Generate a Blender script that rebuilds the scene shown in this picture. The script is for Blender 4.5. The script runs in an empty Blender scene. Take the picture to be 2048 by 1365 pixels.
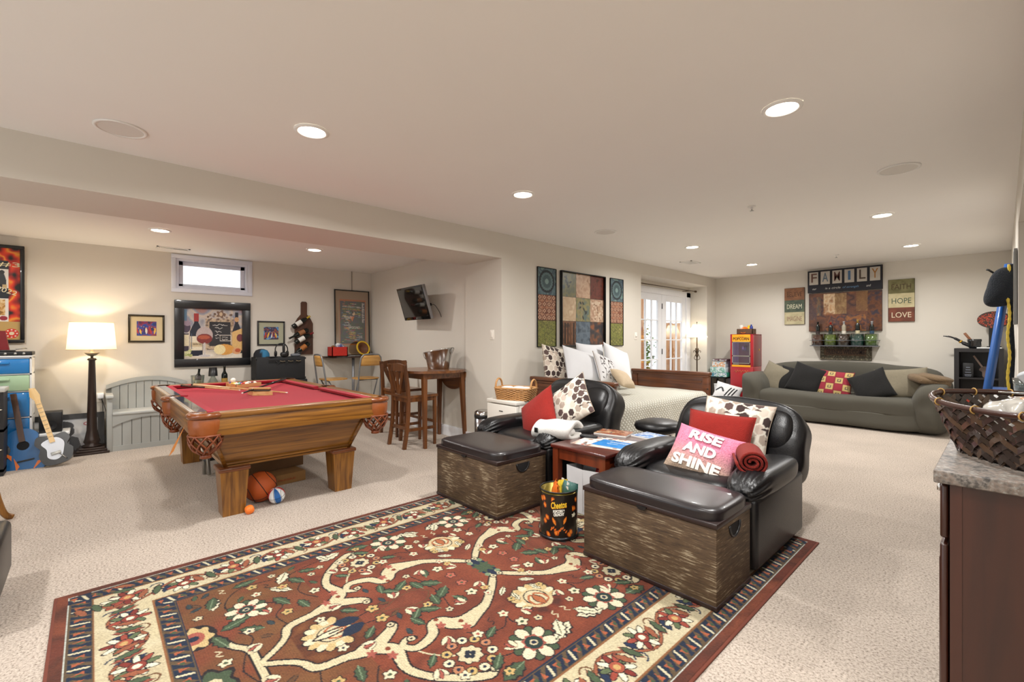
import bpy, bmesh, math, random
import numpy as np
from mathutils import Vector, Matrix, noise as mnoise

random.seed(7)
rng = np.random.default_rng(11)
PI = math.pi
SC = bpy.context.scene
COL = SC.collection

# ------------------------------------------------------------------ camera
H = 1.30
FPX, CXP, CYP = 910.0, 1024.0, 680.0
YAW = math.atan(983 / 910.0)
cam = bpy.data.cameras.new('camera')
cam.sensor_width = 36.0
cam.lens = FPX / 2048 * 36.0
cam.shift_y = -(682.5 - CYP) / 2048.0
cam.clip_start = 0.02
camo = bpy.data.objects.new('camera', cam)
COL.objects.link(camo)
camo.location = (0, 0, H)
camo.rotation_euler = (PI / 2, 0, YAW)
SC.camera = camo

# ------------------------------------------------------------------ view, world, large lights
SC.view_settings.view_transform = 'Standard'
SC.view_settings.look = 'None'
SC.view_settings.gamma = 1.0
SC.view_settings.use_curve_mapping = False
SC.view_settings.exposure = 0.34
W = bpy.data.worlds.new('world')
SC.world = W
W.use_nodes = True
wn = W.node_tree
bg = wn.nodes['Background']
bg.inputs['Color'].default_value = (0.86, 0.93, 1.0, 1)
bg.inputs['Strength'].default_value = 1.7
CAN_W = 23.0          # watts of one recessed ceiling light
LAMP_W = 9.0

# ------------------------------------------------------------------ pixel -> place
_fw = (-math.sin(YAW), math.cos(YAW))
_rt = (math.cos(YAW), math.sin(YAW))
def _ray(u, v):
    k = (u - CXP) / FPX
    return (_fw[0] + _rt[0] * k, _fw[1] + _rt[1] * k, (CYP - v) / FPX)
def G(u, v, z=0.0):
    r = _ray(u, v); t = (z - H) / r[2]
    return Vector((r[0] * t, r[1] * t, z))
def OX(u, v, x):
    r = _ray(u, v); t = x / r[0]
    return Vector((x, r[1] * t, r[2] * t + H))
def OY(u, v, y):
    r = _ray(u, v); t = y / r[1]
    return Vector((r[0] * t, y, r[2] * t + H))

# ------------------------------------------------------------------ colour and materials
def lin(c):
    return c / 12.92 if c <= 0.04045 else ((c + 0.055) / 1.055) ** 2.4
def hx(h):
    h = h.lstrip('#')
    return tuple(lin(int(h[i:i + 2], 16) / 255) for i in (0, 2, 4))
MATS = {}
def _new(name):
    m = bpy.data.materials.new(name)
    m.use_nodes = True
    nt = m.node_tree
    return m, nt, nt.nodes, nt.links, nt.nodes['Principled BSDF']
def _scale(c, k):
    return tuple(min(1, x * k) for x in c) + (1,)
def mat(name, col, rough=0.5, metal=0.0, var=0.08, scale=12.0, bump=0.0, bscale=150.0, coat=0.0, sheen=0.0,
        emit=None, estr=0.0, trans=0.0, alpha=1.0, stretch=(1, 1, 1), spec=None):
    if name in MATS: return MATS[name]
    m, nt, N, L, p = _new(name)
    c = hx(col)
    tc = N.new('ShaderNodeTexCoord'); mp = N.new('ShaderNodeMapping')
    mp.inputs['Scale'].default_value = stretch
    L.new(tc.outputs['Object'], mp.inputs['Vector'])
    nz = N.new('ShaderNodeTexNoise'); nz.inputs['Scale'].default_value = scale; nz.inputs['Detail'].default_value = 4
    L.new(mp.outputs[0], nz.inputs['Vector'])
    mx = N.new('ShaderNodeMix'); mx.data_type = 'RGBA'
    mx.inputs[6].default_value = _scale(c, 1 - var); mx.inputs[7].default_value = _scale(c, 1 + var)
    L.new(nz.outputs['Fac'], mx.inputs[0]); L.new(mx.outputs[2], p.inputs['Base Color'])
    p.inputs['Roughness'].default_value = rough; p.inputs['Metallic'].default_value = metal
    p.inputs['Coat Weight'].default_value = coat; p.inputs['Sheen Weight'].default_value = sheen * .12
    if spec is not None: p.inputs['Specular IOR Level'].default_value = spec
    if bump:
        b2 = N.new('ShaderNodeTexNoise'); b2.inputs['Scale'].default_value = bscale; b2.inputs['Detail'].default_value = 3
        L.new(tc.outputs['Object'], b2.inputs['Vector'])
        bp = N.new('ShaderNodeBump'); bp.inputs['Strength'].default_value = bump; bp.inputs['Distance'].default_value = 0.01
        L.new(b2.outputs['Fac'], bp.inputs['Height']); L.new(bp.outputs[0], p.inputs['Normal'])
    if emit:
        p.inputs['Emission Color'].default_value = hx(emit) + (1,); p.inputs['Emission Strength'].default_value = estr
    p.inputs['Transmission Weight'].default_value = trans
    p.inputs['Alpha'].default_value = alpha
    MATS[name] = m
    return m
def wood(name, c0, c1, rough=0.4, axis=0, scale=6.0, coat=0.2, ratio=12.0, bump=0.05):
    if name in MATS: return MATS[name]
    m, nt, N, L, p = _new(name)
    tc = N.new('ShaderNodeTexCoord'); mp = N.new('ShaderNodeMapping')
    s = [scale * ratio / 3] * 3; s[axis] = scale / 3
    mp.inputs['Scale'].default_value = s
    L.new(tc.outputs['Object'], mp.inputs['Vector'])
    nz = N.new('ShaderNodeTexNoise'); nz.inputs['Scale'].default_value = 1.0; nz.inputs['Detail'].default_value = 6
    nz.inputs['Distortion'].default_value = 0.6
    L.new(mp.outputs[0], nz.inputs['Vector'])
    rp = N.new('ShaderNodeValToRGB')
    rp.color_ramp.elements[0].position = 0.34; rp.color_ramp.elements[0].color = hx(c0) + (1,)
    rp.color_ramp.elements[1].position = 0.66; rp.color_ramp.elements[1].color = hx(c1) + (1,)
    L.new(nz.outputs['Fac'], rp.inputs[0]); L.new(rp.outputs[0], p.inputs['Base Color'])
    p.inputs['Roughness'].default_value = rough; p.inputs['Coat Weight'].default_value = coat
    p.inputs['Coat Roughness'].default_value = 0.25
    bp = N.new('ShaderNodeBump'); bp.inputs['Strength'].default_value = bump; bp.inputs['Distance'].default_value = 0.005
    L.new(nz.outputs['Fac'], bp.inputs['Height']); L.new(bp.outputs[0], p.inputs['Normal'])
    MATS[name] = m
    return m
def vmat(name, rough=0.7, bump=0.0, bscale=300.0, coat=0.0, var=0.0, sheen=0.0):
    """colour read from the mesh's own colour attribute, with fine procedural grain"""
    if name in MATS: return MATS[name]
    m, nt, N, L, p = _new(name)
    at = N.new('ShaderNodeAttribute'); at.attribute_name = 'Col'
    tc = N.new('ShaderNodeTexCoord')
    nz = N.new('ShaderNodeTexNoise'); nz.inputs['Scale'].default_value = bscale; nz.inputs['Detail'].default_value = 4
    L.new(tc.outputs['Object'], nz.inputs['Vector'])
    mr = N.new('ShaderNodeMapRange'); mr.inputs[3].default_value = 1 - var; mr.inputs[4].default_value = 1 + var
    L.new(nz.outputs['Fac'], mr.inputs[0])
    mx = N.new('ShaderNodeMix'); mx.data_type = 'RGBA'; mx.blend_type = 'MULTIPLY'; mx.inputs[0].default_value = 1.0
    L.new(at.outputs['Color'], mx.inputs[6]); L.new(mr.outputs[0], mx.inputs[7])
    L.new(mx.outputs[2], p.inputs['Base Color'])
    p.inputs['Roughness'].default_value = rough; p.inputs['Coat Weight'].default_value = coat
    p.inputs['Sheen Weight'].default_value = sheen * .12
    if bump:
        bp = N.new('ShaderNodeBump'); bp.inputs['Strength'].default_value = bump; bp.inputs['Distance'].default_value = 0.006
        L.new(nz.outputs['Fac'], bp.inputs['Height']); L.new(bp.outputs[0], p.inputs['Normal'])
    MATS[name] = m
    return m
def glassmat(name, tint='ffffff', fac=0.12, rough=0.02):
    if name in MATS: return MATS[name]
    m, nt, N, L, p = _new(name)
    N.remove(p)
    out = N['Material Output']
    t = N.new('ShaderNodeBsdfTransparent'); t.inputs[0].default_value = hx(tint) + (1,)
    gl = N.new('ShaderNodeBsdfGlossy'); gl.inputs['Roughness'].default_value = rough
    lw = N.new('ShaderNodeLayerWeight'); lw.inputs[0].default_value = 0.25
    mr = N.new('ShaderNodeMapRange'); mr.inputs[3].default_value = fac * 0.5; mr.inputs[4].default_value = min(1, fac * 4)
    nz = N.new('ShaderNodeTexNoise'); nz.inputs['Scale'].default_value = 3.0
    ml = N.new('ShaderNodeMath'); ml.operation = 'MULTIPLY_ADD'; ml.inputs[1].default_value = 0.02
    L.new(nz.outputs['Fac'], ml.inputs[0]); L.new(mr.outputs[0], ml.inputs[2])
    mx = N.new('ShaderNodeMixShader')
    L.new(lw.outputs['Facing'], mr.inputs[0]); L.new(ml.outputs[0], mx.inputs[0])
    L.new(t.outputs[0], mx.inputs[1]); L.new(gl.outputs[0], mx.inputs[2]); L.new(mx.outputs[0], out.inputs[0])
    MATS[name] = m
    return m
def shademat(name, col, tr=0.5):
    """lamp shade cloth: lets part of the bulb's light through"""
    if name in MATS: return MATS[name]
    m, nt, N, L, p = _new(name)
    N.remove(p)
    out = N['Material Output']
    d = N.new('ShaderNodeBsdfDiffuse'); t = N.new('ShaderNodeBsdfTranslucent')
    nz = N.new('ShaderNodeTexNoise'); nz.inputs['Scale'].default_value = 300
    mx = N.new('ShaderNodeMix'); mx.data_type = 'RGBA'
    c = hx(col); mx.inputs[6].default_value = _scale(c, .95); mx.inputs[7].default_value = _scale(c, 1.05)
    L.new(nz.outputs['Fac'], mx.inputs[0])
    L.new(mx.outputs[2], d.inputs[0]); L.new(mx.outputs[2], t.inputs[0])
    ms = N.new('ShaderNodeMixShader'); ms.inputs[0].default_value = tr
    L.new(d.outputs[0], ms.inputs[1]); L.new(t.outputs[0], ms.inputs[2]); L.new(ms.outputs[0], out.inputs[0])
    MATS[name] = m
    return m

# ------------------------------------------------------------------ mesh building
class MB:
    def __init__(s): s.v = []; s.f = []; s.sm = []
    def add(s, vs, fs, smooth=False, M=None):
        b = len(s.v)
        if M is not None: vs = [M @ Vector(q) for q in vs]
        s.v += [tuple(q) for q in vs]
        s.f += [tuple(b + i for i in f) for f in fs]
        s.sm += [smooth] * len(fs)
        return s
    def box(s, x0, x1, y0, y1, z0, z1, M=None, bev=0.0, seg=2):
        if bev <= 0:
            vs = [(x0, y0, z0), (x1, y0, z0), (x1, y1, z0), (x0, y1, z0), (x0, y0, z1), (x1, y0, z1), (x1, y1, z1), (x0, y1, z1)]
            fs = [(3, 2, 1, 0), (4, 5, 6, 7), (0, 1, 5, 4), (1, 2, 6, 5), (2, 3, 7, 6), (3, 0, 4, 7)]
            return s.add(vs, fs, False, M)
        bm = bmesh.new()
        bmesh.ops.create_cube(bm, size=1.0)
        for q in bm.verts:
            q.co = Vector(((x0 + x1) / 2 + q.co.x * (x1 - x0), (y0 + y1) / 2 + q.co.y * (y1 - y0), (z0 + z1) / 2 + q.co.z * (z1 - z0)))
        bmesh.ops.bevel(bm, geom=list(bm.edges), offset=bev, segments=seg, profile=0.5, affect='EDGES')
        bm.verts.index_update()
        vs = [q.co.copy() for q in bm.verts]; fs = [[q.index for q in f.verts] for f in bm.faces]
        bm.free()
        return s.add(vs, fs, seg > 1, M)
    def cbox(s, c, sz, M=None, bev=0.0, seg=2):
        return s.box(c[0] - sz[0] / 2, c[0] + sz[0] / 2, c[1] - sz[1] / 2, c[1] + sz[1] / 2, c[2] - sz[2] / 2, c[2] + sz[2] / 2, M, bev, seg)
    def lathe(s, prof, n=24, M=None, smooth=True, cap=True, ax=None):
        """prof: list of (radius, z)"""
        vs = []; fs = []
        for r, z in prof:
            for i in range(n):
                a = 2 * PI * i / n
                vs.append((r * math.cos(a), r * math.sin(a), z))
        m = len(prof)
        for j in range(m - 1):
            for i in range(n):
                k = (i + 1) % n
                fs.append((j * n + i, j * n + k, (j + 1) * n + k, (j + 1) * n + i))
        if cap:
            if prof[0][0] > 1e-5: fs.append(tuple(range(n - 1, -1, -1)))
            if prof[-1][0] > 1e-5: fs.append(tuple((m - 1) * n + i for i in range(n)))
        return s.add(vs, fs, smooth, M)
    def tube(s, pts, r, n=8, M=None, closed=False, caps=True, smooth=True):
        pts = [Vector(q) for q in pts]
        R = r if isinstance(r, (list, tuple)) else [r] * len(pts)
        m = len(pts); vs = []; fs = []
        up = None
        for i, q in enumerate(pts):
            if closed: t = (pts[(i + 1) % m] - pts[i - 1])
            else: t = (pts[min(i + 1, m - 1)] - pts[max(i - 1, 0)])
            if t.length < 1e-9: t = Vector((0, 0, 1))
            t.normalize()
            if up is None:
                up = Vector((0, 0, 1)) if abs(t.z) < 0.9 else Vector((1, 0, 0))
            a = t.cross(up)
            if a.length < 1e-6: a = t.orthogonal()
            a.normalize(); up = a.cross(t).normalized()
            for k in range(n):
                an = 2 * PI * k / n
                vs.append(q + (a * math.cos(an) + up * math.sin(an)) * R[i])
        for i in range(m if closed else m - 1):
            j = (i + 1) % m
            for k in range(n):
                l = (k + 1) % n
                fs.append((i * n + k, i * n + l, j * n + l, j * n + k))
        if caps and not closed:
            fs.append(tuple(range(n - 1, -1, -1))); fs.append(tuple((m - 1) * n + k for k in range(n)))
        return s.add(vs, fs, smooth, M)
    def prism(s, poly, d0, d1, axis='y', M=None, smooth=False):
        """2-D outline extruded; axis y: outline is (x,z); z: (x,y); x: (y,z)"""
        n = len(poly)
        def P(q, d):
            return {'y': (q[0], d, q[1]), 'z': (q[0], q[1], d), 'x': (d, q[0], q[1])}[axis]
        vs = [P(q, d0) for q in poly] + [P(q, d1) for q in poly]
        fs = [tuple(range(n)), tuple(range(2 * n - 1, n - 1, -1))]
        for i in range(n):
            j = (i + 1) % n
            fs.append((i, n + i, n + j, j))
        return s.add(vs, fs, smooth, M)
    def puff(s, c, sz, p=5.0, n=10, M=None, fn=None):
        """rounded, cushion-like box: half extents from sz, superquadric power p"""
        vs = []; fs = []; idx = {}
        def key(q): return tuple(round(x, 5) for x in q)
        def vert(q):
            k = key(q)
            if k not in idx:
                d = (abs(q[0]) ** p + abs(q[1]) ** p + abs(q[2]) ** p) ** (1 / p)
                w = [q[i] / d for i in range(3)]
                w = Vector((w[0] * sz[0] / 2, w[1] * sz[1] / 2, w[2] * sz[2] / 2))
                if fn: w = fn(w)
                idx[k] = len(vs); vs.append(Vector(c) + w)
            return idx[k]
        g = [math.tan((-1 + 2 * i / n) * PI / 4) for i in range(n + 1)]
        for ax in range(3):
            for sg in (-1, 1):
                for i in range(n):
                    for j in range(n):
                        q = []
                        for a, b in ((g[i], g[j]), (g[i + 1], g[j]), (g[i + 1], g[j + 1]), (g[i], g[j + 1])):
                            w = [0, 0, 0]; w[ax] = sg; w[(ax + 1) % 3] = a; w[(ax + 2) % 3] = b
                            q.append(vert(w))
                        fs.append(tuple(q if sg > 0 else q[::-1]))
        return s.add(vs, fs, True, M)
    def sphere(s, c, r, n=16, M=None):
        m = n // 2
        prof = [(r * math.sin(PI * i / m) + 1e-6, -r * math.cos(PI * i / m)) for i in range(m + 1)]
        T = Matrix.Translation(Vector(c))
        return s.lathe(prof, n, T if M is None else M @ T, cap=False)
    def mesh(s, name):
        me = bpy.data.meshes.new(name)
        me.from_pydata(s.v, [], s.f)
        me.polygons.foreach_set('use_smooth', s.sm)
        me.update()
        return me
    def build(s, name, m, parent=None, loc=None, rot=None):
        return obj(name, s.mesh(name), m, parent, loc, rot)

def obj(name, me, m, parent=None, loc=None, rot=None):
    o = bpy.data.objects.new(name, me)
    COL.objects.link(o)
    if m is not None and me is not None and not me.materials: me.materials.append(m)
    if parent is not None: o.parent = parent
    if loc is not None: o.location = loc
    if rot is not None: o.rotation_euler = rot
    return o
def tag(o, label, cat, group=None):
    o['label'] = label; o['category'] = cat
    if group: o['group'] = group
    return o
def thing(name, label, cat, loc=(0, 0, 0), rotz=0.0, group=None, rot=None):
    o = bpy.data.objects.new(name, None)
    COL.objects.link(o)
    o.empty_display_size = 0.05
    o.location = loc
    o.rotation_euler = rot if rot else (0, 0, rotz)
    return tag(o, label, cat, group)
def struct(o):
    o['kind'] = 'structure'; return o
def dup(root, loc, rotz=None, label=None, group=None):
    r = root.copy(); COL.objects.link(r); r.location = loc
    if rotz is not None: r.rotation_euler = (0, 0, rotz)
    if label: r['label'] = label
    if group: r['group'] = group
    for ch in list(root.children):
        c = ch.copy(); COL.objects.link(c); c.parent = r
        for g in ch.children:
            d = g.copy(); COL.objects.link(d); d.parent = c
    return r
def RZ(a): return Matrix.Rotation(a, 4, 'Z')
def RX(a): return Matrix.Rotation(a, 4, 'X')
def RY(a): return Matrix.Rotation(a, 4, 'Y')
def TR(x, y, z): return Matrix.Translation(Vector((x, y, z)))
def catmull(pts, k=8, closed=False):
    P = [np.array(q, float) for q in pts]; n = len(P); out = []
    rngi = range(n if closed else n - 1)
    for i in rngi:
        if closed: a, b, c, d = P[i - 1], P[i], P[(i + 1) % n], P[(i + 2) % n]
        else: a, b, c, d = P[max(i - 1, 0)], P[i], P[i + 1], P[min(i + 2, n - 1)]
        for j in range(k):
            t = j / k
            out.append(0.5 * (2 * b + (c - a) * t + (2 * a - 5 * b + 4 * c - d) * t * t + (-a + 3 * b - 3 * c + d) * t ** 3))
    if not closed: out.append(P[-1])
    return [tuple(q) for q in out]

def text(name, s, h, m, parent, loc, depth=0.0015, width=None, rot=(PI / 2, 0, 0), align='CENTER', shear=0.0, bold=0.0):
    cu = bpy.data.curves.new(name, 'FONT')
    cu.body = s; cu.size = h * 1.42; cu.align_x = align; cu.align_y = 'CENTER'; cu.extrude = depth; cu.shear = shear
    cu.offset = bold; cu.resolution_u = 3
    tmp = bpy.data.objects.new('tmp', cu); COL.objects.link(tmp)
    me = bpy.data.meshes.new_from_object(tmp)
    bpy.data.objects.remove(tmp); bpy.data.curves.remove(cu)
    if width and len(me.vertices):
        xs = [q.co.x for q in me.vertices]; k = width / (max(xs) - min(xs))
        for q in me.vertices: q.co.x *= k
    me.materials.clear()
    return obj(name, me, m, parent, loc, rot)

# ------------------------------------------------------------------ painted prints: colour rasters kept as mesh colour attributes
class Cv:
    """colour raster in metres (origin lower left), drawn with plain shapes"""
    def __init__(s, w, h, res, bgc):
        s.w, s.h, s.res = w, h, res
        s.nx, s.ny = max(2, int(round(w / res))), max(2, int(round(h / res)))
        s.a = np.empty((s.ny, s.nx, 3), np.float32); s.a[:] = hx(bgc)
        s.X = (np.arange(s.nx) + .5) / s.nx * w; s.Y = (np.arange(s.ny) + .5) / s.ny * h
    def _win(s, x0, x1, y0, y1):
        i0 = max(0, int(x0 / s.w * s.nx) - 1); i1 = min(s.nx, int(x1 / s.w * s.nx) + 2)
        j0 = max(0, int(y0 / s.h * s.ny) - 1); j1 = min(s.ny, int(y1 / s.h * s.ny) + 2)
        return i0, i1, j0, j1
    def _put(s, i0, i1, j0, j1, mk, c):
        if i1 <= i0 or j1 <= j0: return
        c = hx(c) if isinstance(c, str) else c
        s.a[j0:j1, i0:i1][mk] = c
    def rect(s, x0, y0, x1, y1, c):
        i0, i1, j0, j1 = s._win(x0, x1, y0, y1)
        if i1 <= i0 or j1 <= j0: return
        X, Y = np.meshgrid(s.X[i0:i1], s.Y[j0:j1])
        s._put(i0, i1, j0, j1, (X >= x0) & (X <= x1) & (Y >= y0) & (Y <= y1), c)
    def ell(s, cx, cy, rx, ry, c, rot=0.0, wob=0.0, k=6):
        R = max(rx, ry) * (1 + abs(wob))
        i0, i1, j0, j1 = s._win(cx - R, cx + R, cy - R, cy + R)
        if i1 <= i0 or j1 <= j0: return
        X, Y = np.meshgrid(s.X[i0:i1] - cx, s.Y[j0:j1] - cy)
        u = (X * math.cos(rot) + Y * math.sin(rot)) / rx; v = (-X * math.sin(rot) + Y * math.cos(rot)) / ry
        lim = 1.0
        if wob: lim = 1 + wob * np.cos(k * np.arctan2(v, u))
        s._put(i0, i1, j0, j1, np.hypot(u, v) <= lim, c)
    def poly(s, pts, c):
        xs = [q[0] for q in pts]; ys = [q[1] for q in pts]
        i0, i1, j0, j1 = s._win(min(xs), max(xs), min(ys), max(ys))
        if i1 <= i0 or j1 <= j0: return
        X, Y = np.meshgrid(s.X[i0:i1], s.Y[j0:j1])
        ins = np.zeros(X.shape, bool); n = len(pts)
        for i in range(n):
            x1, y1 = pts[i]; x2, y2 = pts[(i + 1) % n]
            if y1 == y2: continue
            ins ^= ((y1 > Y) != (y2 > Y)) & (X < (x2 - x1) * (Y - y1) / (y2 - y1) + x1)
        s._put(i0, i1, j0, j1, ins, c)
    def stroke(s, pts, wd, c, smooth=True):
        if smooth and len(pts) > 2: 
            n = len(pts); 
            q = catmull(pts, 6)
            if isinstance(wd, (list, tuple)): wd = list(np.interp(np.linspace(0, n - 1, len(q)), range(n), wd))
            pts = q
        W_ = wd if isinstance(wd, (list, tuple)) else [wd] * len(pts)
        for k in range(len(pts) - 1):
            (x1, y1), (x2, y2) = pts[k], pts[k + 1]
            w = max(W_[k], W_[k + 1])
            i0, i1, j0, j1 = s._win(min(x1, x2) - w, max(x1, x2) + w, min(y1, y2) - w, max(y1, y2) + w)
            if i1 <= i0 or j1 <= j0: continue
            X, Y = np.meshgrid(s.X[i0:i1], s.Y[j0:j1])
            dx, dy = x2 - x1, y2 - y1; d2 = dx * dx + dy * dy + 1e-12
            t = np.clip(((X - x1) * dx + (Y - y1) * dy) / d2, 0, 1)
            s._put(i0, i1, j0, j1, np.hypot(X - x1 - t * dx, Y - y1 - t * dy) <= (W_[k] * (1 - t) + W_[k + 1] * t) / 2, c)
    def leaf(s, x, y, L, wd, ang, c, edge=None, tooth=0):
        def sh(k):
            P = []
            for sg in (1, -1):
                R = np.linspace(0, 1, 9) if sg > 0 else np.linspace(1, 0, 9)
                for i, t in enumerate(R):
                    w = wd * math.sin(PI * min(1, t * 1.0)) ** .8 / 2 * k
                    if tooth and i % 2: w *= 1 - tooth
                    P.append((t * L * (.9 + .1 * k) , sg * w))
            ca, sa = math.cos(ang), math.sin(ang)
            return [(x + a * ca - b * sa, y + a * sa + b * ca) for a, b in P]
        if edge: s.poly(sh(1.35), edge)
        s.poly(sh(1.0), c)
    def grain(s, amt, cell=1, seed=0):
        r = np.random.default_rng(seed)
        n = r.normal(0, amt, (s.ny // cell + 1, s.nx // cell + 1))
        n = np.repeat(np.repeat(n, cell, 0), cell, 1)[:s.ny, :s.nx]
        s.a *= np.clip(1 + n, .3, 1.8)[..., None].astype(np.float32)
    def blotch(s, cols, cell, x0=0, y0=0, x1=None, y1=None, seed=0, mixv=1.0):
        """soft patches of paint between several colours"""
        x1 = s.w if x1 is None else x1; y1 = s.h if y1 is None else y1
        i0, i1 = int(x0 / s.w * s.nx), int(round(x1 / s.w * s.nx)); j0, j1 = int(y0 / s.h * s.ny), int(round(y1 / s.h * s.ny))
        if i1 <= i0 or j1 <= j0: return
        r = np.random.default_rng(seed); f = 0
        for o, am in ((1, .55), (2, .28), (4, .17)):
            gx, gy = int((x1 - x0) / cell * o) + 2, int((y1 - y0) / cell * o) + 2
            g = r.random((gy + 1, gx + 1))
            xx = np.linspace(0, gx - 1e-3, i1 - i0); yy = np.linspace(0, gy - 1e-3, j1 - j0)
            xi, yi = xx.astype(int), yy.astype(int); fx, fy = xx - xi, (yy - yi)[:, None]
            fx = fx * fx * (3 - 2 * fx); fy = fy * fy * (3 - 2 * fy)
            f = f + am * ((g[np.ix_(yi, xi)] * (1 - fx) + g[np.ix_(yi, xi + 1)] * fx) * (1 - fy) + (g[np.ix_(yi + 1, xi)] * (1 - fx) + g[np.ix_(yi + 1, xi + 1)] * fx) * fy)
        f = np.clip((f - .25) / .5, 0, 1) * (len(cols) - 1)
        C = np.array([hx(q) for q in cols] + [hx(cols[-1])], np.float32)
        k = f.astype(int); t = (f - k)[..., None]
        new = C[k] * (1 - t) + C[k + 1] * t
        s.a[j0:j1, i0:i1] = s.a[j0:j1, i0:i1] * (1 - mixv) + new * mixv
    def mesh(s, name, fn=None, x0=0.0, z0=0.0, y=0.0):
        """flat print in local XZ facing -Y, or placed by fn(X,Y)->(x,y,z) arrays"""
        X, Y = np.meshgrid(np.linspace(0, s.w, s.nx), np.linspace(0, s.h, s.ny))
        if fn is None: P = np.stack([X + x0, np.full_like(X, y), Y + z0], -1)
        else: P = np.stack(fn(X, Y), -1)
        nv = s.nx * s.ny
        I = np.arange(nv).reshape(s.ny, s.nx)
        q = np.stack([I[:-1, :-1], I[:-1, 1:], I[1:, 1:], I[1:, :-1]], -1).reshape(-1, 4)
        me = bpy.data.meshes.new(name)
        me.vertices.add(nv); me.vertices.foreach_set('co', P.reshape(-1).astype(np.float32))
        nf = len(q)
        me.loops.add(nf * 4); me.loops.foreach_set('vertex_index', q.reshape(-1).astype(np.int32))
        me.polygons.add(nf); me.polygons.foreach_set('loop_start', (np.arange(nf) * 4).astype(np.int32))
        me.polygons.foreach_set('loop_total', np.full(nf, 4, np.int32))
        me.polygons.foreach_set('use_smooth', np.ones(nf, bool))
        ca = me.color_attributes.new('Col', 'FLOAT_COLOR', 'POINT')
        c4 = np.ones((nv, 4), np.float32); c4[:, :3] = np.clip(s.a, 0, 1).reshape(-1, 3)
        ca.data.foreach_set('color', c4.reshape(-1))
        me.update(); me.validate()
        return me
def paint(me, fn):
    """colour attribute per vertex of any mesh: fn(co)->hex"""
    ca = me.color_attributes.new('Col', 'FLOAT_COLOR', 'POINT')
    for i, q in enumerate(me.vertices):
        ca.data[i].color = hx(fn(q.co)) + (1,)
    return me
# ------------------------------------------------------------------ the shell
XB, XN, YT, YS, XR = -4.0, -7.45, 3.565, 9.40, 0.075
ZC, ZB, ZN = 2.55, 2.26, 2.45
YL, XF = -2.8, 3.0                       # walls behind the camera
M_wall = mat('wall_paint', 'D6D0C5', 0.92, var=0.015, scale=3, bump=0.03, bscale=400)
M_ceil = mat('ceiling_paint', 'F0EDE8', 0.95, var=0.01, scale=3, bump=0.05, bscale=350)
M_trim = mat('white_trim', 'ECEDF0', 0.45, var=0.01)
def carpet():
    m, nt, N, L, p = _new('carpet')
    tc = N.new('ShaderNodeTexCoord')
    n1 = N.new('ShaderNodeTexNoise'); n1.inputs['Scale'].default_value = 95; n1.inputs['Detail'].default_value = 5; n1.inputs['Roughness'].default_value = .7
    n2 = N.new('ShaderNodeTexNoise'); n2.inputs['Scale'].default_value = 1.3; n2.inputs['Detail'].default_value = 4
    L.new(tc.outputs['Object'], n1.inputs['Vector']); L.new(tc.outputs['Object'], n2.inputs['Vector'])
    r = N.new('ShaderNodeValToRGB'); e = r.color_ramp.elements
    e[0].position = .34; e[0].color = hx('75685C') + (1,); e[1].position = .60; e[1].color = hx('CBBEB1') + (1,)
    x = e.new(.46); x.color = hx('B2A598') + (1,)
    L.new(n1.outputs['Fac'], r.inputs[0])
    mr = N.new('ShaderNodeMapRange'); mr.inputs[1].default_value = .3; mr.inputs[2].default_value = .7; mr.inputs[3].default_value = .9; mr.inputs[4].default_value = 1.07
    L.new(n2.outputs['Fac'], mr.inputs[0])
    mx = N.new('ShaderNodeMix'); mx.data_type = 'RGBA'; mx.blend_type = 'MULTIPLY'; mx.inputs[0].default_value = 1
    L.new(r.outputs[0], mx.inputs[6]); L.new(mr.outputs[0], mx.inputs[7]); L.new(mx.outputs[2], p.inputs['Base Color'])
    p.inputs['Roughness'].default_value = 1; p.inputs['Sheen Weight'].default_value = .05; p.inputs['Specular IOR Level'].default_value = .1
    b = N.new('ShaderNodeBump'); b.inputs['Strength'].default_value = .55; b.inputs['Distance'].default_value = .012
    L.new(n1.outputs['Fac'], b.inputs['Height']); L.new(b.outputs[0], p.inputs['Normal'])
    return m
M_carpet = carpet()

struct(MB().box(XN - .15, XF + .1, YL - .1, YS + .1, -0.1, 0).build('floor', M_carpet))
struct(MB().box(XB - .02, XF + .1, YL - .1, YS + .1, ZC, ZC + .1).build('ceiling', M_ceil))
struct(MB().box(XN - .1, XB - .68, YL - .1, YT + .05, ZN, ZN + .1).build('ceiling_niche', M_ceil))
struct(MB().box(XB - .70, XB, YL - .1, YT - .03, ZB, ZC).build('ceiling_beam', M_wall))
# back wall with the small high window
WT, WB_ = OX(352, 517, XN), OX(496, 588, XN)
wy0, wy1, wz0, wz1 = WT.y, WB_.y, 1.985, 2.385
b = MB()
b.box(XN - .16, XN, YL - .1, wy0, 0, ZN).box(XN - .16, XN, wy1, YT + .1, 0, ZN)
b.box(XN - .16, XN, wy0, wy1, 0, wz0).box(XN - .16, XN, wy0, wy1, wz1, ZN)
struct(b.build('wall_back', M_wall))
struct(MB().box(XN, XB - .70, YT, YT + .14, 0, ZN).build('wall_niche', M_wall))
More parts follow.
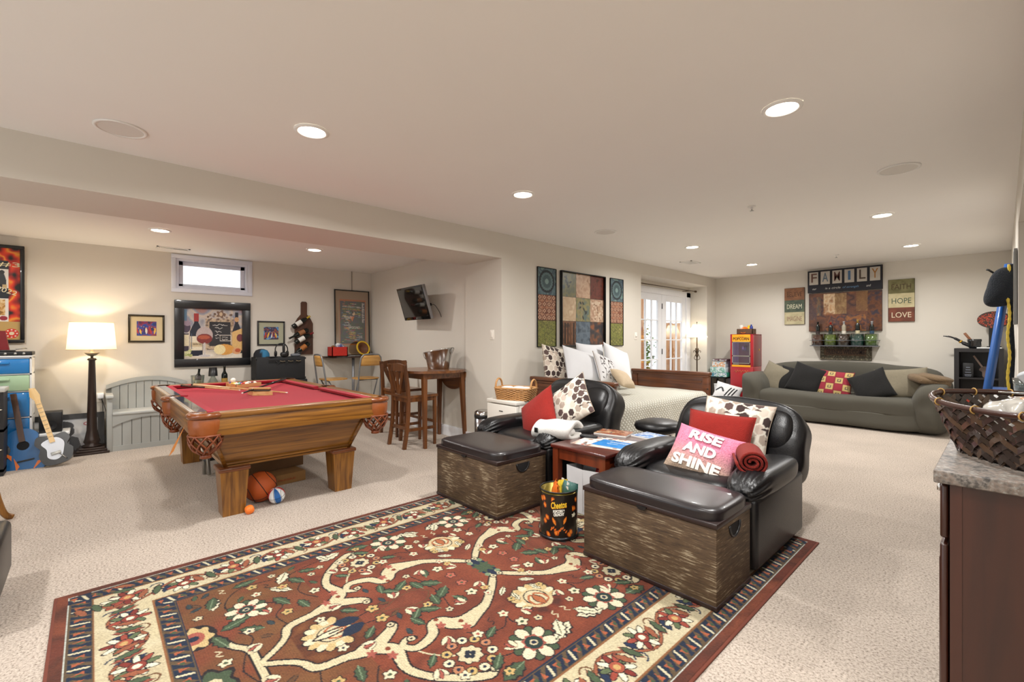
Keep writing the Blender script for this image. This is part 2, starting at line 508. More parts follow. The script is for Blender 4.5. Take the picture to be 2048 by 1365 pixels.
# pillar and bed wall with the french-door recess
dy0, dy1, dz = 6.56, 8.98, 2.365
b = MB()
b.box(XB - .70, XB, YT - .03, YT + .14, 0, ZC)
b.box(XB - .14, XB, YT + .14, dy0, 0, ZC)
b.box(XB - .14, XB, dy1, YS + .1, 0, ZC)
b.box(XB - .14, XB, dy0, dy1, dz, ZC)
struct(b.build('wall_left', M_wall))
b = MB()                                            # recess cheeks and soffit, and wall round the doors
b.box(XB - .46, XB - .14, dy0 - .12, dy0, 0, ZC).box(XB - .46, XB - .14, dy1, dy1 + .12, 0, ZC)
b.box(XB - .46, XB - .14, dy0, dy1, dz, ZC)
b.box(XB - .46, XB - .36, dy0, dy1, 2.25, dz).box(XB - .46, XB - .36, dy0, 6.83, 0, 2.25)
struct(b.build('wall_door_recess', M_wall))
struct(MB().box(XB - .2, XR + .14, YS, YS + .14, 0, ZC).build('wall_far', M_wall))
b = MB()
b.box(XR, XR + .14, 5.05, YS, 0, ZC).box(XR, XR + .14, 1.2, 5.05, 2.17, ZC)
struct(b.build('wall_right', M_wall))
struct(MB().box(XR + .14, XF + .1, 5.05, 5.19, 0, ZC).build('wall_kitchenette_end', M_wall))
struct(MB().box(0.62, 0.76, 1.2, 5.05, 0, ZC).build('wall_kitchenette', M_wall))
# wall behind the camera; wide opening made up to hold an added fill light
b = MB()
b.box(XN - .1, -3.9, YL - .14, YL, 0, ZC).box(-1.3, XF + .1, YL - .14, YL, 0, ZC).box(-3.9, -1.3, YL - .14, YL, 2.1, ZC)
struct(b.build('wall_near', M_wall))
struct(MB().box(XF, XF + .14, YL, 5.05, 0, ZC).build('wall_side', M_wall))
fill_src = bpy.data.lights.new('added_cool_fill', 'AREA')  # unseen area light, added for cool fill across the room
fill_src.shape = 'RECTANGLE'; fill_src.size = 2.6; fill_src.size_y = 2.1; fill_src.energy = 150; fill_src.color = (.86, .93, 1)
o = bpy.data.objects.new('added_cool_fill', fill_src); COL.objects.link(o)
o.location = (-2.6, YL - .02, 1.05); o.rotation_euler = (-PI / 2, 0, 0)

# baseboards
def bboard(name, x0, x1, y0, y1, dirn):
    """dirn: which way the face looks: +x, -y"""
    b = MB()
    if dirn == '+x': b.box(x0, x0 + .014, y0, y1, 0, .125).box(x0, x0 + .009, y0, y1, .125, .14)
    elif dirn == '-x': b.box(x0 - .014, x0, y0, y1, 0, .125).box(x0 - .009, x0, y0, y1, .125, .14)
    else: b.box(x0, x1, y0 - .014, y0, 0, .125).box(x0, x1, y0 - .009, y0, .125, .14)
    return struct(b.build(name, M_trim))
bboard('baseboard_back', XN, 0, YL, YT - .014, '+x')
bboard('baseboard_niche', XN + .014, XB - .716, YT, 0, '-y')
b = MB().box(XB - .716, XB + .016, YT - .046, YT - .03, 0, .125).box(XB - .716, XB - .70, YT - .03, YT, 0, .125)
struct(b.build('baseboard_pillar', M_trim))
bboard('baseboard_left', XB, 0, YT + .0, dy0, '+x')
bboard('baseboard_corner', XB, 0, dy1, YS - .014, '+x')
bboard('baseboard_far', XB + .014, XR, YS, 0, '-y')
bboard('baseboard_right', XR, 0, 5.05, YS - .014, '-x')

# small high window
t = thing('window_1', 'small high white-framed window', 'window', (XN, (wy0 + wy1) / 2, (wz0 + wz1) / 2), PI / 2)
del t['label'], t['category']
struct(t)
w2, h2 = (wy1 - wy0) / 2, (wz1 - wz0) / 2
b = MB()
c = .052
for (x0, x1, z0, z1) in ((-w2 - c, w2 + c, h2, h2 + c), (-w2 - c, w2 + c, -h2 - c, -h2), (-w2 - c, -w2, -h2, h2), (w2, w2 + c, -h2, h2)):
    b.box(x0, x1, -.018, 0, z0, z1, bev=.004)
M_wtrim = mat('window_casing', 'D9DCE6', .45, var=.01)
b.build('casing', M_wtrim, t)
b = MB()
for (x0, x1, z0, z1) in ((-w2, w2, h2 - .03, h2), (-w2, w2, -h2, -h2 + .03), (-w2, -w2 + .03, -h2 + .03, h2 - .03), (w2 - .03, w2, -h2 + .03, h2 - .03)):
    b.box(x0 + .001 * (x0 == -w2), x1 - .001 * (x1 == w2), .001, .1, z0, z1)
b.build('jamb', M_wtrim, t)
b = MB(); sw = .055
for (x0, x1, z0, z1) in ((-w2 + .03, w2 - .03, h2 - .03 - sw, h2 - .03), (-w2 + .03, w2 - .03, -h2 + .03, -h2 + .03 + sw * .7), (-w2 + .03, -w2 + .03 + sw, -h2 + .03, h2 - .03), (w2 - .03 - sw, w2 - .03, -h2 + .03, h2 - .03)):
    b.box(x0, x1, .055, .09, z0, z1, bev=.004)
sash = b.build('sash', M_wtrim, t)
MB().box(-w2 + .06, w2 - .06, .07, .076, -h2 + .05, h2 - .07).build('pane', glassmat('window_glass'), sash)
MB().box(-.03, .03, .035, .055, h2 - .05, h2 - .036, bev=.003).build('latch', M_wtrim, t)

# french doors
t = thing('door_1', 'french doors', 'door', (XB - .36, 0, 0), PI / 2)      # local x = world y
del t['label'], t['category']
struct(t)
b = MB()
b.box(6.83, 6.95, -.03, .02, 0, 2.25, bev=.005).box(8.80, 8.965, -.03, .02, 0, 2.25, bev=.005).box(6.83, 8.965, -.03, .02, 2.15, 2.26, bev=.005)
b.build('casing', M_trim, t)
M_glass = glassmat('door_glass')
M_black = mat('black_metal', '151515', .4, metal=.3)
for k, (a0, a1) in enumerate(((6.95, 7.872), (7.878, 8.80))):
    lf = MB()
    st = .16
    lf.box(a0, a0 + st, .0, .045, .02, 2.15, bev=.004).box(a1 - st + .03, a1, .0, .045, .02, 2.15, bev=.004)
    lf.box(a0 + st, a1 - st + .03, .0, .045, 2.03, 2.15).box(a0 + st, a1 - st + .03, .0, .045, .02, .205)
    leaf = lf.build('door_leaf', M_trim, t)
    g0, g1, z0, z1 = a0 + st, a1 - st + .03, .205, 2.03
    for i in (1, 2):
        x = g0 + (g1 - g0) * i / 3
        MB().box(x - .011, x + .011, .006, .036, z0, z1).build('muntin', M_trim, leaf)
    for j in range(1, 5):
        z = z0 + (z1 - z0) * j / 5
        MB().box(g0, g1, .008, .034, z - .011, z + .011).build('muntin', M_trim, leaf)
    for i in range(3):
        for j in range(5):
            xa, xb = g0 + (g1 - g0) * i / 3, g0 + (g1 - g0) * (i + 1) / 3
            za, zb = z0 + (z1 - z0) * j / 5, z0 + (z1 - z0) * (j + 1) / 5
            MB().box(xa + .011, xb - .011, .02, .024, za + .011, zb - .011).build('pane', M_glass, leaf)
    if k == 1:
        for z in (1.93, 1.08, .22):
            MB().lathe([(.009, -.05), (.009, .05)], 8, TR(a0 - .003, -.004, z)).build('hinge', M_black, leaf)

# outside the doors: deck posts, privacy boards, planting, ground
M_cedar = wood('cedar', '9A5A24', 'C98A4A', .7, axis=2, coat=0)
M_soil = mat('patio_ground', '8C7B66', .95, bump=.3)
struct(MB().box(-10, XB - .46, 5.6, 13.5, -.1, -.02).build('patio_ground', M_soil))
for i, y in enumerate((8.05, 9.2, 11.6)):
    p = MB().box(-5.72, -5.58, y - .07, y + .07, -.02, 2.75).build('deck_post', M_cedar)
    tag(p, 'square cedar deck post standing outside the french doors', 'post', 'deck posts outside')
tag(MB().box(-5.75, -5.55, 6.0, 13, 2.42, 2.68).build('deck_beam', M_cedar), 'horizontal cedar deck beam outside above the glass doors', 'beam')
fb = thing('privacy_fence', 'cedar board fence standing beyond the french doors', 'fence', (-5.98, 10.85, -.02))
for i in range(9):
    MB().box(-.015, .015, i * .16, i * .16 + .15, 0, 1.75 + .01 * (i % 3)).build('board', M_cedar, fb)
M_leafg = mat('shrub_leaf', '6B8A35', .6, var=.45, scale=9)
def shrub(name, label, cx, cy, rx, ry, h, n, seed):
    r = random.Random(seed); b = MB()
    for i in range(n):
        a, q = r.random() * 2 * PI, r.random() ** .5
        z = .05 + h * r.random()
        k = math.sqrt(max(.05, 1 - (z / h - .45) ** 2 * 2.2))
        M = TR(cx + math.cos(a) * rx * q * k, cy + math.sin(a) * ry * q * k, z) @ RZ(r.random() * 6.28) @ RX(r.uniform(-1, 1)) @ RY(r.uniform(-1, 1))
        L_, w_ = r.uniform(.07, .14), r.uniform(.02, .045)
        b.add([(0, 0, 0), (L_ / 2, w_, .01), (L_, 0, 0), (L_ / 2, -w_, .01)], [(0, 1, 2, 3)], False, M)
    s = thing(name, label, 'shrub', (0, 0, -.02))
    b.build('foliage', M_leafg, s)
    MB().tube([(cx, cy, 0), (cx + .03, cy, h * .6)], [.03, .015]).build('stem', M_cedar, s)
shrub('shrub', 'green leafy shrub growing outdoors before the tall hedge', -6.35, 9.95, .5, .7, 1.35, 1500, 3)
shrub('hedge', 'tall sunlit hedge far behind the deck posts', -8.6, 12.2, .9, 2.4, 2.3, 2600, 5)

# curtain rod over the recess
t = thing('curtain_rod', 'thin bronze curtain rod above the french doors', 'curtain rod')
M_bronze = mat('bronze', '5A4A3A', .4, metal=.8)
MB().tube([(XB - .2, 6.6, 2.268), (XB - .2, 8.86, 2.268)], .008).build('rod', M_bronze, t)
MB().lathe([(.004, -.04), (.02, -.02), (.012, 0), (.022, .02), (.004, .05)], 10, TR(XB - .2, 8.9, 2.268) @ RX(-PI / 2)).build('finial', M_bronze, t)
MB().box(XB - .36, XB - .19, 8.668, 8.676, 2.262, 2.274).build('bracket', M_bronze, t)

# ------------------------------------------------------------------ ceiling fixtures
M_lens = mat('lamp_lens', 'FFFFFF', .5, var=0, emit='FFF3E0', estr=30)
M_ring = mat('fixture_white', 'F0EEE9', .5, var=.01)
ring_me = MB().lathe([(.098, -.001), (.098, -.006), (.08, -.012), (.072, -.004), (.072, -.001)], 32, cap=False).mesh('trim_ring')
lens_me = MB().lathe([(.0005, -.004), (.073, -.004)], 32, cap=False).mesh('lens')
def can(x, y, z, label, group, k=1.0):
    t = thing('recessed_light', label, 'ceiling light', (x, y, z), 0, group)
    obj('trim_ring', ring_me, M_ring, t); obj('lens', lens_me, M_lens, t)
    li = bpy.data.lights.new('recessed_light_glow', 'AREA'); li.shape = 'DISK'; li.size = .14
    li.energy = CAN_W * k; li.color = (1, .99, .97); li.spread = math.radians(165)
    o = bpy.data.objects.new('recessed_light_glow', li); COL.objects.link(o); o.parent = t; o.location = (0, 0, -.014)
GMAIN = 'recessed lights in the main ceiling'
for x, y, w_ in ((-2.81, .97, 'over the rug near the pool table'), (-2.80, 2.72, 'over the chair with the tilted red pillow'), (-.81, 2.73, 'over the aisle beside the pink-pillow chair'), (-.825, 5.81, 'over bare carpet between armchairs and cube shelf'), (-.83, 7.96, 'over the fleece end of the sofa'), (-2.84, 5.93, 'over the far end of the daybed'), (-2.83, 8.03, 'over the popcorn machine end of the sofa')):
    can(x, y, ZC, 'round recessed downlight ' + w_, GMAIN)
for x, y in ((-.81, .9), (-2.8, -1.2), (-.8, -1.2), (1.4, .4), (1.4, -1.4)):  # out-of-view downlights, added to carry the grid on and give more fill
    can(x, y, ZC, 'round recessed downlight added out of view for fill', GMAIN)
for x, y, w_ in ((-6.0, .533, 'in low ceiling nearest the louvred vent'), (-5.97, 2.093, 'in low ceiling before the wine rack'), (-6.0, -1.1, 'in low ceiling over the basket shelf')):
    can(x, y, ZN, 'round recessed downlight ' + w_, 'recessed lights over the pool table', .6)
M_grille = mat('speaker_grille', 'DDD9D2', .8, var=.03, scale=200)
for x, y, lab in ((-3.55, .13, 'flush round ceiling speaker next to the beam, above the pool table end'), (-.52, 4.33, 'flush round ceiling speaker between the two armchairs and sofa'), (-3.13, 4.37, 'flush round ceiling speaker above the daybed')):
    t = thing('ceiling_speaker', lab, 'speaker', (x, y, ZC))
    MB().lathe([(.125, -.001), (.125, -.007), (.108, -.008), (.108, -.001)], 36, cap=False).build('ring', M_ring, t)
    MB().lathe([(.0005, -.005), (.108, -.005)], 36, cap=False).build('grille', M_grille, t)
def vent(x, y, z, wx, wy, lab, n=14, half=False):
    t = thing('ceiling_vent', lab, 'vent', (x, y, z))
    f = MB()
    f.box(-wx / 2, wx / 2, -wy / 2, -wy / 2 + .02, -.008, 0).box(-wx / 2, wx / 2, wy / 2 - .02, wy / 2, -.008, 0)
    f.box(-wx / 2, -wx / 2 + .02, -wy / 2, wy / 2, -.008, 0).box(wx / 2 - .02, wx / 2, -wy / 2, wy / 2, -.008, 0)
    f.build('frame', M_ring, t)
    MB().box(-wx / 2 + .01, wx / 2 - .01, -wy / 2 + .01, wy / 2 - .01, -.002, 0).build('duct', mat('duct_dark', '4A463F', .9), t)
    for i in range(n):
        yy = -wy / 2 + .02 + (wy - .04) * (i + .5) / n
        tilt = .5 if (not half or i < n / 2) else -.9
        MB().cbox((0, 0, 0), (wx - .04, .002, .012), TR(0, yy, -.006) @ RX(tilt)).build('slat', M_ring, t)
vent(-3.43, 7.09, ZC, .2, .32, 'white louvred air vent in ceiling near the french doors')
vent(-7.08, .76, ZN, .12, .34, 'narrow white louvred vent in ceiling above the small window', 20, True)
for x, y, lab in ((-1.6, 4.54, 'small pendent fire sprinkler head in ceiling beyond the armchairs'), (-1.67, 8.04, 'small pendent fire sprinkler head in ceiling in front of the sofa art')):
    t = thing('sprinkler_head', lab, 'sprinkler', (x, y, ZC))
    MB().lathe([(.035, -.001), (.034, -.008), (.012, -.01), (.01, -.03)], 16).build('escutcheon', M_ring, t)
    MB().lathe([(.018, -.045), (.018, -.042), (.004, -.04), (.004, -.03)], 12).build('deflector', mat('steel', 'B8B8B6', .3, metal=1, var=.03), t)
def plate(name, lab, cat, loc, rotz, kind):
    t = thing(name, lab, cat, loc, rotz)
    MB().box(-.037, .037, -.006, 0, -.058, .058, bev=.003).build('cover_plate', mat('plate_white', 'EFE9DE', .4, var=.01), t)
    if kind == 's': MB().box(-.016, .016, -.011, -.005, -.034, .034, bev=.002).build('rocker', mat('plate_white', 'EFE9DE'), t)
    elif kind == 'd':
        MB().lathe([(.018, 0), (.016, .014)], 16, TR(0, -.006, 0) @ RX(PI / 2)).build('dial', mat('plate_white', 'EFE9DE'), t)
    else:
        for z in (-.022, .022): MB().box(-.015, .015, -.008, -.005, z - .013, z + .013, bev=.002).build('socket', mat('plate_grey', 'D5CFC4', .4), t)
plate('light_switch', 'white rocker light switch on the pillar side wall', 'switch', (-4.165, YT - .03, 1.36), 0, 's')
plate('light_switch', 'white dial dimmer switch beside the french doors', 'switch', (XB, 6.40, 1.36), PI / 2, 'd')
# ------------------------------------------------------------------ pool table
M_oak = wood('oak', '633C12', '996624', .35, axis=0, scale=6, ratio=24, coat=.35)
M_oaky = wood('oak_cross', '633C12', '996624', .35, axis=1, scale=6, ratio=24, coat=.35)
M_oakz = wood('oak_upright', '633C12', '996624', .35, axis=2, scale=6, ratio=24, coat=.35)
M_cloth = mat('red_cloth', 'A0182A', .9, var=.06, scale=5, bump=.05, bscale=600, sheen=.3)
M_pleather = mat('tan_leather', '8E4A1A', .4, var=.12, scale=9, bump=.1, bscale=120, coat=.2)
M_net = mat('net_leather', '7A3A16', .4, var=.1, coat=.3)
M_dkoak = wood('oak_dark', '5E3116', '7E4520', .35, axis=1, coat=.3)
PT = Vector((-4.92, 1.19, 0))
t = thing('pool_table', 'oak pool table with red cloth and leather net pockets', 'pool table', PT)
LX, LY, ZR = 1.315, .70, .805
b = MB().box(-LX + .12, LX - .12, -LY + .12, LY - .12, .70, .765)
b.build('bed_cloth', M_cloth, t)
# rails between the pockets
segs = [(-LX + .13, -.07, 's'), (.07, LX - .13, 's')]
for sy in (-1, 1):
    for a0, a1, _ in segs:
        r = MB()
        y0, y1 = sorted((sy * (LY - .10), sy * LY))
        r.box(a0, a1, y0, y1, .765, ZR, bev=.006)
        rail = r.build('rail', M_oak, t)
        if sy < 0:
            MB().box(a0 + .01, a1 - .01, -LY + .035, -LY + .098, ZR, ZR + .002).build('laminate_strip', mat('rail_laminate', '4E5868', .12, var=.3, scale=6, coat=.6), rail)
            for q_ in (.012, .024): MB().box(a0 + .005, a1 - .005, -LY + q_ - .003, -LY + q_ + .003, ZR, ZR + .0025).build('inlay_line', mat('inlay_pale', 'D8D4C8', .2), rail)
        c = MB()
        ys = sy * (LY - .10); yi = sy * (LY - .155)
        prof = [(ys, .765), (ys, ZR - .002), (yi, ZR - .006), (yi + sy * .012, .775)]
        c.prism(prof, a0 + .0, a1 - .0, 'x')
        c.build('cushion', M_cloth, rail)
    for sx_ in (-1, 1):
        pass
for sx in (-1, 1):
    r = MB()
    x0, x1 = sorted((sx * (LX - .10), sx * LX))
    r.box(x0, x1, -LY + .13, LY - .13, .765, ZR, bev=.006)
    rail = r.build('rail', M_oaky, t)
    c = MB()
    xs, xi = sx * (LX - .10), sx * (LX - .155)
    c.prism([(xs, .765), (xs, ZR - .002), (xi, ZR - .006), (xi + sx * .012, .775)], -LY + .13, LY - .13, 'y')
    c.build('cushion', M_cloth, rail)
# aprons under the rails
for sy in (-1, 1):
    y0, y1 = sorted((sy * (LY - .045), sy * (LY - .01)))
    MB().box(-LX + .13, -.07, y0, y1, .645, .765, bev=.004).build('apron', M_oak, t)
    MB().box(.07, LX - .13, y0, y1, .645, .765, bev=.004).build('apron', M_oak, t)
for sx in (-1, 1):
    x0, x1 = sorted((sx * (LX - .045), sx * (LX - .008)))
    MB().box(x0, x1, -LY + .13, LY - .13, .645, .765, bev=.004).build('apron', M_oaky, t)
# tapered body
def frustum(x0, y0, z0, x1, y1, z1):
    v = [(-x0, -y0, z0), (x0, -y0, z0), (x0, y0, z0), (-x0, y0, z0), (-x1, -y1, z1), (x1, -y1, z1), (x1, y1, z1), (-x1, y1, z1)]
    return v, [(3, 2, 1, 0), (4, 5, 6, 7), (0, 1, 5, 4), (1, 2, 6, 5), (2, 3, 7, 6), (3, 0, 4, 7)]
v, f = frustum(LX - .30, LY - .245, .358, LX - .16, LY - .115, .70)
MB().add(v, f).build('body', M_oaky, t)
def lerp(a, b_, k): return a + (b_ - a) * k
fr = MB()                                           # raised stiles and mouldings on the body panels
for sx in (-1, 1):
    for sy in (-1, 1):
        fr.tube([(sx * (LX - .297), sy * (LY - .242), .35), (sx * (LX - .162), sy * (LY - .117), .69)], .018, 4)
    for z in (.362, .385):
        k = (z - .345) / .355
        X_, Y_ = lerp(LX - .30, LX - .16, k) + .004, lerp(LY - .245, LY - .115, k) + .004
        fr.box(min(sx * X_, sx * (X_ + .006)), max(sx * X_, sx * (X_ + .006)), -Y_, Y_, z - .007, z + .007)
        fr.box(-X_, X_, min(sx * Y_, sx * (Y_ + .006)), max(sx * Y_, sx * (Y_ + .006)), z - .007, z + .007)
fr.build('moulding', M_oaky, t)
for sx in (-1, 1):
    for sy in (-1, 1):
        cx, cy = sx * (LX - .34), sy * (LY - .29)
        l = MB()
        v, f = frustum(.072, .072, 0, .092, .092, .33)
        l.add(v, f, False, TR(cx, cy, 0))
        leg = l.build('leg', M_oakz, t)
        MB().box(cx - .104, cx + .104, cy - .104, cy + .104, .33, .36, bev=.008).build('cap_moulding', M_dkoak, leg)
# pockets
def pocket(cx, cy, ang, mid):
    M = TR(cx, cy, 0) @ RZ(ang)
    a = 1.2 if not mid else 1.45
    R = .085 if not mid else .07
    n = 14
    sh = MB(); vs = []; fs = []
    zs = (.768, .755, .70, .645)
    rs = (R + .012, R + .018, R + .016, R + .006)
    for z, rr in zip(zs, rs):
        for i in range(n + 1):
            th = -a * 1.25 + 2 * a * 1.25 * i / n
            zz = z
            if z == .645: zz = z + .018 * math.cos(i * PI * 4 / n)
            vs.append((rr * math.cos(th), rr * math.sin(th), zz))
    for j in range(len(zs) - 1):
        for i in range(n):
            q = j * (n + 1) + i
            fs.append((q, q + 1, q + n + 2, q + n + 1))
    sh.add(vs, fs, True, M)
    pk = sh.build('pocket_shield', M_pleather, t)
    rm = MB(); vs = []; fs = []
    pr = ((R - .03, ZR + .004), (R + .012, ZR + .005), (R + .026, ZR - .004), (R + .030, ZR - .018), (R + .024, ZR - .032), (R + .008, ZR - .036))
    for rr, z in pr:
        for i in range(n + 1):
            th = -a * 1.25 + 2 * a * 1.25 * i / n
            vs.append((rr * math.cos(th), rr * math.sin(th), z))
    for j in range(len(pr) - 1):
        for i in range(n):
            q = j * (n + 1) + i
            fs.append((q, q + 1, q + n + 2, q + n + 1))
    rm.add(vs, fs, True, M)
    rm.build('pocket_rim', mat('rim_leather', '7A3E14', .25, var=.1, coat=.5), pk)
    MB().lathe([(.0005, .70), (R - .012, .70), (R - .01, ZR - .03)], 16, M, cap=False).build('pocket_hole', mat('pocket_dark', '160F0C', .8), pk)
    ne = MB()
    zs2 = [.655, .60, .555, .52]
    rr2 = [R + .018, R + .012, R - .01, .03]
    for k in range(9):
        for sg in (-1, 1):
            P = []
            for q in range(9):
                s_ = q / 8
                z = np.interp(s_, [0, .4, .75, 1], zs2); r_ = np.interp(s_, [0, .4, .75, 1], rr2)
                th = 2 * PI * k / 9 + sg * s_ * 1.1
                P.append((r_ * math.cos(th), r_ * math.sin(th), z))
            ne.tube(P, .0065, 5, M)
    ne.tube([((R + .018) * math.cos(th), (R + .018) * math.sin(th), .655) for th in np.linspace(0, 2 * PI, 17)[:-1]], .007, 5, M, closed=True)
    ne.lathe([(.02, .49), (.036, .495), (.03, .525)], 12, M)
    ne.build('pocket_net', M_net, pk)
for sx in (-1, 1):
    for sy in (-1, 1):
        pocket(sx * (LX - .085), sy * (LY - .085), math.atan2(sy, sx), False)
for sy in (-1, 1): pocket(0, sy * (LY - .045), sy * PI / 2, True)
# the torn strap hanging from the near corner pocket
cx, cy = LX - .06, -LY + .02
MB().add([(cx - .16, cy - .03, .72), (cx - .06, cy - .045, .73), (cx - .13, cy - .10, .55), (cx - .21, cy - .12, .50), (cx - .20, cy - .10, .56)],
         [(0, 1, 2, 3, 4)]).build('loose_strap', mat('strap_leather', 'C97B2E', .5), t)

# things on the table
ZT = .766
M_maple = wood('maple', 'C08A4E', 'DDB27A', .35, axis=0, coat=.3)
def rackframe(n_side, pts, w, hgt):
    b = MB(); m = len(pts)
    ins = []
    c = Vector((sum(p[0] for p in pts) / m, sum(p[1] for p in pts) / m))
    for p in pts:
        d = Vector(p) - c; ins.append(c + d * (1 - w / d.length * 1.7))
    vs = [(p[0], p[1], 0) for p in pts] + [(p[0], p[1], hgt) for p in pts] + [(p.x, p.y, 0) for p in ins] + [(p.x, p.y, hgt) for p in ins]
    fs = []
    for i in range(m):
        j = (i + 1) % m
        fs += [(i, j, m + j, m + i), (2 * m + j, 2 * m + i, 3 * m + i, 3 * m + j), (m + i, m + j, 3 * m + j, 3 * m + i), (j, i, 2 * m + i, 2 * m + j)]
    return b.add(vs, fs)
rp = G(476, 770, .79)
tri = rackframe(3, [(-.17, -.16), (.17, -.16), (0, .16)], .013, .042)
rk = tri.build('ball_rack', M_maple); rk.location = (rp.x, rp.y, ZT); rk.rotation_euler = (0, 0, 2.2)
tag(rk, 'light wooden triangle rack full of billiard balls on the red cloth', 'ball rack')
bc = ['E3B81C', '1D3F9A', 'B01E22', '4B2A77', 'D86A1C', '1E6B3A', '6E1A1E', '151515', 'E3B81C', '1D3F9A', 'B01E22', '4B2A77', 'D86A1C', '1E6B3A', '6E1A1E']
names = ['yellow', 'blue', 'red', 'purple', 'orange', 'green', 'maroon', 'black', 'yellow striped', 'blue striped', 'red striped', 'purple striped', 'orange striped', 'green striped', 'maroon striped']
order = [3, 8, 10, 0, 13, 7, 12, 1, 4, 9, 5, 2, 11, 6, 14]
br = .0286; k = 0
for row in range(5):
    for j in range(row + 1):
        lx = (j - row / 2) * br * 2.03; ly = .09 - row * br * 1.77
        n = order[k]; k += 1
        q = RZ(2.2) @ Vector((lx, ly, 0))
        me = MB().sphere((0, 0, 0), br, 20).mesh('billiard_ball')
        A = Vector((random.uniform(-1, 1), random.uniform(-1, 1), random.uniform(.2, 1))).normalized()
        col = bc[n]
        if n < 8: paint(me, lambda co: 'F2EBDD' if co.normalized().dot(A) > .93 else col)
        else: paint(me, lambda co: 'F2EBDD' if abs(co.normalized().dot(A)) > .55 else col)
        o = obj('billiard_ball', me, vmat('ball_gloss', .12, coat=.6), None, (rp.x + q.x, rp.y + q.y, ZT + br))
        tag(o, '%s billiard ball in the triangle rack' % names[n], 'billiard ball', 'billiard balls')
q = RZ(2.2) @ Vector((-.03, .035, 0))
o = MB().sphere((0, 0, 0), br, 20).build('cue_ball', mat('ivory', 'F3EEE2', .12, var=.01, coat=.6), None, (rp.x + q.x, rp.y + q.y, ZT + br * 2.62))
tag(o, 'white cue ball resting on top of the racked balls', 'billiard ball', 'billiard balls')
dp = G(520, 786, .785)
dm = rackframe(4, [(-.15, 0), (0, -.085), (.15, 0), (0, .085)], .013, .035)
o = dm.build('diamond_rack', M_maple, None, (dp.x, dp.y, ZT), (0, 0, .55))
tag(o, 'light wooden diamond rack lying on red cloth with a brush', 'ball rack')
t2 = thing('table_brush', 'wooden block brush lying on the diamond rack', 'brush', (dp.x - .01, dp.y + .0, ZT + .036), .9)
MB().box(-.10, .10, -.022, .022, .014, .034, bev=.008).build('handle', M_maple, t2)
MB().box(-.095, .095, -.018, .018, 0, .016).build('bristles', mat('bristle', '4A4038', .9), t2)
def cue(name, lab, A, B, dark_first, thick=.0145):
    """A is the thick end"""
    A, B = Vector(A), Vector(B)
    t = thing(name, lab, 'cue', A, group='pool cues')
    d = B - A
    def pt(k): return d * k
    def rr(k): return thick + (.006 - thick) * k
    MB().tube([pt(0), pt(.02)], [.012, thick], 10).build('bumper', mat('rubber', '171717', .7), t)
    MB().tube([pt(.02), pt(.25), pt(.42)], [rr(.02), rr(.25), rr(.42)], 10).build('butt', mat(*dark_first), t)
    MB().tube([pt(.42), pt(.7), pt(.985)], [rr(.42), rr(.7), rr(.985)], 10).build('shaft', M_maple if 'black' not in lab else mat('black_lacquer', '1B1B1D', .25, coat=.5), t)
    MB().tube([pt(.985), pt(1)], [rr(.985), .006], 10).build('ferrule', mat('ivory', 'F3EEE2'), t)
zc = ZR + .016
cue('pool_cue', 'maple pool cue with pale butt lying across the red cloth', G(384, 770, zc), G(575, 786, ZT + .012), ('cue_butt_pale', 'D9B98A', .3))
cue('pool_cue', 'pool cue with dark brown tapering butt beside the maple one', G(363, 772, zc), G(480, 781, ZT + .03), ('cue_butt_brown', '3A2418', .3), .011)
cue('pool_cue', 'black pool cue lying with its butt at the far corner pocket', G(571, 758, zc), G(484, 787, ZT + .05), ('black_lacquer', '1B1B1D', .25))

# ------------------------------------------------------------------ under and beside the pool table
def ball(name, lab, p, r, me_fn, seam, tilt):
    t = thing(name, lab, 'ball', (p.x, p.y, r), rot=tilt)
    me_fn(t)
    if seam:
        s = MB()
        for M in (Matrix.Identity(4), RX(PI / 2)):
            s.tube([M @ Vector((math.cos(a) * r, math.sin(a) * r, 0)) for a in np.linspace(0, 2 * PI, 41)[:-1]], seam, 6, closed=True)
        for sg in (-1, 1):
            P = []
            for a in np.linspace(0, 2 * PI, 41)[:-1]:
                q = Vector((.62 * math.cos(a), .62 * math.sin(a) * 1.15, 0)); q.z = 0
                w = Vector((q.x, sg * math.sqrt(max(0, 1 - q.x ** 2 - q.y ** 2)), q.y)).normalized() * r
                P.append(w)
            s.tube(P, seam, 6, closed=True)
        s.build('seams', mat('ball_seam', '17130F', .6), t)
p = G(521, 1003)
M_bb = mat('basketball_skin', 'B4521C', .6, var=.06, bump=.25, bscale=500)
ball('basketball', 'orange basketball with black seams under the pool table', p, .119, lambda t: MB().sphere((0, 0, 0), .119, 40).build('skin', M_bb, t), .0028, (.6, .5, .3))
p2 = G(553, 1007)
def rwb(t):
    me = MB().sphere((0, 0, 0), .062, 48).mesh('skin')
    paint(me, lambda c: ['1C5FA8', 'EEF0F2', 'D23A34', 'EEF0F2', '1C5FA8', 'EEF0F2', 'D23A34', 'EEF0F2'][int((math.atan2(c.y, c.x) + PI) / (2 * PI) * 7.999)])
    obj('skin', me, vmat('ball_matte', .55), t)
ball('toy_basketball', 'small red, white and blue basketball beside the orange one', p2, .062, rwb, .0013, (.15, .25, -.55))
p3 = G(499, 1028)
def mini(t):
    MB().puff((0, 0, 0), (.062, .062, .062), 2.6, 8).build('skin', mat('mini_orange', 'F07A28', .5, bump=.6, bscale=90), t)
ball('foam_ball', 'tiny bright orange ball next to the pool table leg', p3, .030, mini, 0, (.3, .2, 0))
M_card = mat('cardboard', '9A7344', .85, var=.06, scale=6)
t = thing('shipping_box', 'low flattened cardboard box with printed letters under the table', 'box', (-4.52, 1.24, 0), .12)
MB().box(-.14, .14, -.24, .21, 0, .09, bev=.003).build('carton', M_card, t)
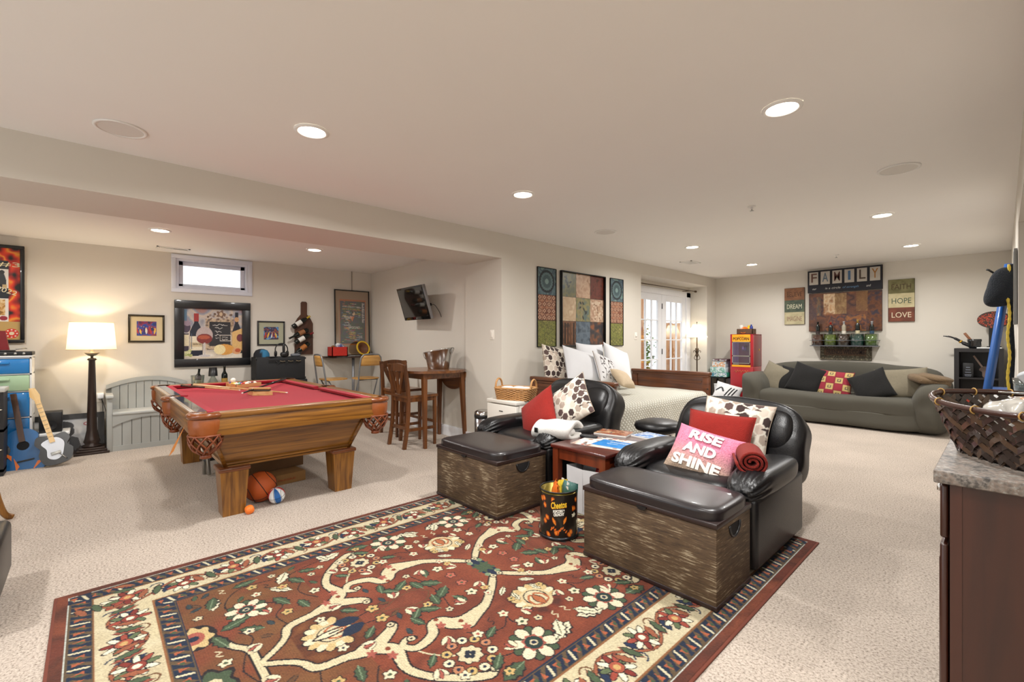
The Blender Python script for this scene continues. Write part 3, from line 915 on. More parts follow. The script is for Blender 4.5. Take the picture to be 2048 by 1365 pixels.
text('lettering', 'vrir', .04, mat('ink_dark', '2A2320', .8), t, (.1415, -.12, .045), width=.12, rot=(PI / 2, 0, PI / 2))
text('small_print', 'FRAGILE', .014, mat('ink_red', 'B4532A', .8), t, (.1415, .04, .04), width=.15, rot=(PI / 2, 0, PI / 2))
t = thing('brown_carton', 'taller dark brown cardboard carton behind the flattened box', 'box', (-4.72, 1.30, .091), .1)
MB().box(-.16, .13, -.28, .20, 0, .20, bev=.003).build('carton', mat('carton_dark', '6B4E30', .85), t)
MB().box(-.16, .13, -.04, -.0, .2005, .202).build('tape', mat('tape', '8C7350', .4), t)
t = thing('step_stool', 'folded silver step stool standing under the pool table', 'step stool', (-5.2, .80, 0), .25)
M_alu = mat('aluminium', 'A9A8A2', .35, metal=.9, var=.05)
for y in (-.0, .13):
    MB().box(-.05, -.02, y, y + .025, 0, .34, bev=.004).build('rail', M_alu, t)
    MB().box(.05, .08, y, y + .025, 0, .26, M=RY(-.18), bev=.004).build('rear_rail', M_alu, t)
MB().box(-.05, .09, 0, .155, .25, .275, bev=.004).build('tread', mat('tread_dark', '3A3A3C', .7), t)
MB().box(-.05, .02, 0, .155, .13, .15, bev=.004).build('tread', mat('tread_dark', '3A3A3C'), t)
# ------------------------------------------------------------------ back wall of the niche
M_blackframe = mat('black_frame', '16171A', .35, var=.1, coat=.2)
M_print = vmat('print_gloss', .35, coat=.3)
M_canvas = vmat('print_canvas', .75, bump=.12, bscale=500)
def frame(name, lab, u0, v0, u1, v1, plane, val, border, cv, m=None, depth=.025, mat_border=0, mat_col='D8C9A6', glassy=False, cat='picture', tilt=0.0):
    """framed print on a wall given by the pixels of its upper left and lower right corners"""
    A = plane(u0, v0, val); B = plane(u1, v1, val)
    if plane is OX:
        cx = (A.y + B.y) / 2; w = abs(B.y - A.y); loc = (val + .002, cx, 0); rz = PI / 2
    else:
        cx = (A.x + B.x) / 2; w = abs(B.x - A.x); loc = (cx, val - .002, 0); rz = 0
    z0, z1 = min(A.z, B.z), max(A.z, B.z); h = z1 - z0
    t = thing(name, lab, cat, (loc[0], loc[1], z0), rot=(tilt, 0, rz))
    f = MB(); bo = border
    f.box(-w / 2, w / 2, -depth, 0, h - bo, h, bev=.004).box(-w / 2, w / 2, -depth, 0, 0, bo, bev=.004)
    f.box(-w / 2, -w / 2 + bo, -depth, 0, bo, h - bo, bev=.004).box(w / 2 - bo, w / 2, -depth, 0, bo, h - bo, bev=.004)
    f.build('frame', m or M_blackframe, t)
    MB().box(-w / 2 + bo * .5, w / 2 - bo * .5, -.006, -.001, bo * .5, h - bo * .5).build('backing', mat('mat_' + mat_col, mat_col, .9, var=.02), t)
    k = bo + mat_border
    pw, ph = w - 2 * k, h - 2 * k
    c = cv(pw, ph)
    obj('print', c.mesh('print', x0=-pw / 2, z0=k, y=-.0085), M_print if glassy else M_canvas, t)
    return t, w, h, k

# the big wine still life
def wine_art(w, h):
    c = Cv(w, h, .004, '9A98A0')
    c.blotch(['7F828E', 'B5AFAE', 'C9B9A8', '8E93A2', 'A67F78'], .25, seed=3)
    c.blotch(['E6DFD2', 'D5C8B4', 'C3B7A8'], .2, 0, 0, w, h * .16, 5)
    X = lambda k: k * w
    Y = lambda k: k * h
    # left, cut-off blue bottle and label
    c.rect(0, Y(.75), X(.05), Y(.97), '5D7C94'); c.rect(0, Y(.15), X(.08), Y(.50), '3A3142'); c.rect(0, Y(.26), X(.08), Y(.48), 'D8C9A8')
    c.ell(X(.04), Y(.62), X(.07), Y(.10), '4A3E50'); c.ell(X(.06), Y(.70), X(.06), Y(.05), '9A8795')
    # gilded mirror frame behind the slate
    c.rect(X(.36), Y(.18), X(.84), Y(.80), 'A8917A'); c.blotch(['8C755E', 'C9B193', '6F5E55'], .05, X(.36), Y(.18), X(.84), Y(.80), 7)
    for k in range(24): c.ell(X(.40 + .44 * k / 23), Y(.84 + .06 * math.sin(k * 1.3)), X(.022), Y(.022), ['6C5648', 'C6B29A', '8C7A72'][k % 3])
    c.ell(X(.62), Y(.90), X(.07), Y(.07), '7A5F50', wob=.25, k=5); c.ell(X(.62), Y(.90), X(.03), Y(.04), 'C9B193')
    c.rect(X(.42), Y(.25), X(.79), Y(.74), '26262B')
    # chalk script on the slate
    r = random.Random(4)
    for line, (yy, x0, x1) in enumerate(((.68, .48, .74), (.61, .52, .66), (.54, .52, .64), (.47, .52, .62), (.40, .53, .60))):
        x = x0; P = []
        while x < x1:
            P.append((X(x), Y(yy + r.uniform(-.016, .022)))); x += .018
        c.stroke(P, .005, 'E8E4DC')
    c.rect(X(.60), Y(.35), X(.80), Y(.48), 'D8D0C4'); c.rect(X(.61), Y(.36), X(.79), Y(.47), '2A2628')
    for yy in (.435, .39): c.stroke([(X(.64 + k * .02), Y(yy + r.uniform(-.012, .012))) for k in range(6)], .0045, 'E8E4DC')
    # bottle with red capsule
    c.poly([(X(.10), Y(.06)), (X(.31), Y(.06)), (X(.31), Y(.55)), (X(.24), Y(.72)), (X(.24), Y(.76)), (X(.17), Y(.76)), (X(.17), Y(.72)), (X(.10), Y(.55))], '1B2333')
    c.rect(X(.165), Y(.74), X(.245), Y(.90), 'A33A3A'); c.rect(X(.105), Y(.17), X(.305), Y(.45), 'E2D6BC'); c.rect(X(.105), Y(.24), X(.305), Y(.33), 'CDB994')
    c.stroke([(X(.13), Y(.2)), (X(.13), Y(.5))], .006, '4E5A6C', False)
    # right bottle
    c.poly([(X(.83), Y(.10)), (X(1), Y(.10)), (X(1), Y(.55)), (X(.93), Y(.72)), (X(.93), Y(.95)), (X(.87), Y(.95)), (X(.87), Y(.72)), (X(.82), Y(.55))], '20222E')
    c.ell(X(.90), Y(.80), X(.04), Y(.05), 'C99A6C'); c.poly([(X(.82), Y(.2)), (X(1), Y(.16)), (X(1), Y(.62)), (X(.82), Y(.54))], 'D9B06F')
    c.ell(X(.96), Y(.42), X(.06), Y(.08), '6E3038')
    # wine glass
    c.ell(X(.34), Y(.47), X(.14), Y(.17), 'B9A8A4'); c.ell(X(.34), Y(.40), X(.13), Y(.10), '7E2E2C'); c.ell(X(.33), Y(.43), X(.10), Y(.04), 'B0553A')
    c.rect(X(.325), Y(.08), X(.355), Y(.32), 'C9C1BC'); c.ell(X(.34), Y(.06), X(.10), Y(.022), 'C4BEBE')
    # cheese, bread, grapes
    c.ell(X(.68), Y(.18), X(.18), Y(.11), 'D89A48'); c.ell(X(.60), Y(.18), X(.10), Y(.10), 'EBD9A4'); c.ell(X(.90), Y(.15), X(.08), Y(.07), 'D9A070'); c.ell(X(.92), Y(.16), X(.05), Y(.04), 'B8532E')
    for k in range(14): c.ell(X(.02 + .10 * r.random()), Y(.05 + .12 * r.random()), X(.022), Y(.022), ['9AA060', 'C3C48A', 'D6CFA0'][k % 3])
    c.grain(.05, 2, 3)
    return c
t, w, h, k = frame('wine_painting', 'large black-framed painting of wine bottles, glass, cheese and slate menu', 348, 600, 500, 730, OX, XN, .105, wine_art, depth=.035, glassy=True)
text('lettering', 'BAIN NO', .028, mat('ink_brown', '4A3A2A', .8), t, (-w * .21, -.0095, .105 + (h - .21) * .29), depth=.0004, width=.10)
def band_art(seed, cols):
    def fn(w, h):
        c = Cv(w, h, .004, '1E2B58'); r = random.Random(seed)
        c.blotch(cols, .06, seed=seed)
        for k in range(7):
            x = w * (.1 + .13 * k); c.leaf(x, h * .1, h * r.uniform(.35, .6), w * .1, PI / 2 + r.uniform(-.3, .3), ['B0302C', 'E0B040', '3A2A60', 'D8D0C0', '7A2030'][k % 5])
            c.ell(x, h * r.uniform(.5, .68), w * .03, w * .03, 'C98A60')
        return c
    return fn
M_bronzeframe = mat('bronze_frame', '3A3222', .3, metal=.4)
frame('jazz_print', 'small dark-framed band print in wide cream mat beside the floor lamp', 256, 629, 329, 685, OX, XN, .022, band_art(2, ['24346E', '2A4A9A', '8A2A3A', '1E2B58']), M_bronzeframe, .02, .062, 'CDBB93', True)
frame('club_print', 'small black-framed blue club scene in grey mat above the amplifier', 514, 642, 569, 691, OX, XN, .02, band_art(9, ['2458A8', '6AA8D8', '402838', '1E2B58', '8A4A3A']), M_blackframe, .02, .068, 'A8A890', True)
# fiery framed collage at the left
def fire_art(w, h):
    c = Cv(w, h, .004, 'C03A1C')
    c.blotch(['1A1010', 'B01E14', 'E8421C', 'F0A030', 'C02818', '241418'], .16, seed=12)
    c.rect(0, 0, w, h * .20, 'C2A060')
    c.ell(w * .80, h * .07, w * .16, w * .16, 'D8352A'); c.ell(w * .80, h * .07, w * .06, w * .06, 'EBD9B8')
    for k in range(8): c.ell(w * (.80 + .12 * math.cos(k * .785)), h * .07 + w * .12 * math.sin(k * .785), w * .022, w * .022, 'F0E6D8')
    c.rect(w * .02, h * .20, w * .73, h * .86, 'E6E2DC')
    c.rect(w * .02, h * .77, w * .73, h * .86, '1C2430'); c.rect(w * .02, h * .45, w * .73, h * .56, '1C2430')
    r = random.Random(8)
    for k in range(40):
        yy = r.choice([r.uniform(.60, .76), r.uniform(.23, .30)]); x = r.uniform(.05, .4)
        c.rect(w * x, h * yy, w * (x + r.uniform(.05, .2)), h * (yy + .006), 'A0A0A0')
    c.stroke([(w * .58, h * .61), (w * .60, h * .66), (w * .58, h * .72)], [.07, .05, .03], '33363C'); c.ell(w * .585, h * .735, .02, .022, '2A2A2E')
    for k in range(6): c.rect(w * (.05 + .11 * k), h * .565, w * (.14 + .11 * k), h * .60, ['E0A030', '202028', 'C8B080'][k % 3])
    c.rect(w * .22, h * .27, w * .66, h * .44, '2A2020'); c.blotch(['2A2020', 'C89040', 'E8D0A0'], .03, w * .22, h * .27, w * .66, h * .44, 4)
    c.ell(w * .62, h * .235, .03, .025, '9A2038')
    for k in range(5): c.ell(w * (.06 + .1 * k), h * .455, .018, .018, 'D83A2A')
    return c
t, w, h, k = frame('fire_collage', 'black-framed fiery red poster with pinned white calendar page', -60, 484, 50, 686, OX, XN, .035, fire_art, M_blackframe, .03, 0, '201010', True, tilt=.02)
text('year_lettering', '2022', .05, mat('cream_ink', 'EFE6C0', .7), t, (w * .16, -.0105, h * .53), depth=.0004, width=.16, rot=(PI / 2, .35, 0))
text('top_lettering', '0#3', .05, mat('cream_ink', 'EFE6C0'), t, (w * .12, -.0105, h * .80), depth=.0004, width=.24)

# wooden wall rack in the shape of a bottle, with four bottles
t = thing('wine_rack', 'dark wooden bottle-shaped wall rack holding four wine bottles', 'wine rack', (XN + .002, OX(607, 650, XN).y, 0), PI / 2)
za, zb = OX(607, 709, XN).z, OX(607, 604, XN).z
hw = .135
P = [(-hw, za), (hw, za), (hw, zb - .34), (.10, zb - .27), (.045, zb - .2), (.045, zb - .02), (.03, zb), (-.03, zb), (-.045, zb - .02), (-.045, zb - .2), (-.10, zb - .27), (-hw, zb - .34)]
MB().prism(P, -.025, 0, 'y').build('board', wood('walnut', '3E2416', '5A3622', .45, axis=2), t)
ry = OX(607, 650, XN).y
def bottle_mb(kind='bordeaux', hgt=.30, r=.037):
    k = hgt / .30
    pr = [(r * .85, 0), (r, .006), (r, .18 * k), (r * .93, .20 * k), (r * .42, .232 * k), (.0135, .25 * k), (.0135, .288 * k), (.0155, .289 * k), (.0155, .30 * k), (.003, .30 * k)]
    return pr
def bottle(lab, loc, rot, glass, cap, label, hgt=.30, group=None, labz=(.06, .15), r=.037):
    t = thing('wine_bottle', lab, 'bottle', loc, rot=rot, group=group)
    k = hgt / .30
    MB().lathe(bottle_mb('b', hgt, r), 20).build('glass', mat(*glass), t)
    if cap: MB().lathe([(.0143, .238 * k), (.0143, .287 * k), (.0163, .288 * k), (.0163, .302 * k), (.002, .302 * k)], 16).build('capsule', mat(*cap), t)
    if label: MB().lathe([(r + .0006, labz[0] * k), (r + .0006, labz[1] * k)], 20, cap=False).build('label_band', mat(*label), t)
    return t
DG = ('dark_bottle_glass', '0E1512', .1)
specs = [((585, 655), (632, 625), ('capsule_gold', 'B89B2C', .35), ('label_white', 'DAD8D0', .7), 'dark wine bottle with gold neck, topmost in the wall rack'),
         ((616, 660), (583, 675), ('capsule_black', '26231E', .35), ('label_brown', '8A5A34', .7), 'dark wine bottle with brown label lying neck-down in the rack'),
         ((590, 686), (629, 664), ('capsule_red', '7A1E22', .35), ('label_white', 'DAD8D0', .7), 'dark wine bottle with red neck and white label in the rack'),
         ((618, 687), (588, 709), ('capsule_black', '26231E', .35), ('label_orange', 'A8662C', .7), 'dark wine bottle with orange label, lowest in the rack')]
for (a, b_, cap, la, lab) in specs:
    A = OX(a[0], a[1], XN + .075); B = OX(b_[0], b_[1], XN + .075); B.x += .012
    d = (B - A).normalized()
    rot = d.to_track_quat('Z', 'Y').to_euler()
    bottle(lab, A, rot, DG, cap, la, .31, 'bottles in the wall rack')

# ------------------------------------------------------------------ corner shelf with poster
sz = 1.035
SP = Vector((XN + .002, 3.16, 0))
t = thing('corner_shelf', 'dark half-round bar shelf with a grey post in the corner', 'shelf', SP, PI / 2)
P = [(.44 * math.cos(a), -.34 * math.sin(a)) for a in np.linspace(0, PI, 20)]
P = [(x * 1.0, y) for x, y in P]
MB().prism(P, sz - .028, sz, 'z').build('top', wood('shelf_dark', '2E2420', '463630', .25, axis=0), t)
MB().lathe([(.022, .02), (.022, sz - .028)], 14, TR(0, -.20, 0)).build('post', mat('grey_post', '9A9DA2', .4, metal=.5), t)
MB().lathe([(.12, 0), (.12, .012), (.03, .02)], 20, TR(0, -.20, 0)).build('foot', mat('grey_post', '9A9DA2'), t)
def money(w, h):
    c = Cv(w, h, .0045, 'A98E70')
    c.rect(w * .13, h * .16, w * .91, h * .86, 'C06A30'); c.rect(w * .155, h * .18, w * .885, h * .835, '2E4A44')
    c.blotch(['2E4A44', '3A3E58', '28503C', '4A3440'], .1, w * .155, h * .18, w * .885, h * .835, 4)
    r = random.Random(5); cols = ['E8E4D8', 'D8B83A', 'B03A3A', '6AA0B0', 'D8783A', '7A5A90', '9AB060']
    for k in range(120):
        y = r.uniform(.20, .82); x = r.uniform(.17, .70)
        if .42 < y < .60 and .40 < x < .65: continue
        c.rect(w * x, h * y, w * (x + r.uniform(.03, .14)), h * (y + .008), r.choice(cols))
    c.rect(w * .78, h * .50, w * .88, h * .82, '4A4E60')
    for k in range(26): c.rect(w * .79, h * (.51 + .012 * k), w * (.80 + .07 * r.random()), h * (.517 + .012 * k), 'E8E4D8')
    c.poly([(w * .42, h * .60), (w * .56, h * .60), (w * .50, h * .52)], 'E07A30'); c.ell(w * .54, h * .645, w * .04, h * .03, 'E8C8A0'); c.ell(w * .51, h * .665, w * .03, h * .02, '2A1A14')
    return c
pz = OX(716, 709, XN).z
A = OX(677, 579, XN + .05); B = OX(757, 709, XN + .05)
t = thing('money_poster', 'tall black-framed poster of colourful typography standing on corner shelf', 'poster', (XN + .05, 0, sz + .001), rot=(-.03, 0, PI / 2))
w, h = .60, A.z - sz - .0
cy = 3.215
t.location.y = cy
f = MB(); bo = .016
f.box(-w / 2, w / 2, -.02, 0, h - bo, h).box(-w / 2, w / 2, -.02, 0, 0, bo).box(-w / 2, -w / 2 + bo, -.02, 0, bo, h - bo).box(w / 2 - bo, w / 2, -.02, 0, bo, h - bo)
f.build('frame', M_blackframe, t)
cvm = money(w - .02, h - .02)
obj('print', cvm.mesh('print', x0=-(w - .02) / 2, z0=.01, y=-.008), M_print, t)
MB().box(-w / 2 + .01, w / 2 - .01, -.006, -.001, .01, h - .01).build('backing', M_card, t)
MW = mat('poster_white', 'E8E6DC', .6); MY = mat('poster_yellow', 'D8C43A', .6)
for s_, m_, x, z, hh, ww in (('MONEY', MW, -.07, .64, .045, .14), ('OPPORTUNITY', MW, .03, .47, .04, .20), ('DREAM', MY, .0, .37, .055, .10), ('TO LIFE!', MY, .0, .30, .055, .10), ('LIVE', MW, .14, .31, .045, .06), ('LEAD A LIFE OF YOUR OWN', MY, -.02, .78, .025, .30), ('WORK HARD PLAY HARD', MW, -.02, .82, .022, .30)):
    text('lettering', s_, hh, m_, t, (x, -.009, z * h / 1.1), depth=.0004, width=ww)
MB().prism([(-w / 2 + .01, .01), (w / 2 - .01, .01), (w / 2 - .01, h - .01), (-w / 2 + .01, h - .01)], -.0115, -.0105, 'y').build('glazing', glassmat('picture_glass', fac=.16), t)
tag(MB().tube([(XN + .012, cy + .005, sz + h), (XN + .008, cy + .006, ZN - .002)], .004, 6).build('wall_cable', mat('cable_grey', '6A645A', .6)), 'thin grey cable running up the wall above the poster', 'cable')
# things on the corner shelf
t = thing('red_crate', 'red woven storage box on the corner shelf', 'box', (XN + .21, 2.90, sz + .001), PI / 2)
M_redw = mat('red_weave', 'C02A1E', .7, var=.25, scale=60, bump=.5, bscale=80)
f = MB(); bw, bd, bh = .25, .19, .15
f.box(-bw / 2, bw / 2, -bd / 2, -bd / 2 + .012, 0, bh).box(-bw / 2, bw / 2, bd / 2 - .012, bd / 2, 0, bh).box(-bw / 2, -bw / 2 + .012, -bd / 2, bd / 2, 0, bh).box(bw / 2 - .012, bw / 2, -bd / 2, bd / 2, 0, bh)
f.build('sides', M_redw, t); MB().box(-bw / 2, bw / 2, -bd / 2, bd / 2, 0, .01).build('base', M_redw, t)
lens = [(.0005, -.115), (.03, -.10), (.055, -.06), (.066, 0), (.055, .06), (.03, .10), (.0005, .115)]
me = MB().lathe(lens, 28, cap=False).mesh('toy_football')
def ftb(co):
    if abs(co.x) < .012 and co.y > 0: return 'E8E6E0'
    return 'E8E6E0' if (int((co.z + .12) * 55) % 2 == 0 and int((math.atan2(co.y, co.x) + PI) * 3.5) % 2 == 0) else '1F3F86'
o = obj('toy_football', paint(me, ftb), vmat('ball_matte', .55), None, (XN + .20, 2.95, sz + .135), (.9, .6, 0))
tag(o, 'blue toy football with white stars sticking out of red box', 'ball')
o = MB().lathe([(.0005, -.08), (.03, -.06), (.045, 0), (.03, .06), (.0005, .08)], 20, cap=False).build('small_football', mat('brown_leather_ball', '8A5628', .5, bump=.2), None, (XN + .19, 2.845, sz + .125), (.5, 1.1, 0))
tag(o, 'small brown football lying in the red box', 'ball')
t = thing('carved_bowl', 'brown carved bowl with yellow cord ring leaning on corner shelf', 'bowl', (XN + .17, 3.33, sz + .118), rot=(0, 1.25, .15))
MB().lathe([(.0005, -.05), (.06, -.04), (.09, 0), (.098, .03), (.085, .03), (.06, -.015), (.0005, -.025)], 24, cap=False).build('bowl', mat('carved_brown', '6E4326', .6, var=.35, scale=30, bump=.6, bscale=60), t)
MB().tube([(.112 * math.cos(a), .112 * math.sin(a), .028) for a in np.linspace(0, 2 * PI, 33)[:-1]], .014, 8, closed=True).build('cord_ring', mat('yellow_cord', 'D8B028', .7), t)
t = thing('paper_sheets', 'loose grey papers lying on the edge of corner shelf', 'papers', (XN + .25, 3.13, sz + .001), PI / 2)
MB().box(-.10, .03, -.035, .03, 0, .004).build('sheet', mat('paper_grey', 'C8C6C2', .6), t)
MB().box(-.04, .12, -.04, .025, .0041, .007, RZ(.1)).build('sheet', mat('paper_grey', 'C8C6C2'), t)
# ------------------------------------------------------------------ floor lamp by the back wall
M_dkwood = mat('espresso_wood', '2E1F18', .35, var=.2, scale=8, coat=.3, stretch=(6, 6, 1))
M_shade = shademat('shade_cloth', 'F0E2C6', .32)
def bulb(parent, z, watts, col=(1, .86, .66)):
    l = bpy.data.lights.new('bulb_light', 'POINT'); l.energy = watts; l.color = col; l.shadow_soft_size = .03
    o = bpy.data.objects.new('bulb_light', l); COL.objects.link(o); o.parent = parent; o.location = (0, 0, z)
    MB().sphere((0, 0, z - .055), .022, 12).build('bulb', mat('bulb_glass', 'FFF6E6', .4, emit='FFE9C8', estr=12), parent)
t = thing('floor_lamp', 'tall dark wooden floor lamp with drum shade beside the grey bench', 'floor lamp', (-7.14, .01, 0))
st = MB()
for k, (a, z0, z1) in enumerate(((.15, 0, .025), (.13, .025, .05), (.11, .05, .07))): st.box(-a, a, -a, a, z0, z1, bev=.004)
st.build('base', M_dkwood, t)
MB().lathe([(.085, .07), (.095, .085), (.06, .10), (.075, .13), (.065, .16), (.047, .26), (.029, 1.06), (.045, 1.07), (.03, 1.09)], 16).build('column', M_dkwood, t)
MB().lathe([(.012, 1.09), (.012, 1.11), (.035, 1.118), (.07, 1.15), (.02, 1.152), (.012, 1.17), (.012, 1.3)], 16).build('neck', mat('aged_silver', '8C8272', .4, metal=.7), t)
MB().lathe([(.215, 1.19), (.19, 1.50)], 40, cap=False).build('shade', M_shade, t)
MB().tube([(.2155 * math.cos(a), .2155 * math.sin(a), 1.19) for a in np.linspace(0, 2 * PI, 41)[:-1]], .004, 6, closed=True).build('shade_rim', M_shade, t)
MB().tube([(.1905 * math.cos(a), .1905 * math.sin(a), 1.50) for a in np.linspace(0, 2 * PI, 41)[:-1]], .004, 6, closed=True).build('shade_rim', M_shade, t)
bulb(t, 1.36, LAMP_W)

# wall outlet with plug and cords
oy = OX(201, 812, XN).y
plate('wall_outlet', 'white wall outlet between floor lamp and grey bench', 'outlet', (XN, oy, .60), PI / 2, 'o')
t = thing('power_adapter', 'white power adapter plugged in above dangling black cords', 'adapter', (XN + .012, oy, .62), PI / 2)
MB().box(-.03, .03, -.055, 0, -.03, .03, bev=.006).build('adapter', M_trim, t)
M_cord = mat('black_cord', '1A1A1A', .6)
for k in range(2):
    MB().tube(catmull([(.01, -.04, -.03), (.02 + .03 * k, -.045, -.2), (-.02 + .08 * k, -.05, -.38), (-.06 + .16 * k, -.06, -.56), (-.11 + .24 * k, -.08, -.612)], 6), .0035, 6).build('cord', M_cord, t)

# grey storage bench
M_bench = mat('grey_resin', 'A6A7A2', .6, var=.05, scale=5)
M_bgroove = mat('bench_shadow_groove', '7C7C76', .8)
bx0, bx1 = .135, .94
t = thing('storage_bench', 'grey garden storage bench with arched slatted back', 'bench', (-7.02, (bx0 + bx1) / 2, 0), PI / 2)
hwid = (bx1 - bx0) / 2
arch = lambda x, a, z: z + a * (1 - (x / hwid) ** 2)
xs = np.linspace(-hwid + .05, hwid - .05, 17)
n = 9
for i in range(n):                                   # back boards
    a0 = -hwid + .05 + (2 * hwid - .1) * i / n; a1 = a0 + (2 * hwid - .1) / n - .006
    MB().prism([(a0, .42), (a1, .42), (a1, arch(a1, .09, .70)), ((a0 + a1) / 2, arch((a0 + a1) / 2, .09, .70)), (a0, arch(a0, .09, .70))], .35, .372, 'y').build('back_board', M_bench, t)
top = [(x, arch(x, .09, .70)) for x in np.linspace(-hwid, hwid, 21)] + [(x, arch(x, .09, .75)) for x in np.linspace(hwid, -hwid, 21)]
MB().prism(top, .335, .39, 'y').build('back_rail', M_bench, t)
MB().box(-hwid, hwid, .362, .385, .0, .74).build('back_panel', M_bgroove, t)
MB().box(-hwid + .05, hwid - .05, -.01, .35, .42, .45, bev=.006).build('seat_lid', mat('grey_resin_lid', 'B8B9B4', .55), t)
for s in (-1, 1):
    x0, x1 = sorted((s * hwid, s * (hwid - .05)))
    MB().box(x0, x1, 0, .38, 0, .62, bev=.006).build('side_panel', M_bench, t)
    MB().box(x0 - .01, x1 + .01, -.03, .36, .62, .655, bev=.008).build('armrest', mat('grey_resin_lid', 'B8B9B4'), t)
m = 8
for i in range(m):
    a0 = -hwid + .05 + (2 * hwid - .1) * i / m; a1 = a0 + (2 * hwid - .1) / m - .007
    MB().box(a0, a1, .012, .03, .05, .415).build('front_board', M_bench, t)
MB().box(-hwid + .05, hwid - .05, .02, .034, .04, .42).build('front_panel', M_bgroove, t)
fa = [(x, arch(x, .12, .26)) for x in np.linspace(-hwid + .05, hwid - .05, 17)] + [(hwid - .05, .42), (-hwid + .05, .42)]
MB().prism(fa, 0, .014, 'y').build('front_arch', M_bench, t)
MB().box(-hwid + .05, hwid - .05, .0, .03, 0, .06).build('plinth', M_bench, t)

# ------------------------------------------------------------------ corner left of the lamp
# leaning framed portrait print (plain figure)
def portrait(w, h):
    c = Cv(w, h, .005, 'C9CCD0')
    c.blotch(['C9CCD0', 'B4B8BE', 'DADBDC'], .2, seed=5)
    c.poly([(w * .30, 0), (w * .78, 0), (w * .72, h * .40), (w * .55, h * .52), (w * .38, h * .44)], '34363C')
    c.poly([(w * .36, 0), (w * .46, 0), (w * .52, h * .45), (w * .40, h * .40)], 'C4C7CC')
    c.ell(w * .44, h * .66, w * .13, h * .20, 'B9BCC2'); c.ell(w * .47, h * .78, w * .19, h * .17, '26272C'); c.ell(w * .58, h * .62, w * .09, h * .16, '26272C')
    c.ell(w * .84, h * .82, .03, .02, 'B05A62'); c.ell(w * .84, h * .82, .018, .01, 'D8D4D6')
    return c
t = thing('leaning_poster', 'wide black-framed grey portrait print leaning on wall behind guitars', 'picture', (XN + .16, -.24, .001), rot=(-.22, 0, PI / 2))
w, h = .72, .44
f = MB(); bo = .06
f.box(-w / 2, w / 2, -.02, 0, h - bo, h).box(-w / 2, w / 2, -.02, 0, 0, bo * .3).box(-w / 2, -w / 2 + bo, -.02, 0, bo * .3, h - bo).box(w / 2 - bo, w / 2, -.02, 0, bo * .3, h - bo)
f.build('frame', M_blackframe, t)
cvp = portrait(w - .12, h - .078)
obj('print', cvp.mesh('print', x0=-(w - .12) / 2, z0=.018, y=-.012), M_print, t)
MB().box(-w / 2 + .03, w / 2 - .03, -.01, -.001, .01, h - .03).build('backing', M_card, t)

# drawer tower of translucent plastic
t = thing('drawer_tower', 'white plastic drawer tower with blue and green translucent drawers', 'drawers', (-7.08, -.68, 0), PI / 2)
M_wpl = mat('white_plastic', 'E4E6E6', .4, var=.02)
fz = [(.02, .25, 'grey_drawer', 'B8BCC0'), (.27, .48, 'blue_drawer', '1C78BC'), (.50, .75, 'blue_drawer', '1C78BC'), (.77, .93, 'green_drawer', 'A6C4A0'), (.95, 1.10, 'blue_drawer', '1C78BC')]
f = MB()
hw_ = .225
for z in (0, .255, .485, .755, .935, 1.105): f.box(-hw_, hw_, -.16, .2, z, z + .015)
for s in (-1, 1):
    x0, x1 = sorted((s * hw_, s * (hw_ - .014)))
    f.box(x0, x1, -.16, .2, 0, 1.115)
f.build('casing', M_wpl, t)
MB().box(-hw_ - .005, hw_ + .005, -.18, .21, 1.12, 1.135, bev=.005).build('top', M_wpl, t)
for z0, z1, mn, mc in fz:
    d = MB().box(-hw_ + .016, hw_ - .016, -.175, .18, z0, z1, bev=.008).build('drawer', mat(mn, mc, .25, var=.25, scale=3, coat=.3), t)
    MB().box(-.07, .07, -.19, -.17, z1 - .05, z1 - .03, bev=.004).build('handle', mat(mn + '_handle', mc, .3), d)
# black turntable/radio and red case on top
t = thing('turntable', 'black record deck with silver knobs on the drawer tower', 'turntable', (-7.08, -.66, 1.136), PI / 2)
MB().box(-.21, .21, -.17, .17, 0, .04, bev=.006).build('plinth', mat('black_plastic', '17181A', .4), t)
MB().lathe([(.13, .04), (.13, .055), (.01, .056)], 28, TR(-.05, 0, 0)).build('platter', mat('platter', '2E3034', .3, metal=.5), t)
MB().tube([(.15, .1, .07), (.15, -.02, .075), (.09, -.09, .065)], .006).build('tonearm', M_alu, t)
for x in (.02, .09, .15): MB().lathe([(.014, 0), (.012, .016)], 12, TR(x, -.17, .02) @ RX(PI / 2)).build('knob', M_alu, t)
t = thing('red_case', 'dark red upright case standing on the record deck', 'case', (-7.13, -.78, 1.193), PI / 2)
MB().prism([(-.10, 0), (.15, 0), (.12, .20), (-.10, .20)], -.03, .03, 'y').build('case', mat('dark_red', '7A1018', .5, var=.1), t)
MB().tube([(-.04, 0, .20), (-.02, 0, .225), (.04, 0, .225), (.06, 0, .20)], .006).build('handle', mat('dark_red', '7A1018'), t)
# clear bin and small speaker
t = thing('storage_bin', 'low clear storage bin with white lid behind the guitars', 'storage bin', (-7.14, -.32, 0), PI / 2)
MB().box(-.10, .14, -.15, .15, 0, .26, bev=.012).build('bin', mat('frosted_plastic', 'B4BABC', .3, var=.2, scale=5, coat=.2), t)
MB().box(-.11, .15, -.16, .16, .26, .29, bev=.006).build('lid', M_wpl, t)
t = thing('small_speaker', 'small black bookshelf speaker on the clear bin', 'speaker', (-7.12, -.33, .291), PI / 2)
MB().box(-.08, .10, -.09, .10, 0, .22, bev=.008).build('cabinet', mat('black_plastic', '17181A'), t)
MB().lathe([(.001, .0), (.03, .004), (.05, .014)], 20, TR(.01, -.088, .08) @ RX(PI / 2), cap=False).build('woofer', mat('cone', '2A2A2C', .6), t)
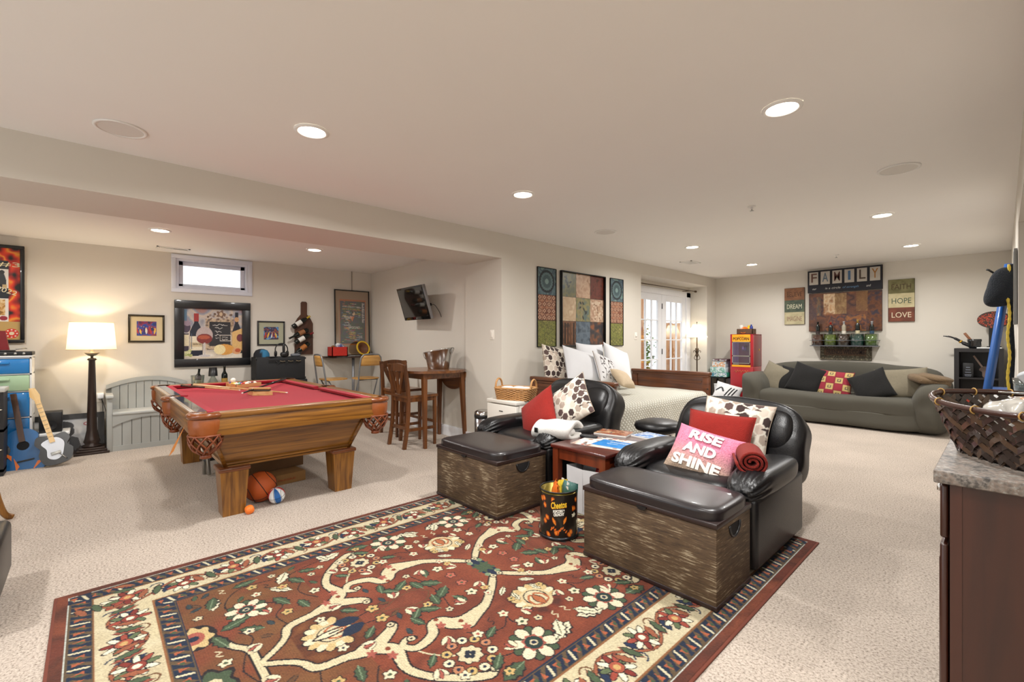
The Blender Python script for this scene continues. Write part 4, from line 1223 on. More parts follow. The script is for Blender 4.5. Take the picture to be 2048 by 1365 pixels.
# toy guitars
def guitar_outline(L, W):
    return catmull([(-L * .5, 0), (-L * .44, W * .36), (-L * .25, W * .5), (-L * .02, W * .36), (L * .12, W * .30), (L * .33, W * .40), (L * .47, W * .22), (L * .5, 0), (L * .47, -W * .22), (L * .33, -W * .40), (L * .12, -W * .30), (-L * .02, -W * .36), (-L * .25, -W * .5), (-L * .44, -W * .36)], 5, closed=True)
def place_lean(base, top, roll, off):
    """matrix whose local x runs from base to top, local z faces the room (+x)"""
    d = (Vector(top) - Vector(base)).normalized()
    n = Vector((1, -.1, .25)); n = (n - d * n.dot(d)).normalized()
    y = n.cross(d)
    M = Matrix((d, y, n)).transposed().to_4x4()
    return TR(*base) @ M @ RX(roll)
t = thing('blue_guitar', 'blue toy acoustic guitar with orange flame decals propped on its side', 'guitar')
t.matrix_world = place_lean((-6.74, -.49, .165), (-6.86, -.56, .62), 0, 0)
MB().prism(guitar_outline(.46, .30), -.03, .03, 'z').build('body', mat('blue_lacquer', '14609C', .3, coat=.4), t)
MB().lathe([(.001, .0315), (.045, .0315)], 20, TR(.06, 0, 0), cap=False).build('sound_hole', mat('hole_dark', '0C0C10', .8), t)
MB().box(-.10, -.085, -.06, .06, .03, .042).build('bridge', M_black, t)
MB().box(.10, .60, -.022, .022, .015, .04).build('neck', wood('neck_dark', '3A2414', '5A3820', .4), t)
for k, (x, y, a) in enumerate(((-.14, .05, .3), (-.12, -.08, 2.6), (-.02, .09, .8))):
    P = [(x, y), (x + .10 * math.cos(a), y + .10 * math.sin(a)), (x + .03 * math.cos(a + .9), y + .03 * math.sin(a + .9)), (x + .05 * math.cos(a + 2.2), y + .05 * math.sin(a + 2.2))]
    MB().prism(P, .0305, .0325, 'z').build('flame_decal', mat('decal_orange', 'E8782A', .4), t)
t = thing('electric_guitar', 'black and white toy electric guitar with pale neck leaning on bin', 'guitar')
t.matrix_world = place_lean((-6.64, -.265, .165), (-6.86, -.44, .80), 0, 0)
ol = catmull([(-.15, 0), (-.13, .10), (-.03, .13), (.04, .105), (.10, .13), (.17, .10), (.15, .04), (.12, 0), (.15, -.04), (.15, -.11), (.08, -.13), (.03, -.10), (-.03, -.13), (-.13, -.09)], 5, closed=True)
MB().prism(ol, -.022, .022, 'z').build('body', mat('guitar_black', '101012', .25, coat=.5), t)
pg = catmull([(-.10, .02), (-.06, .07), (.02, .06), (.09, .085), (.12, .03), (.12, -.04), (.06, -.08), (-.02, -.06), (-.08, -.03)], 4, closed=True)
MB().prism(pg, .022, .025, 'z').build('pickguard', mat('pearl_white', 'D5DAE2', .35), t)
nk = MB().box(.08, .55, -.02, .02, .012, .034).build('neck', wood('neck_maple', 'D2A868', 'E6C68E', .35), t)
for k in range(9): MB().box(.14 + k * .045, .147 + k * .045, -.018, .018, .034, .038).build('fret_button', mat('fret', 'C8B48C', .5), nk)
MB().prism([(.54, -.02), (.60, -.03), (.68, -.012), (.69, .03), (.60, .045), (.55, .02)], .010, .03, 'z').build('headstock', wood('neck_maple', 'D2A868', 'E6C68E'), t)
MB().box(-.05, -.02, -.035, .04, .025, .033, bev=.003).build('strum_bar', M_alu, t)
MB().tube([(-.05, -.02, .03), (-.12, -.06, .055)], .004).build('whammy_bar', M_alu, t)

# dark shelf with lined baskets at the left edge
t = thing('basket_shelf', 'black cube shelf holding cream lined baskets by the drawer tower', 'shelf', (-6.60, -.985, 0), PI / 2)
f = MB()
hw_ = .375
for x in (-hw_, hw_ - .03): f.box(x, x + .03, -.13, .16, 0, .80)
for z in (.04, .42): f.box(-hw_, hw_, -.13, .16, z, z + .025)
f.box(-hw_, hw_, .15, .16, 0, .8)
f.build('carcass', mat('black_laminate', '1B1A1C', .5), t)
MB().box(-hw_ - .01, hw_ + .01, -.14, .165, .80, .84, bev=.004).build('top', mat('grey_top', 'B9B9B4', .5), t)
def linedbasket(t0, loc, lab):
    t = thing('lined_basket', lab, 'basket', loc, PI / 2)
    M = mat('seagrass', 'CFC3A0', .8, var=.25, scale=50, bump=.6, bscale=70)
    v, f = frustum(.155, .125, 0, .17, .14, .24)
    MB().add(v, f).build('weave', M, t)
    MB().box(-.175, .175, -.145, .145, .20, .27, bev=.02).build('cloth_liner', mat('cream_cloth', 'E6DEC8', .9, bump=.2, bscale=40), t)
    MB().add([(.02, -.146, .20), (.14, -.146, .20), (.10, -.18, .16), (.19, -.17, .19)], [(0, 1, 3, 2)]).build('tie', mat('cream_cloth', 'E6DEC8'), t)
linedbasket(None, (-6.62, -.805, .446), 'cream cloth-lined basket on the upper level of black shelf')
linedbasket(None, (-6.62, -.805, .066), 'cream cloth-lined basket on the lower level of black shelf')
t = thing('game_figures', 'cluster of small red, white and black game figures on shelf', 'figurines', (-6.55, -.70, .841))
for k in range(5):
    MB().puff((-.05 + .025 * k, -.05 + .03 * (k % 3), .03), (.06, .05, .06), 2.6, 5).build('figure', mat(['fig_red', 'fig_white', 'fig_black', 'fig_red', 'fig_white'][k], ['8A1E22', 'DAD6D0', '1E1C1E', '8A1E22', 'DAD6D0'][k], .4), t)
# oak chair and black ottoman, mostly outside the view
t = thing('oak_stool', 'oak stool with outward curving legs standing beside the black ottoman', 'stool', (-4.74, -.625, 0))
for sx in (-1, 1):
    for sy in (-1, 1):
        MB().tube(catmull([(sx * .10, sy * .08, .44), (sx * .125, sy * .13, .2), (sx * .15, sy * .165, .05), (sx * .165, sy * .205, .008)], 5), [.022] * 6 + [.02] * 6 + [.022] * 4, 8).build('leg', M_oakz, t)
MB().lathe([(.15, .44), (.16, .45), (.155, .475), (.01, .478)], 24).build('seat', M_oakz, t)
t = thing('black_ottoman', 'black leather ottoman with wooden feet standing beside the oak stool', 'ottoman', (-3.26, -.635, 0))
MB().box(-.3, .3, -.33, .33, .09, .36, bev=.03, seg=3).build('body', mat('black_vinyl', '131314', .35, bump=.1, bscale=90), t)
for sx in (-1, 1):
    for sy in (-1, 1): MB().lathe([(.018, 0), (.028, .09)], 10, TR(sx * .25, sy * .28, 0)).build('foot', M_dkoak, t)

# ------------------------------------------------------------------ console and amplifier behind the pool table
t = thing('console_table', 'low dark console behind the pool table carrying bottles', 'console', (-7.24, 1.32, 0), PI / 2)
MB().box(-.32, .30, -.15, .18, .58, .61, bev=.004).build('top', M_dkwood, t)
for x in (-.31, .26):
    for y in (-.14, .14): MB().box(x, x + .03, y, y + .03, 0, .58).build('leg', M_dkwood, t)
GB = 'bottles and glass behind the pool table'
p = OX(399, 760, -7.22)
t = thing('glass_carafe', 'clear glass carafe holding a tilted dark bottle', 'carafe', (-7.22, p.y - .02, .611))
MB().lathe([(.05, 0), (.06, .01), (.07, .12), (.078, .22), (.074, .22), (.066, .12), (.055, .014), (.001, .012)], 24, cap=False).build('glass', glassmat('clear_glass', 'E4EAE6', .2), t)
bottle('dark bottle with cream label tilted in the glass carafe', (-7.225, p.y - .035, .628), (0.0, 0.12, 1.2), DG, None, ('label_cream', 'D8CFB0', .7), .29, GB)
p = OX(426, 760, -7.25)
t = thing('decanter', 'clear glass decanter with a black cup over its neck', 'decanter', (-7.25, p.y, .611))
MB().lathe([(.05, 0), (.062, .01), (.062, .12), (.03, .18), (.02, .22), (.02, .25)], 20).build('glass', glassmat('clear_glass', 'E4EAE6'), t)
MB().lathe([(.055, .20), (.045, .315), (.001, .316)], 20, cap=False).build('cup', mat('black_plastic', '17181A'), t)
p = OX(449, 760, -7.25)
bottle('dark bottle with gold label standing behind the pool table', (-7.25, p.y, .611), (0, 0, 0), DG, ('capsule_black', '26231E', .35), ('label_gold', 'A8823A', .6), .33, GB)
M_tolex = mat('black_tolex', '1F2022', .75, var=.15, scale=60, bump=.3, bscale=250)
ya, yb = 1.70, 2.36
t = thing('speaker_cabinet', 'large black speaker cabinet standing under the amplifier', 'speaker', (-7.25, (ya + yb) / 2, 0), PI / 2)
MB().box(-.36, .36, -.15, .16, 0, .715, bev=.012).build('cabinet', M_tolex, t)
MB().box(-.32, .32, -.158, -.15, .05, .66).build('grille', mat('grille_cloth', '2A2A2A', .9), t)
t = thing('guitar_amplifier', 'black guitar amplifier behind pool table with cap and headphones on top', 'amplifier', (-7.25, (ya + yb) / 2, .716), PI / 2)
MB().box(-.33, .33, -.14, .15, 0, .335, bev=.012).build('cabinet', M_tolex, t)
MB().box(-.17, .26, -.143, -.12, .25, .295).build('control_slot', mat('slot_dark', '070708', .7), t)
r_ = random.Random(2)
for k in range(6):
    x = -.08 + .055 * k
    MB().tube(catmull([(x, -.15, .28), (x + .03, -.165, .25 + .02 * (k % 2)), (x + .07, -.15, .275)], 5), .004, 5).build('cable', mat(['cable_dark', 'cable_tan'][k % 2], ['222222', '8A7A60'][k % 2], .6), t)
for x in (-.33, .33):
    for z in (.02, .31): MB().cbox((x, -.13, z), (.02, .03, .03), bev=.006).build('corner_cap', mat('black_plastic', '17181A'), t)
t = thing('baseball_cap', 'dark baseball cap with blue front panel on the amplifier', 'cap', (-7.24, 1.80, 1.052), PI / 2)
me = MB().lathe([(.105, 0), (.10, .05), (.075, .095), (.03, .115), (.0005, .117)], 24, cap=False).mesh('crown')
obj('crown', paint(me, lambda co: '2F6F94' if (co.y < -.03 and co.x > -.02) else '1A1C22'), vmat('cap_cloth', .9), t)
MB().prism([(.02, -.09), (.10, -.04), (.19, -.07), (.18, -.13), (.08, -.15)], .0, .006, 'z').build('brim', mat('cap_navy', '1A1C22', .9), t)
t = thing('headphones', 'black over-ear headphones standing on the amplifier', 'headphones', (-7.22, 2.06, 1.052), PI / 2)
MB().tube([(.085 * math.cos(a), 0, .10 + .095 * math.sin(a)) for a in np.linspace(-.25, PI + .25, 22)], .008).build('headband', mat('black_plastic', '17181A'), t)
for s in (-1, 1): MB().puff((s * .08, 0, .045), (.035, .07, .085), 3, 6).build('ear_cup', mat('black_vinyl', '131314'), t)
t = thing('game_controller', 'black game controller grip between the headphones', 'controller', (-7.13, 2.07, 1.052), PI / 2)
MB().puff((0, -.0, .035), (.10, .09, .07), 3, 6).puff((.0, .02, .12), (.035, .04, .14), 3, 6).build('grip', mat('black_plastic', '17181A'), t)
t = thing('toy_ray_gun', 'small grey and black gadget on amplifier beside the wine rack', 'gadget', (-7.2, 2.25, 1.052), PI / 2)
MB().puff((0, 0, .022), (.14, .06, .044), 3.5, 6).build('housing', mat('grey_gadget', '6A6E74', .4), t)
MB().puff((.05, 0, .05), (.06, .05, .04), 3, 5).build('knob', mat('black_plastic', '17181A'), t)

# ------------------------------------------------------------------ folding stools
M_beech = wood('beech', 'C08A44', 'D9A860', .4, axis=0, coat=.25)
M_tube = mat('grey_tube', '8F9296', .4, metal=.6, var=.04)
def folding_stool(lab, loc, rz):
    t = thing('folding_stool', lab, 'stool', loc, rz, 'folding bar stools')
    # faces -y; back at +y
    P = [(-.20, .06, .0), (-.185, .12, .45), (-.17, .19, .95), (-.14, .205, 1.05), (-.08, .21, 1.075), (.08, .21, 1.075), (.14, .205, 1.05), (.17, .19, .95), (.185, .12, .45), (.20, .06, 0)]
    P = [(x, y_, z) for x, y_, z in P]
    MB().tube(catmull(P, 5), .012, 8).build('back_frame', M_tube, t)
    Q = [(-.165, -.20, 0), (-.155, -.05, .40), (-.15, .10, .68), (.15, .10, .68), (.155, -.05, .40), (.165, -.20, 0)]
    MB().tube(Q, .011, 8).build('front_frame', M_tube, t)
    MB().tube([(-.16, -.10, .27), (.16, -.10, .27)], .009).build('footrest', M_tube, t)
    S = [(x, y_) for x, y_ in catmull([(-.17, .12), (-.18, -.05), (-.13, -.19), (0, -.22), (.13, -.19), (.18, -.05), (.17, .12), (0, .14)], 4, closed=True)]
    MB().prism(S, .69, .708, 'z').build('seat', M_beech, t)
    # curved backrest panel
    vs = []; fs = []; n = 10
    for zi, z in enumerate((.90, .93, 1.03, 1.06)):
        for i in range(n + 1):
            x = -.165 + .33 * i / n
            xx = x * (1 if zi in (1, 2) else .93)
            for off in (0, .012): vs.append((xx, .185 + (z - .9) * .12 + .03 * (1 - (x / .165) ** 2) - off, z))
    for j in range(3):
        for i in range(n):
            a = (j * (n + 1) + i) * 2; b_ = a + 2; c = a + 2 * (n + 1); d = c + 2
            fs += [(a, b_, d, c), (a + 1, c + 1, d + 1, b_ + 1)]
    for i in range(n):
        a = i * 2; fs.append((a, a + 1, a + 3, a + 2)); a = (3 * (n + 1) + i) * 2; fs.append((a, a + 2, a + 3, a + 1))
    MB().add(vs, fs, True).build('backrest', M_beech, t)
folding_stool('folding beech stool with grey tube frame turned sideways at the shelf', (-6.98, 2.70, 0), PI)
folding_stool('folding beech stool with its back to the room, at the corner shelf', (-6.82, 3.17, 0), -PI / 2)

# ------------------------------------------------------------------ counter chairs and bar table
M_brown = wood('chair_brown', '4E2A10', '7A4820', .35, axis=2, scale=5, ratio=10, coat=.3)
M_brownx = wood('table_brown', '5A3218', '86542A', .3, axis=0, scale=5, ratio=10, coat=.5)
def counter_chair(lab, loc, rz):
    t = thing('counter_chair', lab, 'chair', loc, rz, 'counter-height chairs')
    # faces +y, back at -y
    for s in (-1, 1):
        vs = []
        P = catmull([(s * .185, -.235, 0), (s * .185, -.19, .3), (s * .185, -.18, .62), (s * .185, -.205, .85), (s * .185, -.235, 1.0)], 4)
        for p_ in P: pass
        b = MB()
        for i in range(len(P) - 1):
            (x, y0, z0), (_, y1, z1) = P[i], P[i + 1]
            b.add([(x - .019, y0 - .019, z0), (x + .019, y0 - .019, z0), (x + .019, y0 + .019, z0), (x - .019, y0 + .019, z0), (x - .019, y1 - .019, z1), (x + .019, y1 - .019, z1), (x + .019, y1 + .019, z1), (x - .019, y1 + .019, z1)],
                  [(0, 1, 5, 4), (1, 2, 6, 5), (2, 3, 7, 6), (3, 0, 4, 7)] + ([(3, 2, 1, 0)] if i == 0 else []) + ([(4, 5, 6, 7)] if i == len(P) - 2 else []))
        b.build('leg', M_brown, t)
        v, f = frustum(.014, .014, 0, .019, .019, .60)
        MB().add(v, f, False, TR(s * .175, .195, 0)).build('leg', M_brown, t)
        MB().box(s * .18 - .01, s * .18 + .01, -.18, .19, .20, .235).build('side_stretcher', M_brown, t)
    MB().box(-.17, .17, .185, .205, .27, .305).build('front_stretcher', M_brown, t)
    MB().box(-.17, .17, -.205, -.185, .22, .255).build('rear_stretcher', M_brown, t)
    MB().box(-.185, .185, -.19, .20, .55, .60).build('seat_frame', M_brown, t)
    MB().prism([(-.185, -.2), (.185, -.2), (.215, .22), (-.215, .22)], .60, .63, 'z').build('seat', M_brownx, t)
    # crest rail and fan splat
    cr = [(x, .98 + .035 * (1 - (x / .21) ** 2)) for x in np.linspace(-.21, .21, 13)] + [(x, .91 + .01 * (1 - (x / .2) ** 2)) for x in np.linspace(.2, -.2, 13)]
    MB().prism(cr, -.012, .012, 'y', TR(0, -.222, 0) @ RX(.0)).build('crest_rail', M_brown, t)
    for x0, x1 in ((-.135, -.05), (0, 0), (.135, .05)):
        MB().prism([(x0 - .035, .915), (x0 + .035, .915), (x1 * .5 + .016, .64), (x1 * .5 - .016, .64)], -.006, .006, 'y', TR(0, -.185, 0) @ RX(.10) @ TR(0, .045, 0)).build('splat', M_brown, t)
counter_chair('brown wooden counter chair pulled up to the open side of bar table', (-5.0, 2.955, 0), 0)
counter_chair('brown wooden counter chair standing on the stool side of bar table', (-5.69, 3.17, 0), -PI / 2)
t = thing('bar_table', 'brown round drop-leaf bar table against the wall', 'table', (-4.98, 3.20, 0))
P = []
for a in np.linspace(0, 2 * PI, 49)[:-1]:
    x, y = .44 * math.cos(a), .44 * math.sin(a)
    P.append((x, min(y, .33)))
MB().prism(P, .895, .925, 'z').build('table_top', M_brownx, t)
lf = [(.30 * math.cos(a), .885 - .24 * math.sin(a)) for a in np.linspace(0, PI, 17)]
MB().prism(lf, .325, .343, 'y').build('drop_leaf', M_brownx, t)
b = MB().box(-.26, .26, -.27, -.25, .82, .895).box(-.26, .26, .27, .29, .82, .895).box(-.27, -.25, -.26, .28, .82, .895).box(.25, .27, -.26, .28, .82, .895)
b.build('apron', M_brownx, t)
for sx in (-1, 1):
    for sy in (-1, 1):
        b = MB()
        v, f = frustum(.018, .018, 0, .028, .028, .89)
        S = Matrix.Identity(4); S[0][2] = -sx * .055; S[1][2] = -sy * .02 if sy < 0 else -.03
        b.add(v, f, False, TR(sx * .295, sy * .275 if sy < 0 else .32, 0) @ S)
        b.build('leg', M_brown, t)
M_steel = mat('polished_steel', 'C4C4C2', .16, metal=1, var=.05)
t = thing('steel_tub', 'polished steel oval beverage tub with slanted rim on bar table', 'tub', (-4.95, 3.29, .926), .5)
def slant(v): return Vector((v.x * 1.25, v.y * .85, v.z * (1.12 + .17 * v.x / .16) if v.z > .02 else v.z))
b = MB().lathe([(.11, 0), (.115, .004), (.13, .09), (.155, .20), (.163, .205), (.163, .215), (.15, .21), (.125, .09), (.105, .012), (.001, .01)], 36, cap=False)
b.v = [tuple(slant(Vector(q))) for q in b.v]
b.build('tub', M_steel, t)
for s in (-1, 1):
    zz = .17 * (1.12 + .2 * s)
    MB().tube([(s * (.195 + .02 * math.sin(a)), .03 * math.cos(a), zz + .005 + .045 * math.sin(a)) for a in np.linspace(0, 2 * PI, 17)[:-1]], .004, 6, closed=True).build('handle', M_steel, t)

# wall television
tc_ = OY(828, 607, 3.30)
t = thing('television', 'flat black television tilted down on a wall arm', 'television', (tc_.x, 3.30, tc_.z), rot=(math.radians(17), 0, math.radians(-3)))
tw, th = .74, .47
MB().box(-tw / 2, tw / 2, -.012, .035, -th / 2, th / 2, bev=.006).build('housing', mat('tv_silver', '8E8E90', .3, metal=.5), t)
MB().box(-tw / 2, tw / 2, -.02, -.012, -th / 2, th / 2, bev=.003).build('bezel', mat('tv_gloss', '0B0B0C', .12, coat=.6), t)
MB().box(-tw / 2 + .025, tw / 2 - .025, -.0215, -.0202, -th / 2 + .045, th / 2 - .025).build('screen', mat('tv_screen', '1C1A17', .06, var=.02, coat=.5), t)
text('logo', 'VIZIO', .01, mat('logo_grey', 'B8B8B8', .4), t, (0, -.0206, -th / 2 + .022), depth=.0003)
MB().box(-.06, .06, .036, .055, -.08, .08).build('mount_plate', M_black, t)
MB().tube([(0, .05, 0), (.02, .13, -.04), (0, .262, -.08)], .018).build('mount_arm', M_black, t)
MB().tube(catmull([(.25, .03, -.12), (.33, .10, -.06), (.36, .14, -.16), (.30, .19, -.26)], 5), .004).build('cable', M_cord, t)

# ------------------------------------------------------------------ bin and small fridge at the pillar
t = thing('trash_can', 'round brushed steel trash can with black band by the pillar', 'trash can', (-4.10, 3.34, 0))
MB().lathe([(.10, .012), (.10, .40)], 28).build('body', mat('brushed_steel', 'B5B6B8', .25, metal=1, var=.25, scale=1, stretch=(40, 40, .3)), t)
MB().lathe([(.103, .40), (.104, .435), (.1, .437)], 28).build('band', mat('black_plastic', '17181A'), t)
MB().lathe([(.103, .437), (.10, .465), (.075, .485), (.001, .49)], 28, cap=False).build('lid', M_steel, t)
MB().lathe([(.102, 0), (.102, .014)], 28).build('foot_ring', mat('black_plastic', '17181A'), t)
t = thing('mini_fridge', 'white mini fridge with wicker basket on it behind the armchair', 'fridge', (-3.68, 3.40, 0))
M_fr = mat('fridge_white', 'E9E4DA', .35, var=.01, coat=.2)
MB().box(-.235, .235, -.10, .24, .02, .64, bev=.01).build('cabinet', M_fr, t)
MB().box(-.235, .235, -.155, -.106, .03, .60, bev=.008).build('door', M_fr, t)
MB().box(-.24, .24, -.158, .245, .61, .648, bev=.006).build('top', M_fr, t)
for x in (-.2, .2):
    for y in (-.08, .2): MB().lathe([(.02, 0), (.02, .022)], 8, TR(x, y, 0)).build('foot', mat('black_plastic', '17181A'), t)
MB().box(-.03, .03, -.158, -.154, .525, .535).build('badge', mat('badge_grey', '5A5A5A', .4, metal=.5), t)
def wicker(name, lab, loc, rz, L, Wd, h, flare, m, handles=True, rows=11, amp=.006):
    t = thing(name, lab, 'basket', loc, rz)
    b = MB(); n = 72
    def rect(th, k):
        a, c = L / 2 * k, Wd / 2 * k
        x, y = math.cos(th), math.sin(th)
        d = (abs(x) ** 6 + abs(y) ** 6) ** (1 / 6)
        return a * x / d, c * y / d
    for r in range(rows):
        z = h * (r + .5) / rows; k = 1 + flare * z / h
        P = []
        for i in range(n):
            th = 2 * PI * i / n; x, y = rect(th, k)
            s = amp * (1 if (i // 2 + r) % 2 else -1)
            d = math.hypot(x, y); P.append((x + x / d * s, y + y / d * s, z))
        b.tube(P, h / rows * .52, 5, closed=True)
    b.build('weave', m, t)
    MB().tube([(*rect(th, 1 + flare), h) for th in np.linspace(0, 2 * PI, 49)[:-1]], .012, 6, closed=True).build('rim', m, t)
    MB().box(-L / 2 * .95, L / 2 * .95, -Wd / 2 * .95, Wd / 2 * .95, 0, .008).build('bottom', m, t)
    if handles:
        for s in (-1, 1):
            MB().tube([(s * L / 2 * (1 + flare), .075 * math.cos(a), h + .095 * math.sin(a)) for a in np.linspace(0, PI, 14)], .011, 7).build('handle', m, t)
    return t
M_wick = mat('honey_wicker', 'C08E58', .6, var=.3, scale=40)
wicker('wicker_basket', 'honey wicker basket with hoop handles on the white fridge', (-3.63, 3.42, .649), .35, .38, .24, .125, .12, M_wick)
t = thing('folded_napkins', 'white cloths and papers lying in the honey wicker basket', 'napkins', (-3.63, 3.42, .67), .35)
for k, (x, y, a) in enumerate(((-.1, .0, .3), (.02, .03, -.2), (.11, -.02, .5))):
    MB().puff((x, y, .075), (.15, .14, .09), 3, 6, M=RZ(a * .3)).build('cloth', mat('napkin_white', 'E6E4E0', .85, bump=.3, bscale=40), t)
# ------------------------------------------------------------------ oriental rug
RCX, RCY, RW, RL = -2.005, 1.635, 2.41, 3.53
RES = .0042
def build_rug():
    RED, DRED, IV, NAVY, GRN, LGRN, TAN, PINK, GOLD, BRN, OUT = '7C3B25', '4A231A', 'CDC09C', '16243A', '42523A', '76896A', '8A6A44', 'A05446', 'B98F4E', '5F4028', '20181A'
    F = Cv(.76, 1.325, RES, RED)                       # quarter of the field, origin at the centre
    F.blotch(['84432B', '7C3B25', '6A3220', '80402A'], .25, seed=3)
    F.blotch(['7C3B25', '6E4426', '74502C'], .3, 0, .80, .76, 1.325, 6, .8)
    F.blotch([DRED, '6E2E1C', RED], .12, .30, 0, .56, .13, 8, .9)
    F.blotch([DRED, '5C3018', '7A4A28'], .12, 0, .72, .20, 1.0, 8, .9)
    vine = lambda P, w=.006, c=OUT: F.stroke(P, w, c)
    # thin dark tendrils
    vine([(0, .36), (.06, .42), (.05, .52), (.02, .58), (0, .66)], .006, BRN)
    vine([(.31, .66), (.40, .62), (.47, .56), (.52, .495)], .008, IV); vine([(.56, .45), (.62, .40), (.645, .30)], .006, OUT)
    vine([(.40, .20), (.47, .22), (.55, .20), (.645, .25)]); vine([(.18, .36), (.10, .34), (.0, .33)]); vine([(.40, .42), (.46, .36), (.48, .27), (.41, .2)])
    vine([(.05, .97), (.04, .86), (.03, .76), (.05, .645)]); vine([(.20, .98), (.30, 1.0), (.38, .95), (.46, 1.02), (.45, 1.09)]); vine([(.45, 1.09), (.52, 1.16), (.62, 1.13), (.68, 1.05), (.66, .92)])
    vine([(.28, 1.16), (.20, 1.12), (.10, 1.17), (0, 1.2)]); vine([(.55, .80), (.47, .85), (.40, .84), (.33, .80)]); vine([(.60, .9), (.66, .82), (.70, .68), (.73, .55)])
    # ivory arabesque bands with a dark outline
    bands = [([(.06, .0), (.10, .02), (.17, .08), (.28, .21), (.31, .29), (.335, .375)], [.012, .02, .03, .032, .05, .075]),
             ([(.335, .375), (.30, .43), (.25, .455), (.245, .50), (.30, .53), (.33, .58), (.335, .64), (.29, .67), (.26, .64), (.275, .61)], [.075, .06, .038, .03, .034, .034, .028, .022, .018, .014]),
             ([(.0, 1.145), (.06, 1.06), (.11, 1.015), (.175, .98), (.195, .87), (.215, .77), (.15, .65), (.11, .63)], [.02, .02, .022, .03, .032, .055, .035, .012]),
             ([(.20, .80), (.28, .71), (.41, .725), (.50, .69), (.57, .63), (.63, .56), (.665, .50), (.64, .46)], [.05, .05, .028, .026, .03, .032, .026, .012]),
             ([(.0, 1.145), (.12, 1.15), (.20, 1.20), (.30, 1.24), (.36, 1.30)], [.016, .022, .02, .024, .014])]
    for P, w in bands: F.stroke(P, [x * 1.25 + .016 for x in w], OUT)
    for P, w in bands: F.stroke(P, [x * 1.25 for x in w], IV)
    for x, y in ((.335, .375), (.25, .455), (.215, .77), (.28, .71)):
        F.ell(x + .03, y + .02, .022, .018, PINK, wob=.3, k=5); F.ell(x - .02, y + .015, .012, .012, RED)
    for x, y in ((.11, .02), (.27, .62), (.12, .64), (.65, .47)): F.ell(x, y, .022, .022, OUT); F.ell(x, y, .016, .016, IV); F.ell(x, y, .006, .006, OUT)
    F.ell(.05, 0, .05, .035, NAVY, wob=.3, k=4); F.ell(.02, .02, .03, .03, GRN, wob=.3, k=5); F.ell(.08, .035, .018, .016, LGRN)
    # big rosettes: ivory petals, green sepals, dark eye
    def rosette(x, y, r, ph=0):
        for i in range(6): F.ell(x + r * .72 * math.cos(i * PI / 3 + ph + .52), y + r * .72 * math.sin(i * PI / 3 + ph + .52), r * .36, r * .27, OUT, i * PI / 3 + ph + .52)
        for i in range(6): F.ell(x + r * .72 * math.cos(i * PI / 3 + ph + .52), y + r * .72 * math.sin(i * PI / 3 + ph + .52), r * .31, r * .21, GRN, i * PI / 3 + ph + .52)
        for i in range(6): F.ell(x + r * .68 * math.cos(i * PI / 3 + ph), y + r * .68 * math.sin(i * PI / 3 + ph), r * .40, r * .30, OUT, i * PI / 3 + ph)
        for i in range(6): F.ell(x + r * .68 * math.cos(i * PI / 3 + ph), y + r * .68 * math.sin(i * PI / 3 + ph), r * .35, r * .25, 'DDD0B2', i * PI / 3 + ph)
        F.ell(x, y, r * .46, r * .46, PINK, wob=.12, k=8); F.ell(x, y, r * .38, r * .38, '1E3330'); F.ell(x, y, r * .17, r * .17, IV); F.ell(x, y, r * .11, r * .11, NAVY)
    rosette(.645, .25, .105); rosette(.45, 1.09, .085, .3)
    # cluster flower ringed by small blossoms
    def cluster(x, y, r):
        for i in range(11):
            a = i * 2 * PI / 11
            xx, yy = x + r * math.cos(a), y + r * math.sin(a)
            F.ell(xx, yy, r * .27, r * .27, OUT); F.ell(xx, yy, r * .22, r * .22, ['DCCFAE', 'C2A468', 'B47A58'][i % 3]); F.ell(xx, yy, r * .09, r * .09, NAVY)
        F.ell(x, y, r * .58, r * .58, OUT, wob=.1, k=8); F.ell(x, y, r * .52, r * .52, IV, wob=.1, k=8)
        for i in range(4): F.ell(x + r * .16 * math.cos(i * PI / 2), y + r * .16 * math.sin(i * PI / 2), r * .13, r * .13, '1A2230')
    cluster(.52, .495, .095)
    # palmettes on the axes
    def palmette(x, y, s, ang):
        ca, sa = math.cos(ang), math.sin(ang)
        T = lambda a, b: (x + (a * ca - b * sa) * s, y + (a * sa + b * ca) * s)
        for i in range(11):
            th = -1.9 + 3.8 * i / 10
            q = T(.10 + .62 * math.cos(th), .62 * math.sin(th)); F.ell(*q, .24 * s, .17 * s, OUT, ang + th)
        for i in range(11):
            th = -1.9 + 3.8 * i / 10
            q = T(.10 + .62 * math.cos(th), .62 * math.sin(th)); F.ell(*q, .20 * s, .13 * s, ['C6AC78', 'DCCFAE'][i % 2], ang + th)
        F.ell(*T(.08, 0), .56 * s, .50 * s, 'CBB78C', ang); F.ell(*T(.10, 0), .44 * s, .40 * s, OUT, ang); F.ell(*T(.10, 0), .40 * s, .36 * s, IV, ang)
        for sg in (-1, 1):
            F.stroke([T(-.28, 0), T(-.2, sg * .28), T(.10, sg * .30), T(.3, sg * .12), T(.22, sg * .03)], .07 * s, 'A8603A')
        F.leaf(*T(-.35, 0), .62 * s, .26 * s, ang, 'A8603A', OUT)
    palmette(.43, 0, .155, PI); palmette(.0, .84, .15, PI / 2)
    for i in range(5):
        F.leaf(.0, .80, .16, .05, PI / 2 + .1 + .33 * i, ['DCCFAE', 'B98F4E', 'C98A5A', 'DCCFAE', 'B98F4E'][i], OUT)
    F.leaf(.02, .72, .12, .07, PI / 2 - .3, NAVY)
    # corner palmette near the ends
    F.ell(.36, 1.30, .10, .075, OUT); F.ell(.36, 1.305, .085, .06, 'C6AC78', wob=.15, k=7); F.ell(.36, 1.31, .05, .04, PINK); F.ell(.36, 1.31, .02, .02, NAVY)
